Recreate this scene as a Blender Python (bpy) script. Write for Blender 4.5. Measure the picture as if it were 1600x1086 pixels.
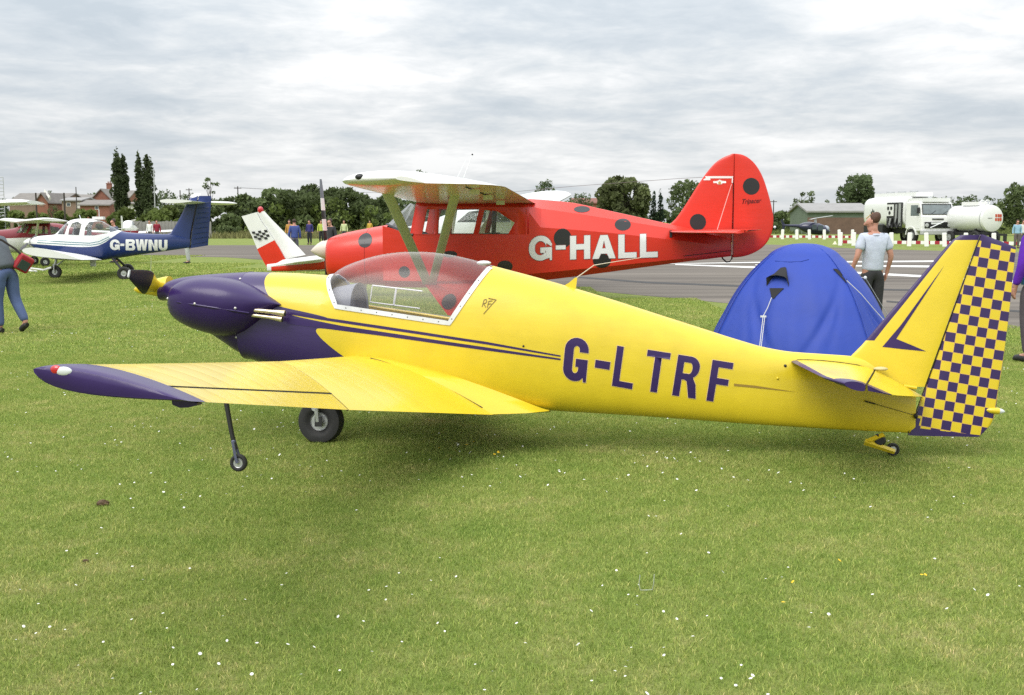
import bpy, bmesh, math, random
import numpy as np
from mathutils import Vector, Matrix, Euler
from mathutils.bvhtree import BVHTree

R = math.radians
S = bpy.context.scene
for o in list(bpy.data.objects):
    bpy.data.objects.remove(o)

# ------------------------------------------------------------------ camera
CAM_H = 1.66
F_PX = 1700.0                      # focal length in photo pixels (photo is 1600 wide)
PITCH = math.atan(197.0 / F_PX)
cam_d = bpy.data.cameras.new('camera')
cam_d.sensor_width = 36.0
cam_d.lens = F_PX / 1600.0 * 36.0
cam_d.clip_start = 0.05
cam_d.clip_end = 6000.0
cam = bpy.data.objects.new('camera', cam_d)
S.collection.objects.link(cam)
cam.location = (0, 0, CAM_H)
cam.rotation_euler = (R(90) - PITCH, 0, 0)
S.camera = cam

# ------------------------------------------------------------------ light
SUN_EL, SUN_AZ = R(50), R(214)     # azimuth measured from +Y towards +X: behind the camera, a little to the left
EXPO = 1.16
w = bpy.data.worlds.new('World')
S.world = w
w.use_nodes = True
nt = w.node_tree
nt.nodes.clear()


def L(tree, a, b):
    tree.links.new(a, b)


def math_n(tree, op, a, b=None, clamp=False):
    n = tree.nodes.new('ShaderNodeMath')
    n.operation = op
    n.use_clamp = clamp
    for i, x in enumerate((a, b)):
        if x is None:
            continue
        if isinstance(x, (int, float)):
            n.inputs[i].default_value = x
        else:
            tree.links.new(x, n.inputs[i])
    return n.outputs[0]


def ramp(tree, fac, stops, interp='LINEAR'):
    n = tree.nodes.new('ShaderNodeValToRGB')
    n.color_ramp.interpolation = interp
    el = n.color_ramp.elements
    el[0].position, el[0].color = stops[0][0], (*stops[0][1], 1)
    el[1].position, el[1].color = stops[-1][0], (*stops[-1][1], 1)
    for p, c in stops[1:-1]:
        e = el.new(p)
        e.color = (*c, 1)
    tree.links.new(fac, n.inputs[0])
    return n.outputs[0]


def noise(tree, vec, scale, detail=4, rough=0.55, dist=0.0):
    n = tree.nodes.new('ShaderNodeTexNoise')
    n.inputs['Scale'].default_value = scale
    n.inputs['Detail'].default_value = detail
    n.inputs['Roughness'].default_value = rough
    n.inputs['Distortion'].default_value = dist
    if vec is not None:
        tree.links.new(vec, n.inputs['Vector'])
    return n.outputs['Fac']


def mixc(tree, fac, a, b):
    n = tree.nodes.new('ShaderNodeMix')
    n.data_type = 'RGBA'
    for s, x in ((n.inputs[0], fac), (n.inputs[6], a), (n.inputs[7], b)):
        if isinstance(x, (int, float)):
            s.default_value = x
        elif isinstance(x, (tuple, list)):
            s.default_value = (*x[:3], 1)
        else:
            tree.links.new(x, s)
    return n.outputs[2]


def cloud_world():
    t = nt
    out = t.nodes.new('ShaderNodeOutputWorld')
    bg = t.nodes.new('ShaderNodeBackground')
    bg.inputs['Strength'].default_value = 0.1
    sky = t.nodes.new('ShaderNodeTexSky')
    sky.sky_type = 'NISHITA'
    sky.sun_disc = False
    sky.sun_elevation = SUN_EL
    sky.sun_rotation = SUN_AZ
    tc = t.nodes.new('ShaderNodeTexCoord')
    sep = t.nodes.new('ShaderNodeSeparateXYZ')
    L(t, tc.outputs['Generated'], sep.inputs[0])
    z = math_n(t, 'MAXIMUM', sep.outputs['Z'], 0.0)
    zz = math_n(t, 'ADD', z, 0.13)
    px = math_n(t, 'DIVIDE', sep.outputs['X'], zz)
    py = math_n(t, 'DIVIDE', sep.outputs['Y'], zz)
    cmb = t.nodes.new('ShaderNodeCombineXYZ')
    L(t, px, cmb.inputs[0])
    L(t, py, cmb.inputs[1])
    cmb.inputs[2].default_value = 3.7
    v = cmb.outputs[0]
    big = noise(t, v, 0.85, 9, 0.56, 0.15)
    sml = noise(t, v, 3.0, 7, 0.62, 0.3)
    wide = noise(t, v, 0.28, 2, 0.5)
    a = math_n(t, 'MULTIPLY', big, 0.55)
    b = math_n(t, 'MULTIPLY', sml, 0.31)
    c = math_n(t, 'MULTIPLY', wide, 0.14)
    d = math_n(t, 'ADD', math_n(t, 'ADD', a, b), c)
    col = ramp(t, d, [(0.38, (0.47, 0.525, 0.575)), (0.44, (0.555, 0.60, 0.64)), (0.482, (0.64, 0.672, 0.695)),
                      (0.515, (0.715, 0.735, 0.75)), (0.55, (0.80, 0.81, 0.815)), (0.60, (0.93, 0.93, 0.925))])
    # towards the horizon the layers merge into an even pale band
    hz = math_n(t, 'POWER', math_n(t, 'SUBTRACT', 1.0, math_n(t, 'MULTIPLY', z, 3.0, True)), 6.0)
    col = mixc(t, math_n(t, 'MULTIPLY', hz, 0.6), col, (0.74, 0.765, 0.78))
    # an overcast sky is about three times as bright overhead as at the horizon
    lum = math_n(t, 'ADD', math_n(t, 'MULTIPLY', z, 1.9), 1.0)
    gm = t.nodes.new('ShaderNodeVectorMath')
    gm.operation = 'SCALE'
    L(t, col, gm.inputs[0])
    L(t, lum, gm.inputs['Scale'])
    col = gm.outputs[0]
    # world strength is 0.1, so cloud radiance is written ten times up
    sc = t.nodes.new('ShaderNodeVectorMath')
    sc.operation = 'SCALE'
    L(t, col, sc.inputs[0])
    sc.inputs['Scale'].default_value = 4.45
    mx = mixc(t, 0.985, sky.outputs[0], sc.outputs[0])
    L(t, mx, bg.inputs['Color'])
    L(t, bg.outputs[0], out.inputs[0])


cloud_world()
sd = bpy.data.lights.new('sun', 'SUN')
sd.energy = 0.95
sd.angle = R(38)
sd.color = (1.0, 0.96, 0.89)
sun = bpy.data.objects.new('sun', sd)
S.collection.objects.link(sun)
sdir = Vector((math.sin(SUN_AZ) * math.cos(SUN_EL), math.cos(SUN_AZ) * math.cos(SUN_EL), math.sin(SUN_EL)))
sun.rotation_euler = sdir.to_track_quat('Z', 'Y').to_euler()
sun.location = (0, 0, 60)

S.view_settings.view_transform = 'Standard'
S.view_settings.look = 'None'
S.view_settings.exposure = EXPO
S.view_settings.gamma = 1.0
S.view_settings.use_curve_mapping = False
S.render.engine = 'CYCLES'
S.cycles.max_bounces = 8
S.cycles.transparent_max_bounces = 24
S.cycles.use_denoising = False      # the fine turf survives better as grain than smoothed
S.cycles.sampling_pattern = 'BLUE_NOISE'
S.cycles.use_adaptive_sampling = False
S.cycles.sample_clamp_indirect = 4.0
S.cycles.volume_max_steps = 64
S.render.filter_size = 1.2

# ------------------------------------------------------------------ placing
_F = Vector((0, math.cos(PITCH), -math.sin(PITCH)))
_U = Vector((0, math.sin(PITCH), math.cos(PITCH)))
CAM = Vector((0, 0, CAM_H))


def ray(px, py):
    return _F + Vector((1, 0, 0)) * ((px - 800) / F_PX) + _U * ((543 - py) / F_PX)


def ground(px, py, z=0.0):
    d = ray(px, py)
    return CAM + d * ((z - CAM_H) / d.z)


def at(px, py, Y):
    d = ray(px, py)
    return CAM + d * (Y / d.y)


class Frame:
    """Local frame of a parked aircraft: x aft, y towards its right wing, z up."""
    def __init__(self, loc, yaw, lean=0.0):
        self.rot = Euler((R(-lean), 0, R(-yaw)))
        self.loc = Vector(loc)
        self.M = Matrix.Translation(self.loc) @ self.rot.to_matrix().to_4x4()
        self.I = self.M.inverted()

    def P(self, px, py, y=0.0):
        o = self.I @ CAM
        d = self.I.to_3x3() @ ray(px, py)
        return o + d * ((y - o.y) / d.y)

    def xz(self, pts, y=0.0):
        return [(v.x, v.z) for v in (self.P(a, b, y) for a, b in pts)]


# ------------------------------------------------------------------ materials
MATS = {}


def mat(name, col, rough=0.5, metal=0.0, coat=0.0, var=0.0, vscale=6.0, spec=0.5, bump=0.0, bscale=40.0, dirt=None, bstretch=None, ribs=0.0):
    if name in MATS:
        return MATS[name]
    m = bpy.data.materials.new(name)
    m.use_nodes = True
    t = m.node_tree
    b = t.nodes['Principled BSDF']
    b.inputs['Base Color'].default_value = (*col, 1)
    b.inputs['Roughness'].default_value = rough
    b.inputs['Metallic'].default_value = metal
    b.inputs['Coat Weight'].default_value = coat
    b.inputs['Coat Roughness'].default_value = 0.16
    b.inputs['Specular IOR Level'].default_value = spec
    tc = t.nodes.new('ShaderNodeTexCoord')
    if var or dirt:
        f = noise(t, tc.outputs['Object'], vscale, 5, 0.6)
        lo = tuple(c * (1 - var) for c in col)
        hi = tuple(min(1, c * (1 + var)) for c in col)
        c = ramp(t, f, [(0.3, lo), (0.7, hi)])
        if dirt:
            f2 = noise(t, tc.outputs['Object'], vscale * 2.7, 6, 0.7)
            k = math_n(t, 'MULTIPLY', math_n(t, 'SUBTRACT', f2, 0.5, True), dirt[1] * 3.0, True)
            c = mixc(t, k, c, dirt[0])
        L(t, c, b.inputs['Base Color'])
        r2 = math_n(t, 'ADD', math_n(t, 'MULTIPLY', f, 0.16), rough - 0.08, True)
        L(t, r2, b.inputs['Roughness'])
    if bump or ribs:
        vec = tc.outputs['Object']
        if bstretch:
            mp = t.nodes.new('ShaderNodeMapping')
            mp.inputs['Scale'].default_value = bstretch
            L(t, vec, mp.inputs['Vector'])
            vec = mp.outputs[0]
        f = noise(t, vec, bscale, 4, 0.6)
        if ribs:
            sp = t.nodes.new('ShaderNodeSeparateXYZ')
            L(t, tc.outputs['Object'], sp.inputs[0])
            sn = math_n(t, 'SINE', math_n(t, 'MULTIPLY', sp.outputs['Y'], 2 * math.pi / ribs))
            f = math_n(t, 'ADD', math_n(t, 'MULTIPLY', f, .35), math_n(t, 'MULTIPLY', math_n(t, 'POWER', math_n(t, 'ABSOLUTE', sn), .5), .30))
        bn = t.nodes.new('ShaderNodeBump')
        bn.inputs['Strength'].default_value = bump
        bn.inputs['Distance'].default_value = 0.02
        L(t, f, bn.inputs['Height'])
        L(t, bn.outputs[0], b.inputs['Normal'])
        L(t, bn.outputs[0], b.inputs['Coat Normal'])
    MATS[name] = m
    return m


def mat_boundary(name, col_a, col_b, pts, s_of, t_of, rough=0.35, coat=0.3):
    """Two paints split along a curve: col_a where t < f(s); s, t are linear in object x and z."""
    m = mat(name, col_a, rough, coat=coat)
    t = m.node_tree
    b = t.nodes['Principled BSDF']
    tc = t.nodes.new('ShaderNodeTexCoord')
    sep = t.nodes.new('ShaderNodeSeparateXYZ')
    L(t, tc.outputs['Object'], sep.inputs[0])

    def lin(k):
        return math_n(t, 'ADD', math_n(t, 'MULTIPLY', sep.outputs['X'], k[0]), math_n(t, 'MULTIPLY', sep.outputs['Z'], k[1]))
    s, u = lin(s_of), lin(t_of)
    pts = sorted(pts)
    s0, s1 = pts[0][0], pts[-1][0]
    t0, t1 = min(p[1] for p in pts), max(p[1] for p in pts)
    sn = math_n(t, 'DIVIDE', math_n(t, 'SUBTRACT', s, s0), s1 - s0, True)
    fc = t.nodes.new('ShaderNodeFloatCurve')
    cv = fc.mapping.curves[0]
    q = [((a - s0) / (s1 - s0), (c - t0) / (t1 - t0)) for a, c in pts]
    cv.points[0].location = q[0]
    cv.points[1].location = q[-1]
    for a in q[1:-1]:
        cv.points.new(*a)
    for p in cv.points:
        p.handle_type = 'AUTO_CLAMPED'
    fc.mapping.update()
    L(t, sn, fc.inputs['Value'])
    f = math_n(t, 'ADD', math_n(t, 'MULTIPLY', fc.outputs[0], t1 - t0), t0)
    less = math_n(t, 'LESS_THAN', u, f)
    nz = noise(t, tc.outputs['Object'], 5.0, 4)
    ca = ramp(t, nz, [(0.3, tuple(c * 0.93 for c in col_a)), (0.7, tuple(c * 1.05 for c in col_a))])
    cb = ramp(t, nz, [(0.3, tuple(c * 0.93 for c in col_b)), (0.7, tuple(c * 1.05 for c in col_b))])
    L(t, mixc(t, less, cb, ca), b.inputs['Base Color'])
    mp = t.nodes.new('ShaderNodeMapping')
    mp.inputs['Scale'].default_value = (.35, 1.0, 1.6)
    L(t, tc.outputs['Object'], mp.inputs['Vector'])
    bn = t.nodes.new('ShaderNodeBump')
    bn.inputs['Strength'].default_value = .35
    bn.inputs['Distance'].default_value = .006
    L(t, noise(t, mp.outputs[0], 5.0, 4, .55), bn.inputs['Height'])
    L(t, bn.outputs[0], b.inputs['Normal'])
    L(t, bn.outputs[0], b.inputs['Coat Normal'])
    L(t, math_n(t, 'ADD', math_n(t, 'MULTIPLY', noise(t, mp.outputs[0], 9.0, 5, .6), .25), rough - .1, True), b.inputs['Roughness'])
    return m


def glass(name, tint=(0.9, 0.92, 0.92), haze=0.1, hazecol=(0.7, 0.7, 0.72)):
    m = bpy.data.materials.new(name)
    m.use_nodes = True
    t = m.node_tree
    t.nodes.clear()
    out = t.nodes.new('ShaderNodeOutputMaterial')
    tr = t.nodes.new('ShaderNodeBsdfTransparent')
    tr.inputs[0].default_value = (*tint, 1)
    df = t.nodes.new('ShaderNodeBsdfDiffuse')
    df.inputs[0].default_value = (*hazecol, 1)
    gl = t.nodes.new('ShaderNodeBsdfGlossy')
    gl.inputs['Roughness'].default_value = 0.20 if haze < .04 else 0.06
    lw = t.nodes.new('ShaderNodeLayerWeight')
    lw.inputs['Blend'].default_value = .5
    fres = math_n(t, 'ADD', math_n(t, 'MULTIPLY', math_n(t, 'POWER', lw.outputs['Facing'], 3.5), .85), .035, True)
    tc = t.nodes.new('ShaderNodeTexCoord')
    mp = t.nodes.new('ShaderNodeMapping')
    mp.inputs['Scale'].default_value = (1.2, 1.0, 7.0)
    mp.inputs['Rotation'].default_value = (0, R(14), 0)
    L(t, tc.outputs['Object'], mp.inputs['Vector'])
    f = noise(t, mp.outputs[0], 2.2, 4, 0.6, 0.6)
    hz = math_n(t, 'MULTIPLY', f, haze * 2.0, True)
    m1 = t.nodes.new('ShaderNodeMixShader')
    L(t, hz, m1.inputs[0])
    L(t, tr.outputs[0], m1.inputs[1])
    L(t, df.outputs[0], m1.inputs[2])
    m2 = t.nodes.new('ShaderNodeMixShader')
    gb = t.nodes.new('ShaderNodeNewGeometry')
    fres = math_n(t, 'MULTIPLY', fres, math_n(t, 'SUBTRACT', 1.0, math_n(t, 'MULTIPLY', gb.outputs['Backfacing'], .8)))
    L(t, fres, m2.inputs[0])
    L(t, m1.outputs[0], m2.inputs[1])
    L(t, gl.outputs[0], m2.inputs[2])
    L(t, m2.outputs[0], out.inputs[0])
    MATS[name] = m
    return m


# ------------------------------------------------------------------ object helpers
def props(o, label=None, cat=None, group=None, kind=None):
    if label:
        o['label'] = label
    if cat:
        o['category'] = cat
    if group:
        o['group'] = group
    if kind:
        o['kind'] = kind
    return o


def thing(name, label, cat, loc=(0, 0, 0), rot=(0, 0, 0), group=None):
    o = bpy.data.objects.new(name, None)
    o.empty_display_size = 0.2
    S.collection.objects.link(o)
    o.location = loc
    o.rotation_euler = rot
    return props(o, label, cat, group)


def link(name, me, mats=None, parent=None, angle=35):
    if mats is not None:
        for m in (mats if isinstance(mats, (list, tuple)) else [mats]):
            me.materials.append(m)
    o = bpy.data.objects.new(name, me)
    S.collection.objects.link(o)
    if parent is not None:
        o.parent = parent
    if angle is not None and len(me.polygons):
        me.polygons.foreach_set('use_smooth', [angle > 0] * len(me.polygons))
        if 0 < angle < 180:
            me.set_sharp_from_angle(angle=R(angle))
    return o


class MB:
    """Collects vertices and faces and links them as one mesh object."""
    def __init__(self):
        self.v, self.f, self.m = [], [], []

    def add(self, vs, fs, mi=0):
        k = len(self.v)
        self.v += [tuple(p) for p in vs]
        self.f += [tuple(i + k for i in f) for f in fs]
        self.m += ([mi] * len(fs)) if isinstance(mi, int) else list(mi)
        return self

    def box(self, lo, hi, mi=0, M=None):
        x0, y0, z0 = lo
        x1, y1, z1 = hi
        vs = [(x0, y0, z0), (x1, y0, z0), (x1, y1, z0), (x0, y1, z0), (x0, y0, z1), (x1, y0, z1), (x1, y1, z1), (x0, y1, z1)]
        if M is not None:
            vs = [M @ Vector(v) for v in vs]
        return self.add(vs, [(0, 3, 2, 1), (4, 5, 6, 7), (0, 1, 5, 4), (1, 2, 6, 5), (2, 3, 7, 6), (3, 0, 4, 7)], mi)

    def rings(self, rings, mi=0, caps=True, closed=True):
        n = len(rings[0])
        vs = [p for r in rings for p in r]
        fs = []
        mm = []
        for i in range(len(rings) - 1):
            for j in range(n if closed else n - 1):
                a, b = i * n + j, i * n + (j + 1) % n
                fs.append((a, b, b + n, a + n))
                mm.append(mi(i, j) if callable(mi) else mi)
        if caps and closed:
            fs.append(tuple(reversed(range(n))))
            fs.append(tuple(range((len(rings) - 1) * n, len(rings) * n)))
            mm += [mi(0, 0) if callable(mi) else mi, mi(len(rings) - 2, 0) if callable(mi) else mi]
        return self.add(vs, fs, mm)

    def tube(self, pts, r, n=8, mi=0, flat=1.0, flatdir=None):
        pts = [Vector(p) for p in pts]
        rr = r if isinstance(r, (list, tuple)) else [r] * len(pts)
        rings = []
        for i, p in enumerate(pts):
            d = (pts[min(i + 1, len(pts) - 1)] - pts[max(i - 1, 0)]).normalized()
            up = Vector(flatdir) if flatdir is not None else (Vector((0, 0, 1)) if abs(d.z) < 0.9 else Vector((1, 0, 0)))
            a = d.cross(up)
            if a.length < 1e-5:
                a = d.cross(Vector((0.3, 1, 0.2)))
            a.normalize()
            b = a.cross(d).normalized()
            rings.append([p + a * (rr[i] * flat * math.cos(2 * math.pi * k / n)) + b * (rr[i] * math.sin(2 * math.pi * k / n)) for k in range(n)])
        return self.rings(rings, mi)

    def lathe(self, prof, c, axis=(0, 1, 0), n=28, mi=0):
        """prof: (offset along axis, radius)."""
        ax = Vector(axis).normalized()
        up = Vector((0, 0, 1)) if abs(ax.z) < 0.9 else Vector((1, 0, 0))
        a = ax.cross(up).normalized()
        b = a.cross(ax)
        c = Vector(c)
        rings = [[c + ax * h + (a * math.cos(2 * math.pi * k / n) + b * math.sin(2 * math.pi * k / n)) * max(r, 1e-4) for k in range(n)] for h, r in prof]
        return self.rings(rings, mi)

    def sphere(self, c, rx, ry=None, rz=None, n=12, m=8, mi=0, M=None):
        ry = rx if ry is None else ry
        rz = rx if rz is None else rz
        rings = []
        for i in range(m + 1):
            t = math.pi * i / m
            s = max(math.sin(t), 1e-3)
            ring = [Vector((rx * s * math.cos(2 * math.pi * k / n), ry * s * math.sin(2 * math.pi * k / n), -rz * math.cos(t))) for k in range(n)]
            if M is not None:
                ring = [M @ p for p in ring]
            rings.append([p + Vector(c) for p in ring])
        return self.rings(rings, mi)

    def extrude(self, poly, y0, y1, mi=0):
        """(x, z) outline made solid between y0 and y1."""
        n = len(poly)
        vs = [(x, y0, z) for x, z in poly] + [(x, y1, z) for x, z in poly]
        fs = [tuple(range(n)), tuple(reversed(range(n, 2 * n)))] + [(i, i + n, (i + 1) % n + n, (i + 1) % n) for i in range(n)]
        return self.add(vs, fs, mi)

    def mesh(self, name):
        me = bpy.data.meshes.new(name)
        me.from_pydata(self.v, [], self.f)
        me.polygons.foreach_set('material_index', self.m)
        bm = bmesh.new()
        bm.from_mesh(me)
        bmesh.ops.recalc_face_normals(bm, faces=bm.faces)
        bm.to_mesh(me)
        bm.free()
        me.update()
        return me

    def build(self, name, mats, parent=None, angle=35):
        return link(name, self.mesh(name), mats, parent, angle)


def np_mesh(name, verts, faces, mats=None, parent=None, smooth=False, mi=None):
    verts = np.asarray(verts, dtype=np.float32)
    faces = np.asarray(faces, dtype=np.int32)
    me = bpy.data.meshes.new(name)
    me.vertices.add(len(verts))
    me.vertices.foreach_set('co', verts.ravel())
    k = faces.shape[1]
    me.loops.add(faces.size)
    me.loops.foreach_set('vertex_index', faces.ravel())
    me.polygons.add(len(faces))
    me.polygons.foreach_set('loop_start', np.arange(len(faces), dtype=np.int32) * k)
    if mi is not None:
        me.polygons.foreach_set('material_index', np.asarray(mi, dtype=np.int32))
    me.update(calc_edges=True)
    me.validate()
    return link(name, me, mats, parent, 180 if smooth else None)


def spline(pts, n):
    """Catmull-Rom through 2D/3D points, n samples in all, even in chord length."""
    P = np.array([tuple(p) for p in pts], dtype=float)
    d = np.r_[0, np.cumsum(np.linalg.norm(np.diff(P, axis=0), axis=1))]
    out = []
    for t in np.linspace(0, d[-1], n):
        i = min(max(np.searchsorted(d, t) - 1, 0), len(P) - 2)
        u = (t - d[i]) / max(d[i + 1] - d[i], 1e-9)
        p0, p1, p2, p3 = P[max(i - 1, 0)], P[i], P[i + 1], P[min(i + 2, len(P) - 1)]
        out.append(0.5 * (2 * p1 + (p2 - p0) * u + (2 * p0 - 5 * p1 + 4 * p2 - p3) * u * u + (3 * p1 - p0 - 3 * p2 + p3) * u ** 3))
    return [tuple(p) for p in out]


def curve_fn(pts):
    """Smooth z(x) through sorted points (monotone Hermite)."""
    pts = sorted(pts)
    x = np.array([p[0] for p in pts])
    z = np.array([p[1] for p in pts])
    d = np.diff(z) / np.diff(x)
    m = np.r_[d[0], [0 if a * b <= 0 else 2 * a * b / (a + b) for a, b in zip(d[:-1], d[1:])], d[-1]]

    def f(v):
        v = min(max(v, x[0]), x[-1])
        i = min(max(int(np.searchsorted(x, v)) - 1, 0), len(x) - 2)
        h = x[i + 1] - x[i]
        t = (v - x[i]) / h
        return ((2 * t ** 3 - 3 * t ** 2 + 1) * z[i] + (t ** 3 - 2 * t ** 2 + t) * h * m[i]
                + (-2 * t ** 3 + 3 * t ** 2) * z[i + 1] + (t ** 3 - t ** 2) * h * m[i + 1])
    return f


def super_ring(x, w, zt, zb, zm, nt_, nb, n=40, y0=0.0):
    out = []
    for k in range(n):
        a = 2 * math.pi * (k + 0.5) / n
        c, s = math.cos(a), math.sin(a)
        e = nt_ if s > 0 else nb
        y = w * math.copysign(abs(c) ** (2 / e), c)
        z = zm + (zt - zm if s > 0 else zm - zb) * math.copysign(abs(s) ** (2 / e), s)
        out.append((x, y0 + y, z))
    return out


def body(ftop, fbot, fw, xs, fmid=None, nt_=2.3, nb=3.0, n=40):
    rings = []
    for x in xs:
        zt, zb = ftop(x), fbot(x)
        if zt - zb < 0.004:
            zt = zb + 0.004
        mid = fmid(x) if fmid else 0.45
        e1 = nt_(x) if callable(nt_) else nt_
        e2 = nb(x) if callable(nb) else nb
        rings.append(super_ring(x, max(fw(x), 0.003), zt, zb, zb + (zt - zb) * mid, e1, e2, n))
    return rings


def foil(mb, le, te, prof, nrm, nu=14, matf=None, mi=0):
    """Aerofoil surface between two edge curves; prof(u, v) gives (upper, lower) offsets along nrm, u 0..1 from le to te, v 0..1 along the span."""
    ns = len(le)
    us = [0.5 - 0.5 * math.cos(math.pi * i / nu) for i in range(nu + 1)]
    rings = []
    for k in range(ns):
        a, b = Vector(le[k]), Vector(te[k])
        nn = Vector(nrm[k] if isinstance(nrm, list) else nrm).normalized()
        v = k / max(ns - 1, 1)
        up = [a.lerp(b, u) + nn * prof(u, v)[0] for u in us]
        lo = [a.lerp(b, u) + nn * prof(u, v)[1] for u in us[1:-1]]
        rings.append(up + lo[::-1])

    def mm(i, j):
        u = us[j] if j <= nu else us[max(2 * nu - j, 0)]
        u2 = us[min(j + 1, nu)] if j < nu else us[max(2 * nu - j - 1, 0)]
        return matf((u + u2) / 2, (i + 0.5) / max(ns - 1, 1)) if matf else mi
    mb.rings(rings, mm if matf else mi)
    return mb


def naca(t, cam_=0.02):
    def p(u, v=0):
        y = 5 * t * (0.2969 * math.sqrt(max(u, 0)) - 0.1260 * u - 0.3516 * u * u + 0.2843 * u ** 3 - 0.1030 * u ** 4)
        c = cam_ * 4 * u * (1 - u)
        return c + y, c - y
    return p


def raise_decal(name, loops, bvh, material, parent, off=0.003, step=0.05, y0=-6.0, label=None, thick=0.0):
    """Paint laid on a body: (x, z) outlines (holes allowed) laid onto its left side, following its shape."""
    cu = bpy.data.curves.new(name, 'CURVE')
    cu.dimensions = '2D'
    cu.fill_mode = 'BOTH'
    cu.offset = thick
    for lp in loops:
        sp = cu.splines.new('POLY')
        sp.points.add(len(lp) - 1)
        for p, (x, z) in zip(sp.points, lp):
            p.co = (x, z, 0, 1)
        sp.use_cyclic_u = True
    tmp = bpy.data.objects.new(name, cu)
    S.collection.objects.link(tmp)
    bpy.context.view_layer.update()
    me = bpy.data.meshes.new_from_object(tmp.evaluated_get(bpy.context.evaluated_depsgraph_get()))
    bpy.data.objects.remove(tmp)
    bpy.data.curves.remove(cu)
    bm = bmesh.new()
    bm.from_mesh(me)
    bmesh.ops.remove_doubles(bm, verts=bm.verts, dist=1e-5)
    if bm.verts:
        for ax in (0, 1):
            lo = min(v.co[ax] for v in bm.verts)
            hi = max(v.co[ax] for v in bm.verts)
            k = math.ceil(lo / step) * step
            no = Vector((0, 0, 0))
            no[ax] = 1
            while k < hi:
                co = Vector((0, 0, 0))
                co[ax] = k
                bmesh.ops.bisect_plane(bm, geom=bm.verts[:] + bm.edges[:] + bm.faces[:], plane_co=co, plane_no=no)
                k += step
    for v in bm.verts:
        x, z = v.co.x, v.co.y
        h = bvh.ray_cast(Vector((x, y0, z)), Vector((0, 1, 0)))
        if h[0] is None:
            h = bvh.find_nearest(Vector((x, -0.3, z)))
        nn = h[1] if h[1].y < 0 else -h[1]
        v.co = h[0] + nn * off
    for f in bm.faces:
        f.normal_update()
        if f.normal.y > 0:
            f.normal_flip()
    bm.to_mesh(me)
    bm.free()
    me.materials.clear()
    o = link(name, me, material, parent, 180)
    if label:
        o['label'] = label
    return o


def split_out(bm, polys, only=None):
    """Cut (x, z) outlines through a body along y; returns one face list per convex outline."""
    res = []
    for poly in polys:
        xs = [p[0] for p in poly]
        zs = [p[1] for p in poly]
        x0, x1, z0, z1 = min(xs) - .02, max(xs) + .02, min(zs) - .02, max(zs) + .02
        for i in range(len(poly)):
            p, q = poly[i], poly[(i + 1) % len(poly)]
            fs = [f for f in bm.faces if max(v.co.x for v in f.verts) > x0 and min(v.co.x for v in f.verts) < x1
                  and max(v.co.z for v in f.verts) > z0 and min(v.co.z for v in f.verts) < z1]
            es = list({e for f in fs for e in f.edges})
            vs = list({v for f in fs for v in f.verts})
            bmesh.ops.bisect_plane(bm, geom=vs + es + fs, dist=1e-6, plane_co=(p[0], 0, p[1]), plane_no=(q[1] - p[1], 0, -(q[0] - p[0])))
        area = sum(poly[i][0] * poly[(i + 1) % len(poly)][1] - poly[(i + 1) % len(poly)][0] * poly[i][1] for i in range(len(poly)))
        sgn = 1 if area > 0 else -1
        inside = []
        for f in bm.faces:
            c = f.calc_center_median()
            if only and not only(c):
                continue
            if all(sgn * ((poly[(i + 1) % len(poly)][0] - poly[i][0]) * (c.z - poly[i][1]) - (poly[(i + 1) % len(poly)][1] - poly[i][1]) * (c.x - poly[i][0])) > 0 for i in range(len(poly))):
                inside.append(f)
        res.append(inside)
    return res


def faces_to_mesh(name, faces):
    idx = {}
    vs, fs = [], []
    for f in faces:
        ff = []
        for v in f.verts:
            if v.index not in idx or True:
                k = idx.get(v)
                if k is None:
                    k = len(vs)
                    idx[v] = k
                    vs.append(v.co.copy())
            ff.append(k)
        fs.append(ff)
    me = bpy.data.meshes.new(name)
    me.from_pydata(vs, [], fs)
    me.update()
    return me


def wheel(parent, name, c, rad, width, hub, tyre_m, rim_m, flat=True, n=36, label=None, depth=0.25):
    """Tyre mesh with a rim (and hub cap) as its child; axis along local y."""
    w2 = width / 2
    mb = MB()
    ri = hub
    prof = [(-w2 * .55, ri), (-w2 * .9, ri + (rad - ri) * .25), (-w2, ri + (rad - ri) * .5), (-w2 * .88, rad * .93), (-w2 * .5, rad * .99),
            (-w2 * .12, rad), (0, rad * .985), (w2 * .12, rad), (w2 * .5, rad * .99), (w2 * .88, rad * .93), (w2, ri + (rad - ri) * .5), (w2 * .9, ri + (rad - ri) * .25), (w2 * .55, ri)]
    mb.lathe(prof, c, n=n)
    if flat:
        mb.v = [(x, y, max(z, 0.004)) for x, y, z in mb.v]
    t = mb.build(name, tyre_m, parent, 50)
    if label:
        t['label'] = label
    rb = MB()
    rb.lathe([(-w2 * .62, hub * 1.04), (-w2 * .70, hub * 1.0), (-w2 * .62, hub * .9), (-w2 * (.6 - depth), hub * .8), (-w2 * (.6 - depth), hub * .36), (-w2 * .8, hub * .3), (-w2 * .84, hub * .12), (-w2 * .84, 0),
              ], c, n=24)
    rb.lathe([(w2 * .84, 0), (w2 * .8, hub * .3), (w2 * .35, hub * .36), (w2 * .35, hub * .8), (w2 * .62, hub * .9), (w2 * .62, hub * 1.04)], c, n=24)
    rb.build('rim', rim_m, t, 40)
    return t


# ------------------------------------------------------------------ lettering
def _arc(cx, cy, rx, ry, a0, a1, n=10):
    return [(cx + rx * math.cos(R(a0 + (a1 - a0) * i / n)), cy + ry * math.sin(R(a0 + (a1 - a0) * i / n))) for i in range(n + 1)]


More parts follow.
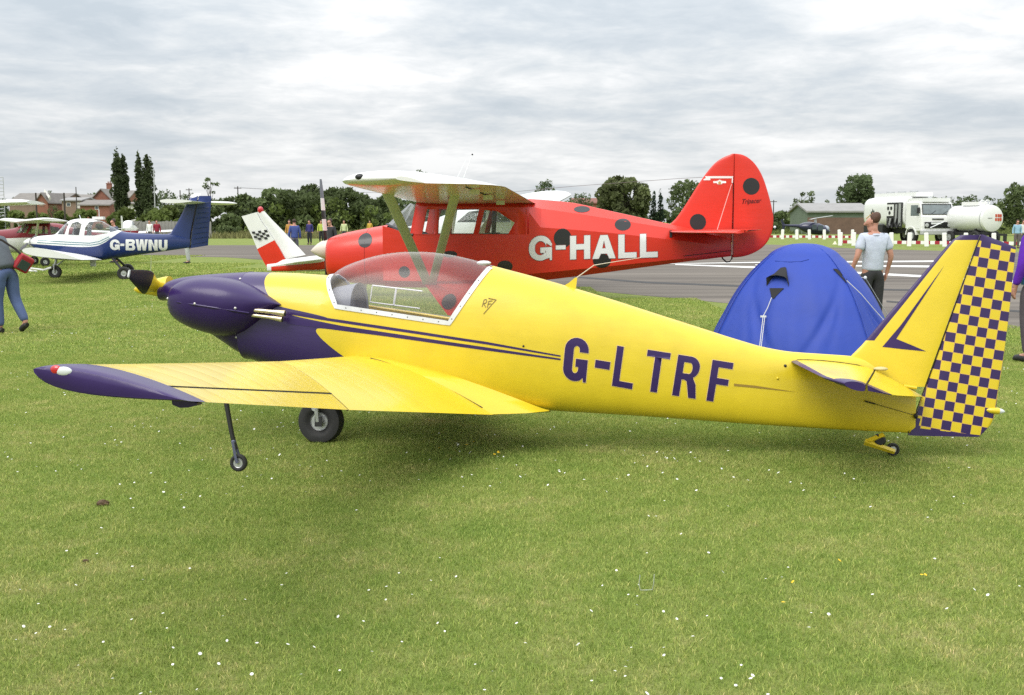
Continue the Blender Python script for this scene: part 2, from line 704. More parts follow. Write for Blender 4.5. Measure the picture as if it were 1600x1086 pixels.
def glyph(ch, w_, t, h=None, ry=None):
    """Outlines of a sans capital in a cell w_ wide and 1 high with stroke t (upright) and h (level)."""
    h = t * 0.9 if h is None else h
    rx = w_ / 2
    ry = min(0.5, rx) if ry is None else ry
    if ch == '-':
        return [[(0, .40), (w_, .40), (w_, .40 + h), (0, .40 + h)]]
    if ch == 'L':
        return [[(0, 0), (w_, 0), (w_, h), (t, h), (t, 1), (0, 1)]]
    if ch == 'T':
        return [[(rx - t / 2, 0), (rx + t / 2, 0), (rx + t / 2, 1 - h), (w_, 1 - h), (w_, 1), (0, 1), (0, 1 - h), (rx - t / 2, 1 - h)]]
    if ch == 'F':
        return [[(0, 0), (t, 0), (t, .43), (w_ * .9, .43), (w_ * .9, .43 + h), (t, .43 + h), (t, 1 - h), (w_, 1 - h), (w_, 1), (0, 1)]]
    if ch == 'H':
        return [[(0, 0), (t, 0), (t, .5 - h * .4), (w_ - t, .5 - h * .4), (w_ - t, 0), (w_, 0), (w_, 1), (w_ - t, 1), (w_ - t, .5 + h * .6), (t, .5 + h * .6), (t, 1), (0, 1)]]
    if ch == 'N':
        return [[(0, 0), (t, 0), (t, .64), (w_ - t, 0), (w_, 0), (w_, 1), (w_ - t, 1), (w_ - t, .36), (t, 1), (0, 1)]]
    if ch == 'A':
        k = t * 1.05
        return [[(0, 0), (k, 0), (k + w_ * .10, .21), (w_ - k - w_ * .10, .21), (w_ - k, 0), (w_, 0), (rx + k * .58, 1), (rx - k * .58, 1)],
                [(k + w_ * .155, .21 + h), (w_ - k - w_ * .155, .21 + h), (rx, .78)]]
    if ch == 'W':
        k = t
        return [[(w_ * .18, 0), (w_ * .18 + k, 0), (w_ * .5, .62), (w_ * .82 - k, 0), (w_ * .82, 0), (w_, 1), (w_ - k, 1), (w_ * .80 - k * .35, .38),
                 (w_ * .5 + k * .5, 1), (w_ * .5 - k * .5, 1), (w_ * .20 + k * .35, .38), (k, 1), (0, 1)]]
    if ch == 'U':
        return [[(0, 1), (0, ry)] + _arc(rx, ry, rx, ry, 180, 360)[1:] + [(w_, 1), (w_ - t, 1), (w_ - t, ry)] + _arc(rx, ry, rx - t, ry - h, 360, 180)[1:] + [(t, 1)]]
    if ch == 'G':
        return [[(w_, .68), (w_, 1 - ry)] + _arc(rx, 1 - ry, rx, ry, 0, 180)[1:] + _arc(rx, ry, rx, ry, 180, 300) + [(w_ - t * .40, .10), (w_ - t * .32, 0), (w_, 0), (w_, .52), (rx, .52), (rx, .52 - h), (w_ - t, .52 - h), (w_ - t, ry)]
                + _arc(rx, ry, rx - t, ry - h, 350, 180) + _arc(rx, 1 - ry, rx - t, ry - h, 180, 0) + [(w_ - t, .68)]]
    if ch == 'R':
        r = min(.24, w_ * .45)
        return [[(0, 0), (t, 0), (t, .42), (w_ * .42, .42), (w_ * .42 + t * .35, .39), (w_ * .42 + t * .5, .3), (w_ - t * .97, 0), (w_ + t * .1, 0), (w_ * .93, .34), (w_ * .80, .465)]
                 + _arc(w_ - r, .73, r, .26, -60, 0, 5) + _arc(w_ - r, .76, r, .24, 0, 90) + [(0, 1)],
                [(t, .42 + h), (t, 1 - h), (w_ - r, 1 - h)] + _arc(w_ - r, .71, r - t, .29 - h, 90, -90)[1:] + [(w_ - r, .42 + h)]]
    if ch == 'B':
        r = min(.25, w_ * .42)
        return [[(0, 0), (w_ - r, 0)] + _arc(w_ - r, .27, r, .27, -90, 60)[1:] + _arc(w_ - r, .75, r * .92, .25, -50, 90) + [(0, 1)],
                [(t, h * .9), (t, .5 - h * .3), (w_ - r, .5 - h * .3)] + _arc(w_ - r, .25 + h * .3, r - t, .25 - h * .6, 90, -90)[1:],
                [(t, .5 + h * .5), (t, 1 - h * .9), (w_ - r, 1 - h * .9)] + _arc(w_ - r, .75, r * .92 - t, .25 - h * .8, 90, -90)[1:]]
    return []


def letters(items, bvh, material, parent, frame, y, edge=None, edge_w=0.006, off=0.004, **kw):
    """items: (char, px of the cell's lower-left, lower-right and upper-left corner, stroke in cell heights)."""
    for ch, a, b, c, t in items:
        A, B, C = (frame.P(*q, y) for q in (a, b, c))
        ex, ez = (B - A), (C - A)
        wd = ex.length / ez.length
        loops = [[(A.x + ex.x * u / wd + ez.x * v, A.z + ex.z * u / wd + ez.z * v) for u, v in lp] for lp in glyph(ch, wd, t, **kw)]
        if edge is not None:
            raise_decal('letter_edging', loops, bvh, edge, parent, off * .55, thick=edge_w)
        o = raise_decal('registration_letter', loops, bvh, material, parent, off)


def strokes(name, lines, width, bvh, material, parent, off=0.003):
    mb_loops = []
    k = 0
    objs = []
    for ln in lines:
        for (x0, z0), (x1, z1) in zip(ln[:-1], ln[1:]):
            d = Vector((x1 - x0, z1 - z0))
            if d.length < 1e-6:
                continue
            d.normalize()
            nrm = Vector((-d.y, d.x)) * width / 2
            e = d * width * .3
            mb_loops.append([(x0 - e.x + nrm.x, z0 - e.y + nrm.y), (x0 - e.x - nrm.x, z0 - e.y - nrm.y), (x1 + e.x - nrm.x, z1 + e.y - nrm.y), (x1 + e.x + nrm.x, z1 + e.y + nrm.y)])
    mb = MB()
    for lp in mb_loops:
        k += 1
        vs = []
        for x, z in lp:
            h = bvh.ray_cast(Vector((x, -6, z)), Vector((0, 1, 0)))
            if h[0] is None:
                h = bvh.find_nearest(Vector((x, -0.3, z)))
            vs.append(h[0] + Vector((0, -1, 0)) * (off + k * 0.00025))
        mb.add(vs, [(0, 1, 2, 3)])
    return mb.build(name, material, parent, 0)


def text_loops(txt, size, shear=0.0, bold=0.0):
    cu = bpy.data.curves.new('lettering', 'FONT')
    cu.body = txt
    cu.size = size
    cu.shear = shear
    cu.offset = bold
    cu.resolution_u = 4
    return cu
# ================================================================== ground
def ground_mat(name, blade=False):
    m = bpy.data.materials.new(name)
    m.use_nodes = True
    t = m.node_tree
    b = t.nodes['Principled BSDF']
    b.inputs['Roughness'].default_value = .85 if not blade else .6
    b.inputs['Specular IOR Level'].default_value = .12 if not blade else .25
    gp = t.nodes.new('ShaderNodeNewGeometry')
    pos = gp.outputs['Position']
    n1 = noise(t, pos, .75, 5, .6)
    n2 = noise(t, pos, 3.4, 5, .7)
    n3 = noise(t, pos, 17.0, 4, .7)
    a = math_n(t, 'ADD', math_n(t, 'MULTIPLY', n1, .32), math_n(t, 'MULTIPLY', n2, .42))
    a = math_n(t, 'ADD', a, math_n(t, 'MULTIPLY', n3, .26))
    k = 1.15 if not blade else 1.75
    col = ramp(t, a, [(.33, (.110 * k, .170 * k, .031 * k)), (.43, (.148 * k, .202 * k, .042 * k)), (.52, (.184 * k, .224 * k, .056 * k)), (.60, (.240 * k, .250 * k, .086 * k)), (.70, (.33 * k, .295 * k, .15 * k))])
    if blade:
        at_ = t.nodes.new('ShaderNodeAttribute')
        at_.attribute_name = 'tone'
        dry = ramp(t, at_.outputs['Fac'], [(0, (.55, .62, .5)), (.5, (1, 1, 1)), (.84, (1.2, 1.2, 1.1)), (.93, (1.7, 1.45, 1.7)), (1, (2.2, 1.65, 2.5))])
        mm = t.nodes.new('ShaderNodeVectorMath')
        mm.operation = 'MULTIPLY'
        L(t, col, mm.inputs[0])
        L(t, dry, mm.inputs[1])
        L(t, mm.outputs[0], b.inputs['Base Color'])
        tr = t.nodes.new('ShaderNodeBsdfTranslucent')
        L(t, mm.outputs[0], tr.inputs[0])
        ms = t.nodes.new('ShaderNodeMixShader')
        ms.inputs[0].default_value = .25
        L(t, b.outputs[0], ms.inputs[1])
        L(t, tr.outputs[0], ms.inputs[2])
        L(t, ms.outputs[0], t.nodes['Material Output'].inputs[0])
    else:
        n4 = noise(t, pos, 70.0, 3, .7)
        c2 = mixc(t, math_n(t, 'MULTIPLY', math_n(t, 'SUBTRACT', n4, .45, True), 2.2, True), col, (.055, .062, .016))
        L(t, c2, b.inputs['Base Color'])
        bn = t.nodes.new('ShaderNodeBump')
        bn.inputs['Strength'].default_value = .8
        bn.inputs['Distance'].default_value = .03
        L(t, noise(t, pos, 30.0, 5, .7), bn.inputs['Height'])
        L(t, bn.outputs[0], b.inputs['Normal'])
    MATS[name] = m
    return m


m_ground = ground_mat('lawn_soil')
m_blade = ground_mat('grass_blade', True)
gmb = MB()
gmb.add([(-3000, -300, 0), (3000, -300, 0), (3000, 4000, 0), (-3000, 4000, 0)], [(0, 1, 2, 3)])
props(gmb.build('ground', m_ground, None, 0), kind='structure')

# runway and apron: one sheet 4 mm above the soil, edges as the photo shows them
RW_NEAR = [ground(130, 391.5), ground(250, 401), ground(350, 402), ground(620, 420), ground(909, 453), ground(1130, 473), ground(1500, 504), ground(1800, 536), ground(2300, 600)]
RW_FAR = [ground(2300, 404), ground(1800, 397), ground(1490, 392.5), ground(1340, 388.5), ground(1200, 382), ground(900, 383), ground(330, 383.2), ground(100, 386)]


def asphalt():
    m = bpy.data.materials.new('worn_asphalt')
    m.use_nodes = True
    t = m.node_tree
    b = t.nodes['Principled BSDF']
    b.inputs['Roughness'].default_value = .85
    b.inputs['Specular IOR Level'].default_value = .25
    gp = t.nodes.new('ShaderNodeNewGeometry')
    pos = gp.outputs['Position']
    mp = t.nodes.new('ShaderNodeMapping')
    mp.inputs['Rotation'].default_value = (0, 0, R(-6))
    mp.inputs['Scale'].default_value = (.10, 1.0, 1.0)
    L(t, pos, mp.inputs['Vector'])
    n1 = noise(t, mp.outputs[0], .9, 5, .6)
    n2 = noise(t, pos, 45, 3, .7)
    n3 = noise(t, mp.outputs[0], .25, 2, .5)
    a = math_n(t, 'ADD', math_n(t, 'MULTIPLY', n1, .5), math_n(t, 'ADD', math_n(t, 'MULTIPLY', n2, .2), math_n(t, 'MULTIPLY', n3, .3)))
    col = ramp(t, a, [(.38, (.078, .067, .056)), (.47, (.118, .102, .087)), (.55, (.158, .138, .117)), (.66, (.215, .187, .156))])
    L(t, col, b.inputs['Base Color'])
    return m


m_asph = asphalt()
m_mark = mat('road_paint', (.70, .70, .68), .7, var=.06, vscale=4)
rw = MB()
poly = RW_NEAR + RW_FAR
# triangulate as strips between near and far edges
nn_ = [Vector((p.x, p.y, .004)) for p in RW_NEAR]
ff_ = [Vector((p.x, p.y, .004)) for p in RW_FAR[::-1]]


def resample(pts, n):
    d = [0]
    for a, b in zip(pts[:-1], pts[1:]):
        d.append(d[-1] + (b - a).length)
    out = []
    for i in range(n):
        s = d[-1] * i / (n - 1)
        k = max(j for j in range(len(d)) if d[j] <= s + 1e-9)
        k = min(k, len(pts) - 2)
        out.append(pts[k].lerp(pts[k + 1], (s - d[k]) / max(d[k + 1] - d[k], 1e-9)))
    return out


rnd = random.Random(4)
na, nb_ = resample(nn_, 60), resample(ff_, 60)
na = [p + Vector((0, rnd.uniform(-.12, .12), 0)) for p in na]
rw.add(na + nb_, [(i, i + 1, 60 + i + 1, 60 + i) for i in range(59)])
props(rw.build('runway', m_asph, None, 0), kind='structure')


def ground_strip(name, quads, m, z=.008, kind='structure'):
    mb = MB()
    for q in quads:
        vs = [ground(*p) for p in q]
        mb.add([(v.x, v.y, z) for v in vs], [tuple(range(len(vs)))])
    return props(mb.build(name, m, None, 0), kind=kind)


ground_strip('runway_marking', [[(1040, 412.3), (1180, 409.5), (1470, 407.2), (1560, 406.6), (1560, 408.8), (1470, 409.5), (1180, 411.0), (1040, 412.7)]], m_mark)
ground_strip('runway_marking', [[(1180, 410.6 + 3), (1180, 412.4 + 2.2), (1470, 418.4), (1560, 421), (1560, 417.5), (1470, 415.4)]], m_mark, .0085)
ground_strip('runway_marking', [[(1055, 412.9), (1055, 414.1), (1180, 419.4), (1440, 433.6), (1640, 446), (1640, 442), (1440, 430.4), (1180, 416.8)]], m_mark, .009)
m_tar = mat('tar_seam', (.035, .034, .034), .8, var=.2)
ground_strip('tar_seam', [[(880, 430.5), (1010, 440.3), (1160, 446), (1400, 452), (1600, 455), (1600, 457.5), (1400, 454.5), (1160, 448.8), (1010, 443), (880, 432.5)]], m_tar, .0075)
ground_strip('tar_seam', [[(1385, 470), (1600, 486), (1600, 489), (1385, 472.5)]], m_tar, .0076)


# grass: one tile of mown blades, laid over the near lawn by geometry nodes
def grass(name, n_blades, size, hmin, hmax, wmin, wmax, x0, x1, y0, y1, seed):
    rg = np.random.default_rng(seed)
    n = n_blades
    px, py = rg.uniform(-size / 2, size / 2, n), rg.uniform(-size / 2, size / 2, n)
    h = rg.uniform(hmin, hmax, n)
    wd = rg.uniform(wmin, wmax, n)
    a = rg.uniform(0, 2 * np.pi, n)
    lean = rg.uniform(.15, 1.3, n) * h
    b = rg.uniform(0, 2 * np.pi, n)
    ca, sa = np.cos(a) * wd / 2, np.sin(a) * wd / 2
    lx, ly = np.cos(b) * lean, np.sin(b) * lean
    V = np.zeros((n, 5, 3))
    V[:, 0] = np.c_[px - ca, py - sa, np.full(n, -.002)]
    V[:, 1] = np.c_[px + ca, py + sa, np.full(n, -.002)]
    V[:, 2] = np.c_[px + ca * .8 + lx * .35, py + sa * .8 + ly * .35, h * .6]
    V[:, 3] = np.c_[px - ca * .8 + lx * .35, py - sa * .8 + ly * .35, h * .6]
    V[:, 4] = np.c_[px + lx, py + ly, h]
    base = np.arange(n)[:, None] * 5
    Fq = np.concatenate([base + np.array([0, 1, 2]), base + np.array([0, 2, 3]), base + np.array([3, 2, 4])], 0)
    o = np_mesh(name, V.reshape(-1, 3), Fq, m_blade)
    at_ = o.data.attributes.new('tone', 'FLOAT', 'POINT')
    at_.data.foreach_set('value', np.repeat(rg.uniform(0, 1, n), 5).astype(np.float32))
    ng = bpy.data.node_groups.new('lay_' + name, 'GeometryNodeTree')
    ng.interface.new_socket('Geometry', in_out='INPUT', socket_type='NodeSocketGeometry')
    ng.interface.new_socket('Geometry', in_out='OUTPUT', socket_type='NodeSocketGeometry')
    gi, go = ng.nodes.new('NodeGroupInput'), ng.nodes.new('NodeGroupOutput')
    gr = ng.nodes.new('GeometryNodeMeshGrid')
    nx, ny = int(round((x1 - x0) / size)), int(round((y1 - y0) / size))
    gr.inputs['Size X'].default_value = (nx - 1) * size
    gr.inputs['Size Y'].default_value = (ny - 1) * size
    gr.inputs['Vertices X'].default_value = nx
    gr.inputs['Vertices Y'].default_value = ny
    tf = ng.nodes.new('GeometryNodeTransform')
    tf.inputs['Translation'].default_value = ((x0 + x1) / 2, (y0 + y1) / 2, 0)
    ng.links.new(gr.outputs[0], tf.inputs['Geometry'])
    # keep the tiles inside the view and off the runway
    ps = ng.nodes.new('GeometryNodeInputPosition')
    sx = ng.nodes.new('ShaderNodeSeparateXYZ')
    ng.links.new(ps.outputs[0], sx.inputs[0])
    def mth(op, p, q):
        k = ng.nodes.new('ShaderNodeMath')
        k.operation = op
        for i, v in enumerate((p, q)):
            if isinstance(v, (int, float)):
                k.inputs[i].default_value = v
            else:
                ng.links.new(v, k.inputs[i])
        return k.outputs[0]
    ax = mth('ABSOLUTE', sx.outputs[0], 0)
    wide = mth('GREATER_THAN', ax, mth('ADD', mth('MULTIPLY', sx.outputs[1], .50), size + .8))
    # the near edge of the runway as a straight line y = A + B x
    pa, pb = ground(909, 453), ground(1500, 504)
    pc = ground(350, 402)
    B = (pb.y - pa.y) / (pb.x - pa.x)
    A = pa.y - B * pa.x
    B2 = (pa.y - pc.y) / (pa.x - pc.x)
    A2 = pc.y - B2 * pc.x
    l1 = mth('GREATER_THAN', sx.outputs[1], mth('ADD', mth('MULTIPLY', sx.outputs[0], B), A - size * .45))
    l2 = mth('GREATER_THAN', sx.outputs[1], mth('ADD', mth('MULTIPLY', sx.outputs[0], B2), A2 - size * .45))
    kill = mth('MAXIMUM', wide, mth('MAXIMUM', l1, l2))
    dl = ng.nodes.new('GeometryNodeDeleteGeometry')
    ng.links.new(tf.outputs[0], dl.inputs['Geometry'])
    ng.links.new(kill, dl.inputs['Selection'])
    ip = ng.nodes.new('GeometryNodeInstanceOnPoints')
    ng.links.new(dl.outputs[0], ip.inputs['Points'])
    ng.links.new(gi.outputs[0], ip.inputs['Instance'])
    rv = ng.nodes.new('FunctionNodeRandomValue')
    rv.data_type = 'INT'
    rv.inputs['Min'].default_value = 0
    rv.inputs['Max'].default_value = 3
    rv.inputs['Seed'].default_value = seed
    mu = mth('MULTIPLY', rv.outputs[2], math.pi / 2)
    cx = ng.nodes.new('ShaderNodeCombineXYZ')
    ng.links.new(mu, cx.inputs[2])
    ng.links.new(cx.outputs[0], ip.inputs['Rotation'])
    ng.links.new(ip.outputs[0], go.inputs[0])
    md = o.modifiers.new('lay', 'NODES')
    md.node_group = ng
    return props(o, kind='stuff')


grass('grass', 15000, 1.0, .008, .023, .0018, .0034, -9, 9, 2.6, 13.6, 3)
grass('grass', 9000, 2.0, .014, .032, .005, .010, -18, 18, 13.6, 33.6, 5)
grass('grass', 7000, 5.0, .025, .05, .018, .032, -45, 45, 33.6, 83.6, 7)
# ------------------------------------------------------------------ shared paints
YEL = (0.70, 0.525, 0.022)
PUR = (0.030, 0.012, 0.094)
m_yel = mat('yellow_paint', YEL, 0.36, coat=0.35, var=0.05, vscale=3, bump=.12, bscale=6)
m_yfab = mat('yellow_wing_fabric', YEL, 0.34, coat=0.4, var=0.05, vscale=3, bump=.22, bscale=3.0, ribs=.46)
m_pur = mat('purple_paint', PUR, 0.38, coat=0.22, spec=.35, var=0.10, vscale=4, bump=.10, bscale=7, dirt=((.06, .04, .10), .06))
m_cream = mat('cream_edging', (0.75, 0.55, 0.25), 0.5)
m_red = mat('red_paint', (0.66, 0.026, 0.010), 0.38, coat=0.25, var=0.06, vscale=2, bump=.22, bscale=2.5, bstretch=(.4, 1, 1.5))
m_white = mat('white_paint', (0.78, 0.78, 0.77), 0.4, coat=0.2, var=0.03, vscale=3)
m_wpl = mat('white_plastic', (0.72, 0.74, 0.75), 0.35)
m_blk = mat('black_paint', (0.012, 0.012, 0.014), 0.45)
m_mblk = mat('matt_black', (0.018, 0.018, 0.019), 0.6)
m_rub = mat('tyre_rubber', (0.022, 0.022, 0.023), 0.75, var=0.2, vscale=20, dirt=((0.09, 0.075, 0.05), 0.25))
m_alu = mat('dull_metal', (0.55, 0.56, 0.57), 0.4, metal=0.8, var=0.1, vscale=30)
m_steel = mat('bright_steel', (0.75, 0.74, 0.72), 0.22, metal=1.0)
m_brass = mat('hot_steel_pipe', (0.80, 0.68, 0.50), 0.3, metal=.75)
m_gap = mat('shut_line', (0.012, 0.010, 0.008), 0.8)
m_trim = mat('silver_trim', (0.62, 0.63, 0.65), 0.4, metal=0.25, var=0.06, vscale=20)
m_grey = mat('grey_plastic', (0.16, 0.18, 0.21), 0.6, var=0.1)
m_dark = mat('dark_cockpit', (0.03, 0.03, 0.035), 0.75)
m_screw = mat('screw_head', (0.62, 0.60, 0.58), 0.35, metal=0.6)


# ================================================================== yellow aircraft
def build_yellow():
    g = ground(503, 690)
    YAW, LEAN = 8.0, 4.0
    fr = Frame((g.x, g.y, 0), YAW, LEAN)
    root = thing('light_aircraft', 'yellow and purple single seat low wing aircraft lettered G-LTRF with a chequered rudder', 'aircraft', fr.loc, fr.rot)
    P = fr.P
    # ---- fuselage outline
    top = [(392, 424.5), (450, 426), (500, 429), (516, 430), (533, 418), (550, 410), (575, 401.5), (600, 396), (630, 392.5), (655, 392.5), (690, 395.5), (730, 403.5), (768, 414.5),
           (830, 431), (890, 448), (950, 466), (1000, 482), (1050, 498), (1100, 514), (1150, 530), (1200, 544), (1240, 550.5), (1290, 554), (1340, 558), (1390, 582), (1432, 612)]
    bot = [(392, 562), (500, 595), (620, 624), (700, 633), (780, 638), (858, 643), (1000, 652), (1200, 667), (1350, 676), (1432, 680)]
    ft = curve_fn(fr.xz(top, -0.08))
    fb = curve_fn(fr.xz(bot, -0.12))

    def xat(px, py=560):
        return P(px, py, 0).x
    fw = curve_fn([(xat(262), .19), (xat(392), .305), (xat(480), .33), (xat(600), .345), (xat(700), .34), (xat(800), .305), (xat(950), .235), (xat(1100), .165), (xat(1250), .098), (xat(1350), .06), (xat(1432), .026)])
    fm = curve_fn([(xat(392), .5), (xat(515), .5), (xat(640), .40), (xat(768), .47), (xat(950), .56), (xat(1200), .6), (xat(1432), .5)])
    fn = curve_fn([(xat(392), 2.7), (xat(515), 2.5), (xat(640), 2.0), (xat(780), 2.05), (xat(1000), 2.1), (xat(1250), 2.3), (xat(1432), 2.2)])
    x0, x1 = xat(394), xat(1432)
    n = 110
    xs = [x0 + (x1 - x0) * i / n for i in range(n + 1)]
    mb = MB()
    mb.rings(body(ft, fb, fw, xs, fm, fn, lambda x: 3.4, 56))
    me = mb.mesh('fuselage')
    bm = bmesh.new()
    bm.from_mesh(me)
    bvh = BVHTree.FromBMesh(bm)
    # ---- canopy cut out of the same skin
    YS = -0.30
    ctl = [P(516, 429.5, -0.1), P(527, 479, YS), P(703, 505, YS), P(768, 414, -0.1)]
    poly = [(v.x, v.z) for v in ctl]
    poly_up = [(poly[0][0] - .004, poly[0][1])] + poly[1:3] + [(poly[3][0] + .004, poly[3][1]), (poly[3][0] - .1, 2.5), (poly[0][0] + .1, 2.5)]
    fs = split_out(bm, [poly_up])[0]
    cme = faces_to_mesh('canopy', fs)
    bmesh.ops.delete(bm, geom=fs, context='FACES')
    # paint split: purple ahead of a swept line, running back along the stripe
    a0, a1 = P(455, 493, -.3), P(870, 557, -.28)
    k = (a0.z - a1.z) / (a1.x - a0.x)
    pb = [(408, 420), (405.5, 427), (406, 436), (410, 448), (419, 463), (432, 477), (455, 491), (520, 501)]
    lw = [(560, 516), (497, 513.5), (495, 517), (499, 524), (512, 537), (527, 549), (545, 562), (560, 574), (580, 592)]
    pts = []
    for q in pb + lw:
        v = P(*q, -0.32)
        pts.append((v.z + k * v.x, v.x))
    pts.sort()
    m_body = mat_boundary('fuselage_paint', PUR, YEL, pts, (k, 1.0), (1.0, 0.0), 0.33, 0.4)
    # fuselage object
    bm.to_mesh(me)
    fus = link('fuselage', me, [m_body], root, 50)
    can = link('canopy', cme, [glass('canopy_perspex', (0.94, 0.92, 0.94), 0.035, (0.72, 0.62, 0.68))], root, 180)
    # canopy frame: metal strip over the joint, both sides
    fmb = MB()
    rv_ = []
    path = []
    for (p, q), m_ in zip(zip(poly[:-1], poly[1:]), (8, 22, 14)):
        for i in range(m_):
            t = i / m_
            path.append((p[0] + (q[0] - p[0]) * t, p[1] + (q[1] - p[1]) * t))
    path.append(poly[3])
    for sgn in (-1, 1):
        strip = []
        cl = []
        for x, z in path:
            h = bvh.ray_cast(Vector((x, 6 * sgn, z)), Vector((0, -sgn, 0)))
            if h[0] is None:
                h = bvh.find_nearest(Vector((x, 0.1 * sgn, z)))
            cl.append((h[0], h[1] if h[1].y * sgn > 0 else -h[1]))
        for i, (c, nn) in enumerate(cl):
            d = (cl[min(i + 1, len(cl) - 1)][0] - cl[max(i - 1, 0)][0]).normalized()
            s = d.cross(nn).normalized() * 0.017
            strip.append([c + s + nn * .001, c + s + nn * .007, c - s + nn * .007, c - s + nn * .001])
            if i % 3 == 1 and sgn < 0:
                rv_.append(c + nn * .008)
        fmb.rings(strip, closed=True)
    fo = fmb.build('canopy_frame', m_trim, can, 30)
    for c in rv_:
        e = MB()
        e.sphere(c, .0042, n=6, m=4)
        e.build('rivet', m_dark, fo)
    # bow ring along the top of the front and rear edge is closed by the sides; a blister sits at the rear top
    b = MB()
    c = P(756, 411, -0.03)
    b.sphere(c, .055, .03, .018, 12, 6)
    b.build('canopy_knob', m_wpl, can, 60)
    # sliding window in the far side of the canopy
    vw = MB()

    def far(px, py, yy=.27):
        return P(px, py, yy)
    A_, B_, C_, D_ = far(582, 446), far(660, 455), far(656, 482), far(578, 472)
    vw.tube([A_, B_], .0065, 6)
    vw.tube([C_, D_], .0055, 6)
    vw.tube([A_, D_], .004, 6)
    vw.tube([A_.lerp(B_, .48), D_.lerp(C_, .48)], .008, 6)
    vw.build('vent_window_rail', m_wpl, can, 40)
    # cockpit inside: tub, sill tube, instrument shroud
    tub = MB()
    xa, xb = xat(520), xat(725)
    zs = poly[1][1]
    zb = fb(xat(640)) + .06
    rings = []
    for i in range(9):
        x = xa + (xb - xa) * i / 8
        wv = fw(x) * .9
        t = (x - poly[1][0]) / (poly[2][0] - poly[1][0])
        zt = poly[1][1] + (poly[2][1] - poly[1][1]) * t - .01
        rings.append([(x, -wv, zt), (x, -wv * .95, zb + .08), (x, -wv * .7, zb), (x, wv * .7, zb), (x, wv * .95, zb + .08), (x, wv, zt)])
    tub.rings(rings, closed=False, caps=False)
    tub.build('cockpit_tub', m_dark, root, 40)
    sl = MB()
    sl.tube([P(566, 477, .29), P(640, 488, .30), P(704, 498, .30)], .009, 8)
    sl.build('cockpit_sill', m_yel, root)
    sh = MB()
    xs_, xe = P(528, 470, 0).x, P(562, 470, 0).x
    rr = []
    zb_ = poly[1][1] - .03
    for i in range(7):
        t = i / 6
        x = xs_ + (xe - xs_) * t
        wv = .265 - .01 * t
        h = .175 + .045 * t
        rr.append([(x, wv * math.cos(a), zb_ - .012 * t + h * max(math.sin(a), 0) ** .8) for a in [math.pi * j / 20 for j in range(21)]])
    inner = [[(x - .012, y * .93, zb_ + (z - zb_) * .93) for x, y, z in r] for r in rr[::-1]]
    sh.rings(rr + inner[:1], closed=False, caps=False)
    sh.add(inner[3], [tuple(range(21))])
    sh.build('instrument_shroud', [m_grey], root, 60)
    st = MB()
    st.box((xat(668), -.2, zb), (xat(690), .2, zb + .33))
    st.box((xat(610), -.2, zb), (xat(668), .2, zb + .09))
    st.build('pilot_seat', m_dark, root)

    # ---- cowling
    ctop = [(258, 447), (262, 441.5), (270, 437), (285, 433), (305, 430.3), (340, 427.4), (394, 424.4)]
    cbot = [(258, 470), (275, 492), (305, 510), (330, 526), (350, 539), (372, 553), (384, 556.5), (394, 559)]
    cft, cfb = curve_fn(fr.xz(ctop, -0.05)), curve_fn(fr.xz(cbot, -0.15))
    xs = [xat(258) + (xat(393.2) - xat(258)) * i / 26 for i in range(27)]
    cw = curve_fn([(xat(258), .13), (xat(275), .17), (xat(310), .21), (xat(350), .27), (xat(394), .307)])
    cb = MB()
    cb.rings(body(cft, cfb, cw, xs, lambda x: .52, 2.4, 2.8, 48))
    cow = cb.build('engine_cowling', m_pur, root, 50)
    pt = [(247.5, 475), (250, 461), (256, 450), (266, 442), (285, 434.5), (310, 431.5), (335, 433), (360, 437.5), (385, 446.5), (408, 459), (425, 469.5), (433, 475)]
    pbm = [(247.5, 478), (250, 487), (256, 495), (266, 503), (285, 513), (310, 521), (335, 526), (350, 526.5), (370, 522), (392, 508), (410, 494), (425, 482), (433, 478)]
    pft, pfb = curve_fn(fr.xz(pt, -.40)), curve_fn(fr.xz(pbm, -.40))
    for sgn in (-1, 1):
        pod = MB()
        rings = []
        m_ = 34
        for i in range(m_ + 1):
            px = 247.6 + (432.8 - 247.6) * (0.5 - 0.5 * math.cos(math.pi * i / m_))
            x = P(px, 475, -.40).x
            zt, zb2 = pft(x), pfb(x)
            hw = curve_fn([(P(247.6, 475, -.4).x, .02), (P(262, 475, -.4).x, .14), (P(300, 475, -.4).x, .235), (P(345, 475, -.4).x, .255), (P(400, 475, -.4).x, .185), (P(433, 475, -.4).x, .10)])(x)
            mid = zt - (zt - zb2) * .40
            rg = super_ring(x, hw, zt, zb2, mid, 2.3, 2.0, 36, -.24)
            # fold a sharp lower lip into the side, as the two halves of the cowl meet there
            rings.append([(a, b_ * -sgn, c_) for a, b_, c_ in rg])
        pod.rings(rings)
        po = pod.build('cylinder_fairing', m_pur, cow, 60)
        if sgn == -1:
            pbv = BVHTree.FromPolygons([Vector(v) for v in pod.v], pod.f)
            seam = [(250, 467.5), (280, 472), (310, 476), (340, 480.5), (370, 485.5), (389, 489)]
            sp = []
            for q in seam:
                v = P(*q, -.42)
                h = pbv.ray_cast(Vector((v.x, -6, v.z)), Vector((0, 1, 0)))
                sp.append((h[0] if h[0] else v) + Vector((0, -.001, 0)))
            s2 = MB()
            s2.tube(sp, .0065, 6)
            s2.build('cowl_seam', m_pur, po)
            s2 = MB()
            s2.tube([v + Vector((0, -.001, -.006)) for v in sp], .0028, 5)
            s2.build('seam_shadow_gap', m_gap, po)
            for q in ((256, 466.5), (310, 474.5), (371.5, 481.5)):
                v = P(*q, -.42)
                h = pbv.ray_cast(Vector((v.x, -6, v.z)), Vector((0, 1, 0)))
                r_ = MB()
                r_.sphere((h[0] if h[0] else v), .0105, n=10, m=6)
                r_.build('fastener', m_screw, cow)
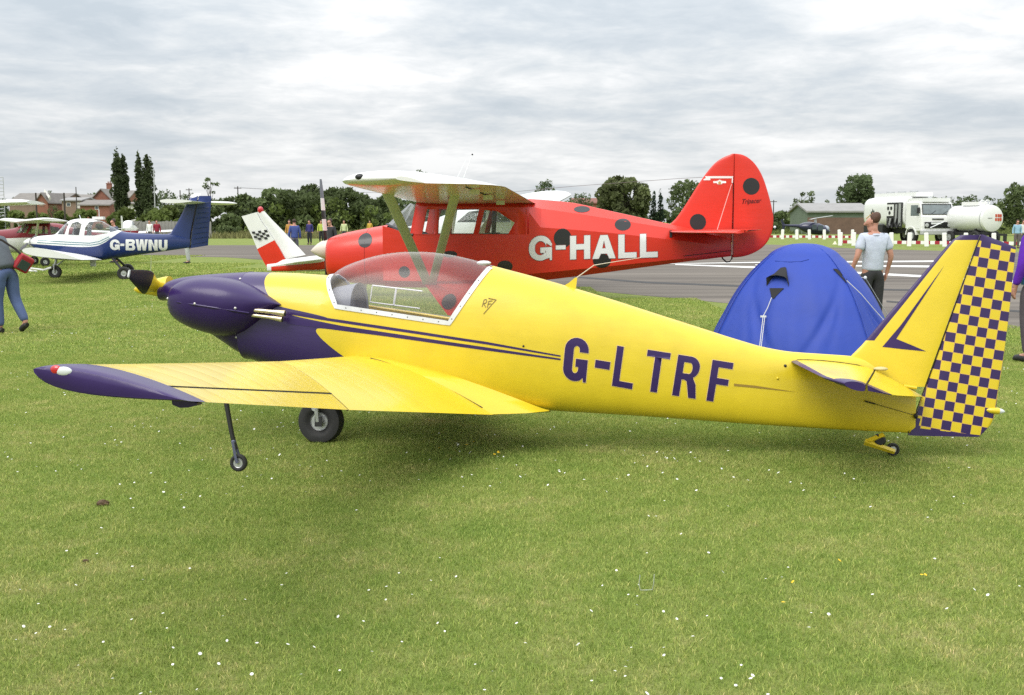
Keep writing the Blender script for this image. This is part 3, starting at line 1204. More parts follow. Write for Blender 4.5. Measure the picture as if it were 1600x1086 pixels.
    cbv = BVHTree.FromPolygons([Vector(v) for v in cb.v], cb.f)
    for q in ((398, 436), (379, 527)):
        v = P(*q, -.28)
        h = cbv.ray_cast(Vector((min(v.x, xat(392)), -6, v.z)), Vector((0, 1, 0)))
        r_ = MB()
        r_.sphere((h[0] if h[0] else v), .0105, n=10, m=6)
        r_.build('fastener', m_screw, cow)
    # seams between cowl and fuselage
    s3 = MB()
    ring = super_ring(xat(393.6), cw(xat(393.2)) + .0015, cft(xat(393.2)) + .0015, cfb(xat(393.2)) - .001, cfb(xat(393.2)) + (cft(xat(393.2)) - cfb(xat(393.2))) * .52, 2.4, 2.8, 40)
    s3.tube(ring + [ring[0]], .003, 5)
    s3.build('cowl_joint', m_gap, cow)
    # ---- exhaust stubs
    for q0, q1, dy in (((384, 483), (443, 489), -.40), ((384, 491), (439, 498), -.385)):
        e = MB()
        a, b_ = P(*q0, dy), P(*q1, dy)
        e.tube([a, a.lerp(b_, .7), b_], [.0145, .0145, .016], 14)
        e.tube([b_ + (a - b_) * .30, b_ + Vector((.012, -.004, -.004))], [.015, .023], 14)
        eo = e.build('exhaust_pipe', m_brass, root, 50)
        e2 = MB()
        e2.sphere(b_ + Vector((.013, -.004, -.004)), .003, .02, .02, 12, 6)
        e2.build('exhaust_mouth', m_mblk, eo)
    # ---- spinner and propeller
    ax0, ax1 = P(266, 448, 0), P(209, 452.5, 0)
    d = (ax1 - ax0)
    sp = MB()
    prof = [(0, .082), (.03, .081), (d.length * .3, .072), (d.length * .6, .050), (d.length * .85, .036), (d.length * .97, .012), (d.length, 0.002)]
    sp.lathe(prof, ax0, d, 28)
    pr_parent = sp.build('spinner', m_yel, root, 60)
    hub = ax0 + d * .33
    # near blade: yellow root, black outer part, white tip
    tipL = P(200.5, 427.5, -.60)
    for side in (1, -1):
        a = hub + (tipL - hub) * (.10 * side)
        b_ = hub + (tipL - hub) * side
        u = (b_ - a)
        ln = u.length
        u.normalize()
        axd = d.normalized()
        perp = u.cross(axd).normalized()
        cd = (axd * .30 + perp * .95).normalized()
        th = u.cross(cd).normalized()
        for nm, s0, s1, mm in (('blade_root', 0, .24, m_yel), ('blade', .24, .965, m_blk), ('blade_tip', .965, 1.0, m_wpl)):
            bl = MB()
            rings = []
            for i in range(9):
                t = s0 + (s1 - s0) * i / 8
                ch = np.interp(t, [0, .12, .28, .5, .8, .95, 1], [.048, .062, .094, .080, .050, .034, .026])
                tk = np.interp(t, [0, .2, 1], [.03, .016, .005])
                c = a + u * ln * t
                tw = R(-12 + 18 * t)
                c2 = (cd * math.cos(tw) + th * math.sin(tw))
                t2 = (th * math.cos(tw) - cd * math.sin(tw))
                rings.append([c + c2 * (ch * math.cos(2 * math.pi * k / 16)) + t2 * (tk * math.sin(2 * math.pi * k / 16)) for k in range(16)])
            bl.rings(rings)
            o = bl.build('propeller_blade' if nm == 'blade' else nm, mm, pr_parent, 50)
    # ---- stripes, lettering, emblem
    def stripe(ptsU, ptsL, name='cheat_line'):
        lp = [(v.x, v.z) for v in (P(*q, -.31) for q in ptsU + ptsL[::-1])]
        raise_decal(name, [lp], bvh, m_pur, fus, .0025, .06)
    stripe([(450, 487), (500, 494.7), (600, 509.5), (659, 518.3), (760, 534), (875, 555.8)], [(450, 490.5), (500, 499), (600, 514), (659, 522.6), (760, 538), (875, 558)])
    stripe([(450, 496.5), (500, 503.5), (600, 518.5), (659, 527.4), (760, 542.6), (875, 560.8)], [(450, 506), (500, 512), (600, 524.6), (659, 533), (760, 547.5), (875, 563.3)])
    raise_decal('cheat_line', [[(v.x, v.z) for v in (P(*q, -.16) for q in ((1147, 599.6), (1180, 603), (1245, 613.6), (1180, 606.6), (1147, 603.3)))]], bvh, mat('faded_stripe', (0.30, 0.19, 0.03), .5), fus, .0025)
    yy = -.22
    items = [('G', (879, 592), (915.5, 597.5), (885.5, 525), .205), ('-', (927, 593), (950, 597), (933, 545), .28),
             ('L', (956, 602.5), (987.5, 608.5), (964.5, 540), .165), ('T', (1003, 610), (1039, 616), (1012, 546.5), .165),
             ('R', (1050, 618), (1086, 624), (1060, 554.5), .17), ('F', (1104, 627), (1137, 632.5), (1114, 563), .17)]
    letters(items, bvh, m_pur, fus, fr, yy, m_cream, .004)
    m_ink = mat('dark_gold_ink', (0.16, 0.11, 0.015), .5)
    rf = [[(753, 479), (755.5, 468.5), (758.5, 467.8), (759.8, 470), (758.6, 473.3), (755, 474), (758.5, 480)], [(761, 480), (763, 470.5), (768, 470)], [(762, 475), (766.5, 474.5)], [(762.3, 466), (774, 468.4), (756, 490)]]
    strokes('emblem', [fr.xz(l, -.3) for l in rf], .0055, bvh, m_ink, fus)
    for q, r_, mm in (((820.5, 540), .008, m_blk), ((1229.5, 573), .011, m_blk), ((1217, 592.5), .010, m_yel)):
        v = P(*q, -.2)
        h = bvh.ray_cast(Vector((v.x, -6, v.z)), Vector((0, 1, 0)))
        e = MB()
        e.sphere(h[0], r_, n=10, m=6)
        e.build('drain_hole' if mm is m_blk else 'step_knob', mm, fus)
    # ---- wings (near wing from the photo, far wing mirrored)
    rLE, rTE = P(533, 563, -.42), P(764, 648, -.50)
    kLE, kTE = None, None
    tLE, tTE = P(87, 576.5, -4.50), P(296, 627, -4.62)
    bTE = P(545, 640.5, -2.02)
    iLE = rLE
    # chord lines by span
    ns = 26

    def le_at(y):
        t = (y + .42) / (tLE.y + .42)
        return rLE.lerp(tLE, t)
    # trailing edge: straight from root to the break, then on to the tip

    def te_at(y):
        if y > bTE.y:
            return rTE.lerp(bTE, (y - rTE.y) / (bTE.y - rTE.y))
        return bTE.lerp(tTE, (y - bTE.y) / (tTE.y - bTE.y))
    tipy = -4.50
    y_in = -.50
    pr0 = naca(.135, .018)

    def prof_at(y):
        ch = (te_at(y) - le_at(y)).length
        th = ch * (.9 + .05)
        return lambda u: tuple(a * ch for a in pr0(u))
    hinge = .72            # aileron hinge as a share of chord

    def wing_side(sgn):
        def mir(v):
            return Vector((v[0], v[1] * -sgn, v[2]))
        ail_in, ail_out = bTE.y, -4.45

        def piece(name, ya, yb, u0, u1, mats, nspan, nu=16, matf=None, cap_thick=0.0, parent=root):
            mbp = MB()
            rings = []
            us = [u0 + (u1 - u0) * (0.5 - 0.5 * math.cos(math.pi * i / nu)) if u0 == 0 else u0 + (u1 - u0) * i / nu for i in range(nu + 1)]
            for i in range(nspan + 1):
                y = ya + (yb - ya) * i / nspan
                a, b_ = le_at(y), te_at(y)
                cdir = b_ - a
                ch = cdir.length
                nn = Vector((-cdir.z, 0, cdir.x)).normalized()
                p = naca(.14 - .03 * (y / -4.5), .02)
                up = [a + cdir * u + nn * (p(u)[0] * ch) for u in us]
                lo = [a + cdir * u + nn * (p(u)[1] * ch) for u in us]
                if u1 == 1.0:
                    lo = lo[:-1]
                if u0 == 0.0:
                    lo = lo[1:]
                rings.append([mir(v) for v in up + lo[::-1]])
            nring = len(rings[0])

            def mf(i, j):
                if matf is None:
                    return 0
                u = us[min(j, nu)] if j <= nu else us[max(2 * nu - j, 0)]
                return matf(u)
            mbp.rings(rings, mf)
            return mbp.build(name, mats, parent, 40)
        wing = piece('wing', y_in + .06, ail_in, 0.0, 1.0, [m_yfab, m_pur], 14, matf=lambda u: 1 if u < .022 else 0)
        piece('wing_panel', ail_in - .008, ail_out, 0.0, hinge, [m_yfab, m_pur], 14, matf=lambda u: 1 if u < .022 else 0, parent=wing)
        piece('aileron', ail_in - .016, ail_out, hinge + .032, 1.0, [m_yfab], 8, 8, parent=wing)
        # the slots ahead of and inboard of the aileron are dark
        def skin_pt(y, u, dz):
            a, b_ = le_at(y), te_at(y)
            cdir = b_ - a
            nn = Vector((-cdir.z, 0, cdir.x)).normalized()
            return mir(a + cdir * u + nn * (naca(.14 - .03 * (y / -4.5), .02)(u)[0] * cdir.length + dz))
        for pts_ in ([skin_pt(ail_in + (ail_out - ail_in) * i / 10, hinge + .016, -.006) for i in range(11)], [skin_pt(ail_in - .011, hinge + (1 - hinge) * i / 6, -.004) for i in range(7)]):
            sg_ = MB()
            sg_.tube(pts_, .0095 if len(pts_) > 8 else .006, 6)
            sg_.build('aileron_gap', m_gap, wing)
        # tip fairing
        tf = MB()
        rings = []
        FU = [1, .99, .95, .86, .74, .55, .2]
        FL = [1, 1.05, 1.2, 1.42, 1.6, 1.65, 1.3]
        YO = [0, .045, .095, .130, .152, .165, .170]
        for i in range(7):
            y = ail_out - .006 - YO[i]
            a2, b2 = le_at(y), te_at(y)
            cd = b2 - a2
            ch = cd.length
            nn = Vector((-cd.z, 0, cd.x)).normalized()
            p = naca(.122, .02)
            us = [0.5 - 0.5 * math.cos(math.pi * j / 16) for j in range(17)]
            sx = [1, 1.0, 1.0, 1.0, .995, .985, .95][i]
            o_ = a2 - cd * (.022 * i / 6)
            up = [o_ + cd * (u * (sx + .022 * i / 6)) + nn * (p(u)[0] * ch * FU[i]) for u in us]
            lo = [o_ + cd * (u * (sx + .022 * i / 6)) + nn * (p(u)[1] * ch * FL[i] - .012 * (1 - u) * u * 4 * i / 6) for u in us[1:-1]]
            rings.append([mir(v) for v in up + lo[::-1]])
        tf.rings(rings)
        tip = tf.build('wing_tip', m_pur, wing, 40)
        # navigation light
        q = P(90, 573, -4.62) if True else None
        tb = BVHTree.FromPolygons([Vector((v[0], v[1] * -sgn, v[2])) for v in tf.v], tf.f)
        v1, v2 = P(93, 577, -4.6), P(105, 579.5, -4.6)
        for nm, v, rx, mm in (('navigation_lamp', v1, .024, mat('red_lens' if sgn < 0 else 'green_lens', (.5, .01, .02) if sgn < 0 else (.02, .35, .1), .15, coat=.8)),
                              ('lamp_cover', v2, .036, mat('clear_lens', (.62, .66, .66), .12, coat=.8))):
            h = tb.ray_cast(Vector((v.x, -8, v.z)), Vector((0, 1, 0)))
            c = h[0] if h[0] else v
            e = MB()
            e.sphere(mir(Vector((c.x, c.y + .003, c.z))), rx * .85, .009, .0155, 14, 8)
            e.build(nm, mm, tip, 60)
        # skid under the tip
        sk = MB()
        yk = -4.47
        a, b_ = le_at(yk), te_at(yk)
        c1 = a.lerp(b_, .80)
        sk_poly = [(c1.x - .005, c1.z - .01), (c1.x - .002, c1.z - .030), (c1.x + .025, c1.z - .040), (c1.x + .055, c1.z - .038), (c1.x + .085, c1.z - .030), (c1.x + .085, c1.z - .022)]
        y0_, y1_ = (yk - .02) * -sgn, (yk + .02) * -sgn
        sk.extrude(sk_poly, min(y0_, y1_), max(y0_, y1_))
        sk.build('tip_skid', m_pur, tip, 30)
        # root fairing: fillet that runs back along the body
        fl = MB()
        rA = []
        for i in range(15):
            t = i / 14
            w0 = le_at(-.46).lerp(te_at(-.46), t)
            xx = w0.x + (P(858, 642, -.3).x - te_at(-.46).x) * t ** 1.6
            zz = w0.z + (P(858, 642, -.3).z - te_at(-.46).z) * t ** 2
            pz = naca(.14, .02)(t)[0] * 1.1
            hgt = zz + pz
            wbody = -fw(xx) * .99
            outer = Vector((w0.x, y_in + .05, w0.z + pz + .0015)) if t < .999 else Vector((w0.x, y_in + .05, w0.z + .002))
            inner = Vector((xx, wbody, hgt + .022 * math.sin(math.pi * min(t * 1.05, 1)) - .004))
            midp = outer.lerp(inner, .6) + Vector((0, 0, -.006))
            low = naca(.14, .02)(t)[1] * 1.1
            rA.append([mir(outer), mir(midp), mir(inner), mir(Vector((xx, wbody + .08, hgt - .02))), mir(Vector((xx, wbody + .05, zz + low - .004))), mir(Vector((w0.x, y_in + .05, w0.z + low - .002)))])
        fl.rings(rA)
        fl.build('root_fairing', m_yel, wing, 60)
        # dark slot between wing and fairing
        sl_ = MB()
        pts = []
        for i in range(3, 15):
            t = i / 14 * .93
            w0 = le_at(y_in + .055).lerp(te_at(y_in + .055), t)
            pts.append(mir(Vector((w0.x, y_in + .055, w0.z + naca(.14, .02)(t)[0] * 1.1 + .0005))))
        sl_.tube(pts, .0085, 6)
        sl_.build('root_slot', m_gap, wing)
        # outrigger
        yo = -2.42
        a, b_ = le_at(yo), te_at(yo)
        tp = P(351, 630, yo)
        wc = P(373, 723, yo - .02)
        og = MB()
        og.tube([mir(tp + Vector((0, 0, .05))), mir(tp.lerp(wc, .5)), mir(wc + (tp - wc) * .22)], [.0135, .0125, .0115], 10)
        leg = og.build('outrigger_leg', m_mblk, wing)
        fk = MB()
        d_ = (tp - wc).normalized()
        for s_ in (-.022, .022):
            fk.tube([mir(wc + d_ * .115 + Vector((0, s_ * .5, 0))), mir(wc + d_ * .05 + Vector((0, s_, 0))), mir(wc + Vector((0, s_, 0)))], [.009, .008, .008], 6, flat=1)
        fk.sphere(mir(wc + d_ * .115), .015, n=8, m=6)
        fk.build('wheel_fork', mat('bluish_metal', (.13, .14, .22), .45, metal=.5), leg)
        wheel(wing, 'outrigger_wheel', mir(wc), .047, .03, .026, m_rub, m_alu, flat=False, n=24, depth=.3)
        return wing
    wing_side(-1)
    wing_side(1)
    # centre section of the wing passes under the floor
    # ---- main wheel
    wc = P(502, 665.5, 0)
    wrad = max(wc.z, .17)
    wh = wheel(root, 'main_wheel', (wc.x, 0.0, wrad - .012), wrad, .15, wrad * .40, m_rub, m_alu, n=48, depth=.1)
    fk = MB()
    for s_ in (-.085, .085):
        fk.tube([(wc.x - .03, s_, wrad + .28), (wc.x - .012, s_, wrad + .10), (wc.x, s_ * 1.02, wrad - .01)], [.02, .02, .016], 8)
        fk.lathe([(-.008, .024), (.008, .024)], (wc.x - .02, s_ * 1.12, wrad + .095), n=14)
        fk.lathe([(-.006, .014), (.006, .014)], (wc.x - .02, s_ * 1.2, wrad + .095), n=10)
    fk.build('wheel_fork', m_alu, root)
    br = MB()
    br.box((wc.x - .02, -.098, wrad - .045), (wc.x + .035, -.088, wrad + .03))
    br.build('brake_arm', m_mblk, root)
    # ---- tail wheel
    a, b_, c, e = P(1381, 680, 0), P(1352, 691, -.01), P(1398, 706, -.01), P(1397, 704, 0)
    ta = MB()
    ta.tube([a, b_ + Vector((.02, 0, .006))], [.022, .02], 4, flat=1.2)
    ta.tube([b_ + Vector((-.004, 0, .004)), c], [.024, .018], 4, flat=.8)
    ta.build('tailwheel_arm', m_yel, root, 30)
    rb = MB()
    rb.lathe([(-.02, .03), (-.005, .045), (.02, .045), (.03, .02)], P(1374, 688, 0), n=16)
    rb.build('rubber_spring', m_mblk, root)
    tz = e.z
    wheel(root, 'tailwheel', (e.x - .003, .03, e.z + .004), .046, .035, .024, m_rub, m_alu, flat=False, n=26, depth=.2)
    # ---- fin
    le = [(1318, 575), (1330, 556), (1345, 541), (1372, 509), (1400, 477), (1440, 430), (1470, 395), (1487, 376), (1496, 367.5)]
    lev = [P(*q, 0) for q in le]
    hb, ht = P(1418, 680, 0), P(1531, 366.5, 0)

    def hinge_at(z):
        t = (z - hb.z) / (ht.z - hb.z)
        return hb.lerp(ht, t)
    zf = curve_fn([(v.z, v.x) for v in lev])
    z0, z1 = lev[0].z - .12, ht.z - .004
    LEs, HEs = [], []
    for i in range(31):
        z = z0 + (z1 - z0) * i / 30
        zz = max(z, lev[0].z)
        LEs.append(Vector((zf(min(zz, lev[-1].z)), 0, z)))
        h = hinge_at(z)
        HEs.append(Vector((h.x - .003, 0, z)))
    # rounded tip
    LEs[-1].x += .02
    f = MB()

    def fprof(u, v):
        t = .036 * (1 - .45 * v) * (1.32 * math.sqrt(max(u, 0)) * (1 - u) ** .35 * .9 + .55 * u)
        return t, -t
    foil(f, LEs, HEs, fprof, (0, 1, 0), 14, matf=lambda u, v: 1 if (v > .972 or (u < .075 + .05 * v and v > .30)) else 0)
    fin = f.build('fin', [m_yel, m_pur], root, 50)
    fbv = BVHTree.FromPolygons([Vector(v) for v in f.v], f.f)
    chev = [(1475.5, 416), (1400, 531), (1447, 549), (1379, 542.5)]
    chev = [(1476, 415), (1440, 470), (1400.5, 529.5), (1420, 537.5), (1447, 549), (1410, 545.5), (1379, 542), (1408, 508)]
    raise_decal('chevron', [fr.xz(chev, -.03)], fbv, m_pur, fin, .0025, .08)
    # fillet plate of canvas colour at the elevator root
    # ---- rudder
    te = [(1419, 680.5), (1470, 681.2), (1519, 680.5), (1530, 679), (1541, 672), (1549, 662), (1554.5, 648), (1560, 610), (1566, 575), (1572, 530), (1578, 480), (1583, 430), (1588, 385), (1586, 382)]
    rt = [P(*q, 0) for q in te]
    tz_ = curve_fn([(v.z, v.x) for v in rt[3:-1]])
    zlo, zhi = hb.z + .001, rt[-2].z
    A_, B_ = [], []
    for i in range(33):
        z = zlo + (ht.z - zlo) * i / 32
        h = hinge_at(z)
        x2 = tz_(min(max(z, rt[3].z), zhi))
        if z > zhi:                       # sloping top edge
            t = (z - zhi) / (ht.z - zhi)
            x2 = rt[-2].x + (h.x + .02 - rt[-2].x) * t
        A_.append(Vector((h.x + .003, 0, z)))
        B_.append(Vector((max(x2, h.x + .02), 0, z)))

    def rprof(u, v):
        t = (.030 * (1 - .5 * v)) * (1 - u) ** .8 * (0.62 + .38 * min(u * 6, 1)) + .003
        return t, -t
    rd = MB()

    # cheques: own paint, rows square to the body axis
    mc = mat('chequered_paint', YEL, .36, coat=.3)
    t = mc.node_tree
    bsdf = t.nodes['Principled BSDF']
    tc = t.nodes.new('ShaderNodeTexCoord')
    an = P(1547.3, 388.7, -.01)
    sz = (P(1547.3, 388.7, -.01) - P(1563.2, 391.2, -.01)).length
    e1 = (P(1563.2, 391.2, -.01) - an).normalized()
    e2 = (P(1544.6, 405.2, -.01) - an).normalized()
    def dotn(vec):
        s = t.nodes.new('ShaderNodeVectorMath')
        s.operation = 'SUBTRACT'
        L(t, tc.outputs['Object'], s.inputs[0])
        s.inputs[1].default_value = (an.x, 0, an.z)
        dn = t.nodes.new('ShaderNodeVectorMath')
        dn.operation = 'DOT_PRODUCT'
        L(t, s.outputs[0], dn.inputs[0])
        dn.inputs[1].default_value = vec
        return dn.outputs['Value']
    # solve for skewed cell coordinates
    det = e1.x * e2.z - e1.z * e2.x
    U = dotn((e2.z / det / sz, 0, -e2.x / det / sz))
    V = dotn((-e1.z / det / sz, 0, e1.x / det / sz))
    cmb = t.nodes.new('ShaderNodeCombineXYZ')
    L(t, math_n(t, 'ADD', U, 40.0), cmb.inputs[0])
    L(t, math_n(t, 'ADD', V, 40.0), cmb.inputs[1])
    cmb.inputs[2].default_value = .5
    ck = t.nodes.new('ShaderNodeTexChecker')
    ck.inputs['Scale'].default_value = 1.0
    ck.inputs['Color1'].default_value = (*YEL, 1)
    ck.inputs['Color2'].default_value = (*PUR, 1)
    L(t, cmb.outputs[0], ck.inputs['Vector'])
    # fine pale edging between cheques
    def edge(x):
        fr_ = math_n(t, 'FRACT', x)
        d1 = math_n(t, 'MINIMUM', fr_, math_n(t, 'SUBTRACT', 1.0, fr_))
        return d1
    ed = math_n(t, 'LESS_THAN', math_n(t, 'MINIMUM', edge(U), edge(V)), .022)
    colr = mixc(t, ed, ck.outputs[0], (0.62, 0.36, 0.13))
    def half_plane(qa, qb):
        a_, b2_ = P(*qa, -.01), P(*qb, -.01)
        nx_, nz_ = -(b2_.z - a_.z), (b2_.x - a_.x)
        dn = t.nodes.new('ShaderNodeVectorMath')
        dn.operation = 'DOT_PRODUCT'
        L(t, tc.outputs['Object'], dn.inputs[0])
        dn.inputs[1].default_value = (nx_, 0, nz_)
        return math_n(t, 'SUBTRACT', dn.outputs['Value'], nx_ * a_.x + nz_ * a_.z)
    m1 = math_n(t, 'GREATER_THAN', half_plane((1525, 374.5), (1588, 390)), 0)
    m2 = math_n(t, 'LESS_THAN', half_plane((1434, 668.5), (1522, 679)), 0)
    m3 = math_n(t, 'MULTIPLY', math_n(t, 'GREATER_THAN', half_plane((1429, 690), (1441, 640)), 0), math_n(t, 'LESS_THAN', half_plane((1420, 651), (1460, 657)), 0))
    mk_ = math_n(t, 'MAXIMUM', m1, math_n(t, 'MAXIMUM', m2, m3))
    colr = mixc(t, mk_, colr, PUR)
    L(t, colr, bsdf.inputs['Base Color'])

    foil(rd, A_, B_, rprof, (0, 1, 0), 16)
    rud = rd.build('rudder', [mc, m_pur], root, 50)
    gp = MB()
    gp.tube([hb + Vector((0, -.020, .02)), ht + Vector((0, -.016, -.01))], .0032, 5)
    gp.build('hinge_gap', m_gap, fin)
    # tail lamp
    lb = MB()
    c = P(1546, 641, 0)
    dd = (P(1568, 643, 0) - c).normalized()
    lb.lathe([(-.03, .004), (0, .02), (.05, .024), (.065, .022)], c, dd, 14)
    tl = lb.build('tail_lamp', m_yel, rud, 50)
    lb = MB()
    lb.lathe([(.065, .021), (.085, .016), (.10, .006), (.104, .001)], c, dd, 14)
    lb.build('lamp_lens', mat('clear_lens', (.62, .66, .66), .12), tl, 60)
    # rudder cable and horn
    cb_ = MB()
    p0, p1 = P(1351, 626.5, -.075), P(1431, 649.5, -.06)
    cb_.tube([p0, p1], .0022, 5)
    cb_.tube([p0, p0.lerp(p1, .2)], .006, 6)
    cb_.build('rudder_cable', m_mblk, root)
    hn = MB()
    hn.sphere(P(1431, 650, -.045), .016, .03, .02, 8, 6)
    hn.build('rudder_horn', m_mblk, rud)
    # ---- tailplane
    for sgn in (-1, 1):
        def mir(v):
            return Vector((v.x, v.y * -sgn, v.z))
        span = 1.28
        r0, r1 = P(1236, 565, -.075), P(1366, 583, -.06)
        t0, t1 = P(1296, 595, -span), P(1352, 606, -span - .02)
        e0, e1_ = P(1444, 621, -.045), P(1392, 618, -span + .02)

        def row(a, b_, nrow):
            return [a.lerp(b_, i / (nrow - 1)) for i in range(nrow)]
        mm = MB()
        nr = 14
        L0, L1 = [], []
        for i in range(nr):
            v = i / (nr - 1)
            a, b_ = r0.lerp(t0, v), r1.lerp(t1, v)
            if v > .82:
                q = (v - .82) / .18
                a = a.lerp(b_, .42 * q * q)
            L0.append(mir(a))
            L1.append(mir(b_))

        def sp_(u, v):
            t_ = .045 * (1 - .35 * v)
            y = t_ * (1.30 * math.sqrt(max(u, 0)) * (1 - u) ** .5 + .42 * u)
            return y, -y
        foil(mm, L0, L1, sp_, (0, 0, 1), 12, matf=lambda u, v: 1 if (u < .07 or v > .93) else 0)
        stab = mm.build('tailplane', [m_yel, m_pur], root, 50)
        ee = MB()
        E0, E1 = [], []
        for i in range(nr):
            v = i / (nr - 1)
            a, b_ = r1.lerp(t1, v) + Vector((.012, 0, -.001)), e0.lerp(e1_, v)
            if v > .86:
                q = (v - .86) / .14
                b_ = b_.lerp(a, .3 * q * q)
            E0.append(mir(a))
            E1.append(mir(b_))

        def ep(u, v):
            y = .020 * (1 - .35 * v) * (1 - u) ** .9 + .003
            return y, -y
        foil(ee, E0, E1, ep, (0, 0, 1), 8, matf=lambda u, v: 1 if v > .93 else 0)
        ee.build('elevator', [m_yel, m_pur], stab, 50)
        gp = MB()
        gp.tube([mir(r1 + Vector((.006, .02, .018))), mir(t1 + Vector((.006, .03, .012)))], .0045, 5)
        gp.build('hinge_gap', m_gap, stab)
        gp = MB()
        pts_ = []
        for u in (0.0, .08, .2, .4, .6, .8, 1.0):
            v_ = r0.lerp(r1, u)
            pts_.append(mir(v_ + Vector((0, .004, sp_(u, 0)[0] + .002))))
        gp.tube(pts_, .003, 5)
        gp.build('root_gap', m_gap, stab)
        if sgn == -1:
            ca = MB()
            c = P(1376, 580, -.09)
            ca.sphere(c + Vector((0, 0, .016)), .05, .035, .016, 14, 8)
            ca.build('hinge_cover', mat('pale_plastic', (.55, .48, .25), .5), stab, 60)
            kn = MB()
            kn.tube([P(1412, 603, -.06), P(1432, 606, -.05)], .012, 8)
            kn.build('trim_rod', m_yel, stab)
    # ---- aerial on the back
    ae = MB()
    pz = fr.xz([(880, 447), (889, 442), (899, 433.5), (902, 434.5), (900, 450), (880, 450)], 0)
    ae.extrude(pz, -.008, .008)
    ao = ae.build('aerial_mount', m_yel, root, 30)
    aw = MB()
    aw.tube([P(901, 434, 0), P(928, 414.5, 0), P(945, 411.5, 0), P(1002, 402.5, 0)], [.0042, .0036, .003, .002], 6)
    aw.build('aerial_rod', mat('pale_rod', (.62, .55, .45), .5), ao)
    return root


build_yellow()
# ================================================================== red high wing aircraft with ladybird spots
m_strut = mat('cream_strut', (.54, .55, .45), .45, coat=.1, var=.08)
m_glass = glass('cabin_glass', (.90, .93, .92), .05)
m_wingw = mat('white_wing_fabric', (.74, .75, .73), .28, coat=.5, var=.04, vscale=2)


def ell(cx, cy, rx, ry=None, n=28):
    ry = rx if ry is None else ry
    return [(cx + rx * math.cos(2 * math.pi * k / n), cy + ry * math.sin(2 * math.pi * k / n)) for k in range(n)]


def facet_ring(x, w, zb, z1, z2, zt, kw=.74, kt=.30):
    half = [(0, zb), (.72 * w, zb), (.97 * w, zb + .10 * (zt - zb)), (w, zb + .3 * (zt - zb)), (w, z1), (kw * w, z2), (kt * w, zt), (0, zt + .004)]
    L_ = [(x, -y, z) for y, z in half]
    R_ = [(x, y, z) for y, z in half[1:-1]]
    return L_ + R_[::-1]


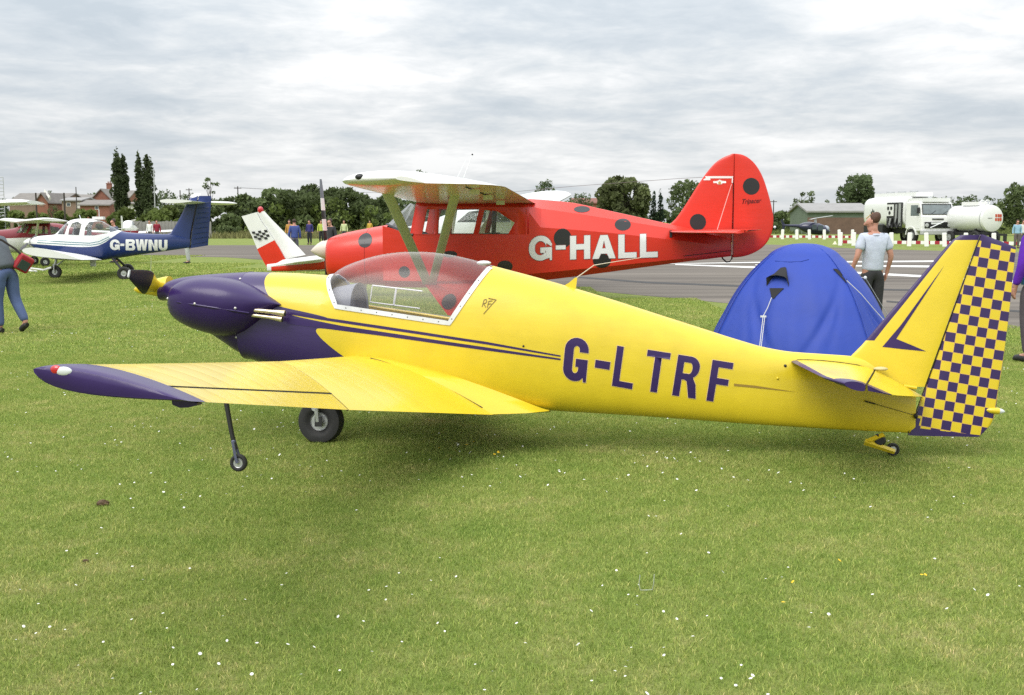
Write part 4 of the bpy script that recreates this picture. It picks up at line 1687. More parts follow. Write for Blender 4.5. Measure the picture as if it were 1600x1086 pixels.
def build_red():
    Y = 14.6
    X = (668 - 800) / (F_PX / Y)
    fr = Frame((X, Y, 0), 6.0)
    root = thing('light_aircraft', 'red high wing aircraft with black ladybird spots lettered G-HALL', 'aircraft', fr.loc, fr.rot)
    P = fr.P

    def xat(px, py=380):
        return P(px, py, -.3).x

    def zat(px, py, y=-.5):
        return P(px, py, y).z
    # ---- cowling
    ct = curve_fn(fr.xz([(508, 381), (512, 375), (520, 370), (535, 365), (560, 359.5), (604, 351.5)], -.05))
    cb = curve_fn(fr.xz([(508, 424), (513, 431), (525, 437), (550, 442), (604, 447)], -.1))
    cw = curve_fn([(xat(508), .30), (xat(515), .36), (xat(540), .42), (xat(604), .49)])
    c = MB()
    xs = [xat(508) + (xat(603) - xat(508)) * (i / 20) for i in range(21)]
    c.rings(body(ct, cb, cw, xs, lambda x: .5, 2.7, 2.9, 44))
    cow = c.build('engine_cowling', m_red, root, 50)
    cbv = BVHTree.FromPolygons([Vector(v) for v in c.v], c.f)
    j = MB()
    rg = super_ring(xat(573.5), cw(xat(573.5)) + .001, ct(xat(573.5)) + .001, cb(xat(573.5)), .5 * (ct(xat(573.5)) + cb(xat(573.5))), 2.7, 2.9, 40)
    j.tube([v for v in rg], .0025, 4)
    j.build('cowl_joint', mat('dark_red_line', (.16, .006, .006), .7), cow)
    # ---- lower cabin and tail
    fb = curve_fn(fr.xz([(600, 447), (660, 448), (740, 446), (800, 441.5), (859, 436), (950, 425), (1050, 412), (1148, 400.5)], -.2))
    ft = curve_fn(fr.xz([(823, 311), (860, 313.5), (896, 317.5), (940, 327), (990, 338), (1040, 349), (1060, 353), (1100, 362), (1148, 370)], -.06))
    f1 = curve_fn(fr.xz([(823, 353.5), (900, 359), (960, 364.5), (1040, 373.5), (1148, 387)], -.3))
    f2 = curve_fn(fr.xz([(823, 323), (896, 333), (960, 343), (1040, 356), (1100, 367), (1148, 376)], -.25))
    fw = curve_fn([(xat(603), .49), (xat(660), .54), (xat(740), .56), (xat(823), .54), (xat(900), .44), (xat(1000), .28), (xat(1100), .12), (xat(1148), .035)])
    sill = curve_fn(fr.xz([(603, 353), (622, 360), (646, 367.5), (700, 367.2), (830, 366)], -.5))
    lo = MB()
    rings = []
    for i in range(13):
        x = xat(603) + (xat(826) - xat(603)) * i / 12
        w_, zb, zs = fw(x), fb(x), sill(x)
        half = [(0, zb), (.72 * w_, zb), (.97 * w_, zb + .09), (w_, zb + .25), (w_, zs), (w_ * .96, zs), (0, zs - .05)]
        rings.append([(x, -y, z) for y, z in half] + [(x, y, z) for y, z in half[1:-1]][::-1])
    nr = len(rings[0])
    lo.rings(rings, lambda i, k: 1 if k in (5, 6) and True else 0)
    # near rim faces are red, the floor inside dark
    lof = lo.build('fuselage', [m_red, m_dark], root, 30)
    lbv = BVHTree.FromPolygons([Vector(v) for v in lo.v], lo.f)
    # ---- upper cabin with windows
    up = MB()
    rings = []
    xa, xb = xat(646), xat(829)
    for i in range(11):
        t = i / 10
        x0_ = xat(646) + (xb - xat(646)) * t
        xr = xat(655) + (xb - xat(655)) * t
        w_ = fw(x0_)
        zs = sill(x0_)
        zr = zat(655 + 170 * t, 322.5 + 1.5 * t, -.5)
        half = [(x0_, w_, zs), (xr, w_, zr), (xr, w_ * .9, zr + .05), (xr, 0, zr + .06)]
        rings.append([(x, -y, z) for x, y, z in half] + [(x, y, z) for x, y, z in half[:-1]][::-1])
    up.rings(rings, closed=False, caps=False)
    me = up.mesh('cabin')
    bm = bmesh.new()
    bm.from_mesh(me)
    wins = {'quarter_window': [(659, 366), (667, 327), (679, 326.8), (678, 365.8)],
            'door_window': [(684.5, 366), (686, 326.8), (749, 326), (739.5, 366)],
            'rear_window': [(748, 366), (757, 328), (777, 330), (804, 348), (794, 366)]}
    for nm, pl in wins.items():
        q = fr.xz(pl, -.55)
        fs = split_out(bm, [q])[0]
        left = [f for f in fs if f.calc_center_median().y < 0]
        right = [f for f in fs if f.calc_center_median().y > 0]
        for part in (left, right):
            wme = faces_to_mesh(nm, part)
            link(nm, wme, [m_glass], lof, 0)
        bmesh.ops.delete(bm, geom=fs, context='FACES')
    bm.to_mesh(me)
    bm.free()
    cab = link('cabin', me, [m_red], root, 25)
    sm = cab.modifiers.new('wall', 'SOLIDIFY')
    sm.thickness = .025
    sm.offset = -1
    ib = MB()
    ib.tube([P(771, 367, -.45), P(773, 326, -.45)], .03, 8)
    ib.build('cabin_tube', m_blk, lof)
    for px in (700, 765):
        for yy in (-.26, .26):
            s_ = MB()
            xx = xat(px)
            zz = sill(xx)
            s_.box((xx - .05, yy - .2, zz - .5), (xx + .05, yy + .2, zz - .02 if px == 700 else zz + .02))
            s_.build('cabin_seat', mat('seat_cloth', (.10, .10, .11), .8), lof)
    # ---- windscreen
    lowc = [(P(646, 367.3, -.53)), P(626, 361, -.44), P(611, 354, -.28), P(605, 351, 0)]
    upc = [(P(655, 323, -.53)), P(648, 320, -.44), P(643, 318, -.28), P(641, 317.5, 0)]
    lowc = lowc + [Vector((v.x, -v.y, v.z)) for v in lowc[:-1]][::-1]
    upc = upc + [Vector((v.x, -v.y, v.z)) for v in upc[:-1]][::-1]
    ws = MB()
    ws.rings([lowc, upc], closed=False, caps=False)
    wso = ws.build('windscreen', mat('hazy_perspex', (.9, .9, .9)) if False else glass('windscreen_glass', (.9, .92, .92), .16, (.62, .64, .66)), root, 0)
    wb = MB()
    wb.tube(lowc, .022, 6)
    wb.build('windscreen_seal', m_blk, wso)
    # ---- rear fuselage
    ra = MB()
    rings = []
    for i in range(29):
        x = xat(824) + (xat(1146) - xat(824)) * i / 28
        k = min(i / 2.0, 1)
        z1, z2 = f1(x), f2(x)
        z1b = zat(824, 325)
        rings.append(facet_ring(x, fw(x), fb(x), z1 * k + z1b * (1 - k), z2 * k + (z1b + .02) * (1 - k), ft(x), .74 + .2 * (1 - k), .32))
    ra.rings(rings)
    rear = ra.build('rear_fuselage', m_red, root, 14)
    rbv = BVHTree.FromPolygons([Vector(v) for v in ra.v], ra.f)
    # ---- spinner and propeller
    sp = MB()
    c0, c1 = P(510, 400, 0), P(474.5, 384.5, 0)
    c0 = P(510, 390, 0)
    c1 = P(485.5, 392, 0)
    ln = (c1 - c0).length
    sp.lathe([(-.05, .135), (0, .132), (ln * .25, .118), (ln * .5, .090), (ln * .75, .052), (ln * .93, .018), (ln, .003)], c0, c1 - c0, 28)
    spo = sp.build('spinner', mat('cream_spinner', (.66, .57, .50), .4, coat=.2), root, 60)
    for s_ in (1, -1):
        segs = [(0, .24, m_blk), (.24, .41, m_white), (.41, .54, m_blk), (.54, .72, m_white), (.72, 1.0, m_grey)] if s_ < 0 else [(0, 1.0, m_blk)]
        par = spo
        for k, (t0, t1, mm) in enumerate(segs):
            bl = MB()
            rings = []
            for i in range(6):
                t = t0 + (t1 - t0) * i / 5
                ch = np.interp(t, [0, .2, .5, .9, 1], [.05, .07, .08, .06, .035])
                z = c0.z + (.04 + .90 * t) * -s_
                xx = c0.x + .0 - .06 * t * (1 if s_ < 0 else -.3)
                rings.append([(xx + ch * .42 * math.cos(a), .10 * -s_ * t + ch * math.cos(a) * .8, z + .0 * math.sin(a)) if False else
                              (xx + .028 * (1 - .6 * t) * math.cos(a), ch * math.sin(a), z) for a in [2 * math.pi * k2 / 12 for k2 in range(12)]])
            bl.rings(rings)
            o = bl.build('propeller_blade' if k == 0 else 'blade_band', mm, par, 40)
            if k == 0:
                par = o
    # ---- wings
    chord = 1.60
    rle = P(640, 317, -.55)
    rle.x = P(640, 318, -.55).x
    for s_ in (-1, 1):
        wm = MB()
        L0, T0, nn = [], [], []
        half = 4.42
        for i in range(31):
            v = i / 30
            y = .0 + half * v
            z = zat(655, 322.5, -.5) + .055 + .030 * max(y - .5, 0)
            le = rle.x
            ch = chord
            q = max(0, (y - (half - .62)) / .62)
            e = math.sqrt(max(1 - q * q, 0))
            a = le + (1 - e) * chord * .40
            b_ = le + chord - (1 - e) * chord * .42
            L0.append(Vector((a, y * s_, z + .035 - .0)))
            T0.append(Vector((b_, y * s_, z - .015)))
        pr = naca(.105, .020)

        def wp(u, v):
            y = v * half
            q = max(0, (y - (half - .5)) / .5)
            e = max(1 - q * q, 0) ** .4
            a, b_ = pr(u)
            return a * chord * (.25 + .75 * e), b_ * chord * .75 * (.3 + .7 * e)
        foil(wm, L0, T0, wp, (0, 0, 1), 16)
        wo = wm.build('wing', m_wingw, root, 40)
        wbv = BVHTree.FromPolygons([Vector(v) for v in wm.v], wm.f)
        ai = MB()
        a, b_ = L0[16].lerp(T0[16], .78), L0[27].lerp(T0[27], .78)
        ai.tube([a + Vector((0, 0, .045)), b_ + Vector((0, 0, .045))], .006, 5)
        ai.tube([a + Vector((0, 0, -.02)), b_ + Vector((0, 0, -.02))], .006, 5)
        ai.build('aileron_gap', m_gap, wo)
        # red band under the leading edge root reflected in the photo is light only; hinges and a pitot are parts
        for t in (.35, .6, .85):
            h = MB()
            p = L0[int(30 * t)].lerp(T0[int(30 * t)], .8) + Vector((0, 0, -.045))
            h.box((p.x - .05, p.y - .012, p.z - .03), (p.x + .05, p.y + .012, p.z + .02))
            h.build('aileron_hinge', m_strut, wo)
        lt = MB()
        lt.sphere(L0[29] + Vector((.05, -.0 * s_, .02)), .05, .03, .03, 10, 6)
        lt.build('navigation_lamp', m_blk, wo, 60)
        # struts
        bot = P(669, 444, -.5)
        for q, w2 in ((603, .065), (713, .055)):
            tp = P(q, 297, -2.45)
            if s_ > 0:
                tp = Vector((tp.x, -tp.y, tp.z))
            b2 = Vector((bot.x + (.0 if q == 603 else .05), bot.y * -s_, bot.z))
            sm_ = MB()
            d = (b2 - tp).normalized()
            rings = []
            for t in np.linspace(-.02, 1, 8):
                cc = tp.lerp(b2, float(t))
                rings.append([cc + Vector((1, 0, 0)) * (w2 * math.cos(a)) + Vector((0, .8, .2)) * (.022 * math.sin(a)) for a in [2 * math.pi * k / 14 for k in range(14)]])
            sm_.rings(rings)
            sm_.build('wing_strut', m_strut, wo, 50)
    # ---- rods on the roof
    for q0, q1 in (((711, 285), (728, 250)), ((722, 284), (738, 241.5))):
        r_ = MB()
        a, b_ = P(*q0, -.15), P(*q1, -.15)
        a = a + (a - b_) * .6
        r_.tube([a, b_], [.007, .004], 6)
        ro = r_.build('aerial_rod', m_wpl, root)
        if q1[0] == 738:
            k_ = MB()
            k_.sphere(b_, .012, n=8, m=6)
            k_.build('aerial_tip', m_blk, ro)
    # ---- fin and rudder
    le = [(1043, 352), (1052, 346), (1061, 335), (1075, 314), (1090, 290), (1104, 270), (1117, 255), (1130, 246), (1141, 241.6)]
    te = [(1147, 402.5), (1160, 401), (1176, 396), (1192, 386), (1202, 373), (1207, 358), (1208.5, 343), (1206, 325), (1200, 301), (1192, 277), (1182, 259), (1170, 247), (1158, 241.2), (1149, 240)]
    lp = [P(*q, 0) for q in le]
    tp_ = [P(*q, 0) for q in te]
    hx = P(1145.5, 320, 0).x
    lz = curve_fn([(v.z, v.x) for v in lp])
    tz = curve_fn([(v.z, v.x) for v in tp_])
    zt = tp_[-1].z
    A_, B_ = [], []
    for i in range(33):
        t = i / 32
        z = lp[0].z - .22 + (zt - .002 - lp[0].z + .22) * (1 - (1 - t) ** 1.5)
        A_.append(Vector((min(lz(min(max(z, lp[0].z), lp[-1].z)) + (0 if z < lp[-1].z else (z - lp[-1].z) * 2), hx - .02), 0, z)))
        B_.append(Vector((hx + .001, 0, z)))
    f = MB()

    def fp(u, v):
        t = .030 * (1 - .3 * v) * (1.1 * math.sqrt(max(u, 0)) * (1 - u) ** .4 + .55 * u) + .002
        return t, -t
    foil(f, A_, B_, fp, (0, 1, 0), 12)
    fin = f.build('fin', m_red, root, 50)
    fbv = BVHTree.FromPolygons([Vector(v) for v in f.v], f.f)
    C_, D_ = [], []
    zl = tp_[0].z
    for i in range(41):
        t = i / 40
        z = zl + .002 + (zt - .004 - zl) * (.5 - .5 * math.cos(math.pi * t))
        C_.append(Vector((hx, 0, z)))
        D_.append(Vector((max(tz(z), hx + .02), 0, z)))
    r_ = MB()

    def rp(u, v):
        t = .022 * (1 - u) ** .8 + .003
        return t, -t
    foil(r_, C_, D_, rp, (0, 1, 0), 12)
    rud = r_.build('rudder', m_red, root, 50)
    rubv = BVHTree.FromPolygons([Vector(v) for v in r_.v], r_.f)
    gl_ = MB()
    gl_.tube([P(1145.5, 285, -.026), P(1145.5, 402, -.026)], .0035, 5)
    gl_.build('hinge_line', m_gap, fin)
    ht = MB()
    ht.tube([P(1144.5, 362, -.045), P(1144, 398, -.045)], .010, 6)
    ht.build('hinge_tube', mat('pink_paint', (.62, .28, .25), .4), fin)
    lm = MB()
    lm.sphere(P(1210.5, 355, 0), .018, n=10, m=6)
    lm.build('tail_lamp', m_wpl, rud, 60)
    tl = MB()
    tl.tube([P(1128, 400, 0), P(1129, 404, 0), P(1135, 409.5, 0), P(1140, 409, 0), P(1143.5, 404, 0), P(1144, 398, 0)], .011, 6)
    tl.build('tail_skid', m_blk, root)
    # ---- tailplane
    for s_ in (-1, 1):
        half = 1.38
        tm = MB()
        A2, B2, C2 = [], [], []
        z0 = P(1100, 361.5, -.7).z
        xr0, xh, xr1 = P(1046, 366, -.1).x, P(1146, 360, -.1).x, P(1178, 358, -.1).x
        for i in range(19):
            v = i / 18
            y = .05 + half * v
            q = max(0, (v - .45) / .55)
            e = math.sqrt(max(1 - q * q, .0))
            A2.append(Vector((xh - (xh - xr0) * (.12 + .88 * e) + .0, y * s_, z0 + .01 - (xr0 - xh) * -.025)))
            B2.append(Vector((xh, y * s_, z0 + .012)))
            C2.append(Vector((xh + .012 + (xr1 - xh) * (.15 + .85 * e), y * s_, z0 + .024)))

        def tpf(u, v):
            t = .017 * (1.2 * math.sqrt(max(u, 0)) * (1 - u) ** .5 + .5 * u) + .003
            return t, -t
        foil(tm, A2, B2, tpf, (0, 0, 1), 10)
        to = tm.build('tailplane', m_red, root, 50)
        em = MB()
        foil(em, [v + Vector((.01, 0, 0)) for v in B2], C2, lambda u, v: (.011 * (1 - u) + .003, -.011 * (1 - u) - .003), (0, 0, 1), 6)
        em.build('elevator', m_red, to, 50)
        wr = MB()
        a, b_ = P(1143, 288, -.03), P(1120, 361, -.75)
        if s_ > 0:
            a, b_ = Vector((a.x, -a.y, a.z)), Vector((b_.x, -b_.y, b_.z))
        wr.tube([a, b_], .0055, 5)
        wr.build('bracing_wire', mat('pink_paint', (.62, .28, .25), .4), to)
    hl = MB()
    hl.box((P(1046, 361, -.16).x, -.2, P(1046, 371, -.16).z), (P(1050, 361, -.16).x, -.14, P(1046, 360, -.16).z))
    hl.build('tailplane_fitting', m_dark, root)
    # control cable under the tailplane
    cc_ = MB()
    cc_.tube([P(1068, 400, -.17), P(1143, 391.5, -.05)], .004, 5)
    cc_.build('rudder_cable', m_dark, root)
    # ---- markings
    black = mat('black_spot', (.012, .012, .014), .4, coat=.3)

    def spot(q, rx, ry, bv, par, y=-.5):
        raise_decal('ladybird_spot', [fr.xz(ell(*q, rx, ry), y)], bv, black, par, .003, .07)
    spot((570.5, 375.5), 11.3, 11.3, cbv, cow, -.42)
    for q, rx, ry in (((880, 372), 13.6, 15), ((940.5, 407.5), 14, 11), ((908.5, 327), 12.5, 5.2), ((973, 351), 12.6, 9.4)):
        spot(q, rx, ry, rbv, rear, -.35)
    for q, rx, ry in (((789, 416), 12, 9), ((703, 397), 11.5, 5), ((631, 425), 9, 9)):
        spot(q, rx, ry, lbv, lof, -.55)
    spot((1090.5, 347), 12.7, 12.7, fbv, fin, -.03)
    spot((1174, 291), 13.2, 13.2, rubv, rud, -.03)
    items = [('G', (828, 407.5), (863, 405.8), (828, 369), .235), ('-', (869, 404), (884, 403.5), (869, 368.5), .2), ('H', (891, 405.3), (922, 404.2), (891, 368.7), .255), ('A', (925.5, 404.6), (961.5, 403.5), (925.5, 368), .25),
             ('L', (966, 404), (994.5, 403), (966, 367), .26), ('L', (1000, 403.3), (1028, 402.4), (1000, 366.2), .26)]
    letters(items, rbv, m_white, rear, fr, -.4, mat('grey_edge', (.25, .12, .12), .5), .006, off=.007)
    # white angle at the top of the fin, small badge, script on the rudder
    raise_decal('white_trim', [fr.xz([(1098.5, 275.2), (1147, 275.2), (1147, 286), (1143.7, 286), (1143.7, 278.6), (1110, 278.6), (1110, 281.6), (1099.5, 281.6)], -.03)], fbv, m_white, fin, .003)
    raise_decal('badge', [fr.xz([(1114.5, 283), (1119, 282.8), (1122, 282.2), (1124.5, 280.6), (1127, 282.2), (1130, 282.8), (1134.5, 283), (1134.5, 286), (1129, 286), (1127.5, 288), (1121.5, 288), (1120, 286), (1114.5, 286)], -.03)], fbv, m_white, fin, .003)
    raise_decal('badge_centre', [fr.xz([(1122.2, 285), (1124.5, 283), (1126.8, 285), (1126.5, 287.6), (1122.5, 287.6)], -.03)], fbv, mat('badge_gold', (.5, .33, .08), .5), fin, .0045)
    # the handwriting
    cu = text_loops('Tripacer', .085, .38, .0015)
    tmp = bpy.data.objects.new('lettering', cu)
    S.collection.objects.link(tmp)
    bpy.context.view_layer.update()
    tme = bpy.data.meshes.new_from_object(tmp.evaluated_get(bpy.context.evaluated_depsgraph_get()))
    bpy.data.objects.remove(tmp)
    a, b_ = P(1158, 318.5, -.03), P(1190, 316.5, -.03)
    wd = max(v.co.x for v in tme.vertices)
    ex = (b_ - a) / wd
    for v in tme.vertices:
        u, q = v.co.x, v.co.y
        p = a + ex * u + Vector((0, 0, 1)) * q
        h = rubv.ray_cast(Vector((p.x, -6, p.z)), Vector((0, 1, 0)))
        v.co = (h[0] if h[0] else p) + Vector((0, -.004, 0))
    tme.materials.clear()
    link('script_lettering', tme, mat('dark_red_ink', (.10, .004, .004), .5), rud, None)
    # ---- aerial wire from fin to cabin
    aw = MB()
    aw.tube([P(1098, 277, 0), P(1060, 279, 0), P(895, 291, 0), P(800, 300, 0)], .0025, 4)
    aw.build('aerial_wire', mat('wire_grey', (.12, .12, .12), .5), root)
    # ---- undercarriage: covered legs with a spot, wheels
    for s_ in (-1, 1):
        gm = MB()
        a, b_ = P(662, 441, -.45), P(772, 441, -.45)
        e1, e2 = P(700, 492, -.95), P(722, 496, -.95)
        pts = [a, b_, e2, e1]
        pts = [Vector((v.x, v.y * -s_, v.z)) for v in pts]
        th = Vector((0, .03, 0))
        gm.add([p - th for p in pts] + [p + th for p in pts], [(0, 1, 2, 3), (7, 6, 5, 4), (0, 4, 5, 1), (1, 5, 6, 2), (2, 6, 7, 3), (3, 7, 4, 0)])
        go_ = gm.build('undercarriage_leg', m_red, root, 20)
        if s_ < 0:
            gbv = BVHTree.FromPolygons([Vector(v) for v in gm.v], gm.f)
            raise_decal('ladybird_spot', [fr.xz(ell(702, 471, 11, 11), -.75)], gbv, black, go_, .004, .1)
        wc = Vector(((e1.x + e2.x) / 2, -1.03 * -s_ * 1.0, .2))
        wheel(root, 'main_wheel', wc, .2, .15, .085, m_rub, m_alu, n=28)
        ax = MB()
        ax.tube([(e1 + e2) / 2 * 1.0 if s_ < 0 else Vector(((e1.x + e2.x) / 2, -e1.y, e1.z)), wc], .03, 6)
        ax.build('axle', m_mblk, root)
    nx = xat(560)
    nl = MB()
    nl.tube([(nx, 0, cb(xat(560)) + .1), (nx - .03, 0, .2)], .035, 8)
    nl.tube([(nx - .03, -.1, .36), (nx - .03, .1, .36)], .02, 6)
    for yy in (-.1, .1):
        nl.tube([(nx - .03, yy, .36), (nx - .03, yy, .18)], .018, 6)
    nl.build('nose_leg', m_alu, root)
    wheel(root, 'nose_wheel', (nx - .03, 0, .18), .18, .13, .075, m_rub, m_alu, n=28)
    return root


build_red()
# ================================================================== aircraft in the background
m_blue = mat('deep_blue_paint', (.010, .028, .145), .3, coat=.4, var=.06)
m_maroon = mat('maroon_paint', (.20, .012, .022), .35, coat=.3)
m_sgrey = mat('strut_grey', (.45, .46, .47), .45, metal=.3)


def panes(nm, wme, fo):
    """One pane for each side of the body."""
    for sg in ((-1, 1) if nm != 'windscreen' else (0,)):
        b2 = bmesh.new()
        b2.from_mesh(wme)
        if sg:
            bmesh.ops.delete(b2, geom=[f for f in b2.faces if f.calc_center_median().y * sg <= 0], context='FACES')
        m2 = bpy.data.meshes.new(nm)
        b2.to_mesh(m2)
        b2.free()
        link(nm, m2, m_glass, fo, 180)


def plain_plane(fr, name, label, L_, span, chord, fus, wing_z, wing_le, mats, windows=(), strut=True, lean_tail=None, fin=None, stab=None, wheels=None, dihedral=.03, wing_m=None, prop=True, group=None, win_y=.45, wing_y0=.0):
    """A small high or low wing aircraft; x aft from the nose, lists of (x, top, bottom, half width)."""
    root = thing(name, label, 'aircraft', fr.loc, fr.rot, group)
    mf, mfin = mats['body'], mats.get('fin', mats['body'])
    ft, fb, fw = (curve_fn([(p[0], p[k]) for p in fus]) for k in (1, 2, 3))
    xs = [fus[0][0] + (fus[-1][0] - fus[0][0]) * i / 44 for i in range(45)]
    b = MB()
    b.rings(body(ft, fb, fw, xs, lambda x: .48, 2.8, 3.0, 32))
    me = b.mesh('fuselage')
    bvh = BVHTree.FromPolygons([Vector(v) for v in b.v], b.f)
    bm = bmesh.new()
    bm.from_mesh(me)
    cut = []
    for nm, q in windows:
        for f_ in split_out(bm, [q]):
            wme = faces_to_mesh(nm, f_)
            bmesh.ops.delete(bm, geom=f_, context='FACES')
            cut.append((nm, wme))
    bm.to_mesh(me)
    bm.free()
    fo = link('fuselage', me, mf, root, 50)
    for nm, wme in cut:
        panes(nm, wme, fo)
    for s_ in (-1, 1):
        wmb = MB()
        A, B = [], []
        for i in range(13):
            v = i / 12
            y = wing_y0 + (span / 2 - wing_y0) * v
            q = max(0, (v - .93) / .07)
            e = math.sqrt(max(1 - q * q, 0)) * .4 + .6
            A.append(Vector((wing_le + chord * .3 * (1 - e), y * s_, wing_z + dihedral * y + .03)))
            B.append(Vector((wing_le + chord - chord * .3 * (1 - e), y * s_, wing_z + dihedral * y - .03)))
        pr = naca(.13, .02)
        foil(wmb, A, B, lambda u, v: tuple(k * chord * (1 if v < .95 else .6) for k in pr(u)), (0, 0, 1), 12)
        wo = wmb.build('wing', wing_m or m_white, root, 40)
        if strut:
            st = MB()
            t_ = A[6].lerp(B[6], .35)
            xb = wing_le + chord * .45
            st.tube([(xb, fw(xb) * s_, fb(xb) + .25), t_ - Vector((0, 0, .04))], .04, 8)
            st.build('wing_strut', m_white, wo)
        if stab:
            sm = MB()
            x0, x1, z, hs, tp = stab
            foil(sm, [Vector((x0, 0, z)), Vector((x0 + tp, hs * s_, z))], [Vector((x1, 0, z)), Vector((x1, hs * s_, z))], lambda u, v: (.04 * math.sqrt(max(u, 0)) * (1 - u) + .012, -.04 * math.sqrt(max(u, 0)) * (1 - u) - .012), (0, 0, 1), 8)
            sm.build('tailplane', mats.get('stab', m_white), root, 40)
    if fin:
        for nm, (le, te, mm) in fin.items():
            f_ = MB()
            foil(f_, [Vector((x, 0, z)) for x, z in le], [Vector((x, 0, z)) for x, z in te], lambda u, v: (.035 * (.3 + .7 * (1 - abs(2 * u - .8) / 1.2)), -.035 * (.3 + .7 * (1 - abs(2 * u - .8) / 1.2))), (0, 1, 0), 8)
            f_.build(nm, mm, root, 40)
    if wheels:
        for nm, c, r_ in wheels:
            c = Vector(c)
            wheel(root, nm, c, r_, .14, r_ * .45, m_rub, m_alu, n=22)
            g = MB()
            top = Vector((c.x - .05, c.y * .35, fb(min(max(c.x, fus[0][0]), fus[-1][0])) + .05))
            g.tube([top, c + Vector((0, 0, .04))], .035, 8)
            g.build('undercarriage_leg', m_sgrey, root)
    if prop:
        x0 = fus[0][0]
        zc = (ft(x0) + fb(x0)) / 2
        sp = MB()
        sp.lathe([(0, fw(x0) * .75), (.12, fw(x0) * .6), (.24, fw(x0) * .3), (.30, .01)], (x0, 0, zc), (-1, 0, 0), 18)
        so = sp.build('spinner', m_white, root, 60)
        for s_ in (-1, 1):
            p = MB()
            p.tube([(x0 - .1, .0, zc), (x0 - .1, .35 * s_, zc + .4 * s_), (x0 - .1, .62 * s_, zc + .7 * s_)], [.05, .07, .04], 8, flat=.3, flatdir=(1, 0, 0))
            p.build('propeller_blade', m_blk, so)
    return root, fo, bvh


# ---- white aircraft with chequered red rudder, beyond the red one, nose to the right
def build_white():
    Y = 24.0
    s = F_PX / Y
    fr = Frame(((900 - 800) / s, Y - .6, 0), 188, 2.0)
    P = fr.P

    def X(px, py=400, y=0):
        return P(px, py, y).x

    def Z(px, py, y=0):
        return P(px, py, y).z
    xt = X(418, 420)
    xn = X(992, 360)
    k = (xt - xn)
    fus = [(xn, 1.38, .98, .28), (xn + .35, 1.55, .80, .42), (xn + 1.3, 1.62, .66, .52), (xn + 1.75, 1.72, .64, .55), (xn + 2.5, 2.02, .62, .56), (xn + 3.4, 2.02, .62, .54), (xn + 4.3, 1.72, .64, .44), (xn + 5.6, 1.36, .66, .28), (X(500, 405), Z(500, 401), Z(500, 424), .16), (xt, Z(424, 413), Z(424, 424), .04)]
    fin_le = [(478, 398), (462, 381), (440, 358), (425, 343), (413, 330)]
    hinge = [(447, 405), (436, 385), (421, 362), (409, 345), (402, 331.5)]
    rud = [(420, 423), (405, 396), (395, 372), (386, 354), (377.5, 338)]
    root, fo, bvh = plain_plane(fr, 'light_aircraft', 'white aircraft with red tail and small chequered patch parked beyond the ladybird aircraft', k, 10.2, 1.55, fus, 1.98, xn + 1.75, {'body': m_white},
                                windows=[('side_window', [(xn + 2.2, 1.66), (xn + 3.0, 1.66), (xn + 3.0, 1.95), (xn + 2.4, 1.95)]), ('rear_window', [(xn + 3.12, 1.66), (xn + 3.75, 1.66), (xn + 3.5, 1.88), (xn + 3.12, 1.93)]),
                                         ('windscreen', [(xn + 1.55, 1.60), (xn + 2.1, 1.64), (xn + 2.32, 1.96), (xn + 2.2, 2.1)])],
                                fin={'fin': ([P(*q).xz[:] for q in fin_le], [P(*q).xz[:] for q in hinge], m_white)},
                                wheels=[('main_wheel', (xn + 2.7, 1.15, .2), .2), ('main_wheel', (xn + 2.7, -1.15, .2), .2)], dihedral=.035, prop=False)
    # rudder with the painted patches
    r_ = MB()
    H = [P(*q) for q in hinge]
    T = [P(*q) for q in rud]
    H2 = [Vector(p) for p in spline(H, 21)]
    T2 = [Vector(p) for p in spline(T, 21)]
    H2 = [v + Vector((.006, 0, 0)) for v in H2]
    foil(r_, H2, T2, lambda u, v: (.03 * (1 - u) + .004, -.03 * (1 - u) - .004), (0, 1, 0), 8, matf=lambda u, v: 1 if v < .42 else 0)
    ro = r_.build('rudder', [m_white, m_red], root, 40)
    # cheques: black squares raised a hair from the white
    a, b, c = P(393, 362, .04), P(417, 359, .04), P(399, 376, .04)
    ex, ez = (b - a) / 5, (c - a) / 4
    for i in range(5):
        for j in range(4):
            if (i + j) % 2 == 0:
                q = MB()
                p = a + ex * i + ez * j
                q.add([p, p + ex, p + ex + ez, p + ez], [(0, 1, 2, 3)])
                q.build('painted_cheque', m_blk, ro, 0)
    bc = MB()
    bc.sphere(P(407, 328), .07, .05, .08, 10, 6)
    bc.build('beacon', mat('red_lens', (.5, .01, .02), .15), root, 60)
    # red lower rear fuselage: a side panel following the body
    # tailplane on the near side, thin and white, its elevator a step lower
    for sg in (1, -1):
        t = MB()
        q = [P(503, 400, .12), P(512, 404, 1.35), P(462, 410, 1.45), P(424, 417, 1.4), P(442, 407, .1)]
        q = [Vector((v.x, v.y * sg, v.z)) for v in q]
        up = [v + Vector((0, 0, .018)) for v in q]
        n = len(q)
        t.add(q + up, [tuple(range(n)), tuple(range(n, 2 * n))[::-1]] + [(i, (i + 1) % n, (i + 1) % n + n, i + n) for i in range(n)])
        t.build('tailplane', m_white, root, 0)
    rp = MB()
    # belly of the rear body is red
    xs = [X(425, 420) + (X(535, 420) - X(425, 420)) * i / 10 for i in range(11)]
    ring = []
    for x in xs:
        ps = []
        for zz in np.linspace(.04, .62, 6):
            zt_, zb_ = np.interp(x, *zip(*sorted((p[0], p[1]) for p in fus))), np.interp(x, *zip(*sorted((p[0], p[2]) for p in fus)))
            z = zb_ + (zt_ - zb_) * zz
            h = bvh.ray_cast(Vector((x, 6, z)), Vector((0, -1, 0)))
            ps.append((h[0] if h[0] else Vector((x, .05, z))) + Vector((0, .004, 0)))
        ring.append(ps)
    rp.rings(ring, closed=False, caps=False)
    rp.build('red_panel', m_red, fo, 180)
    return root


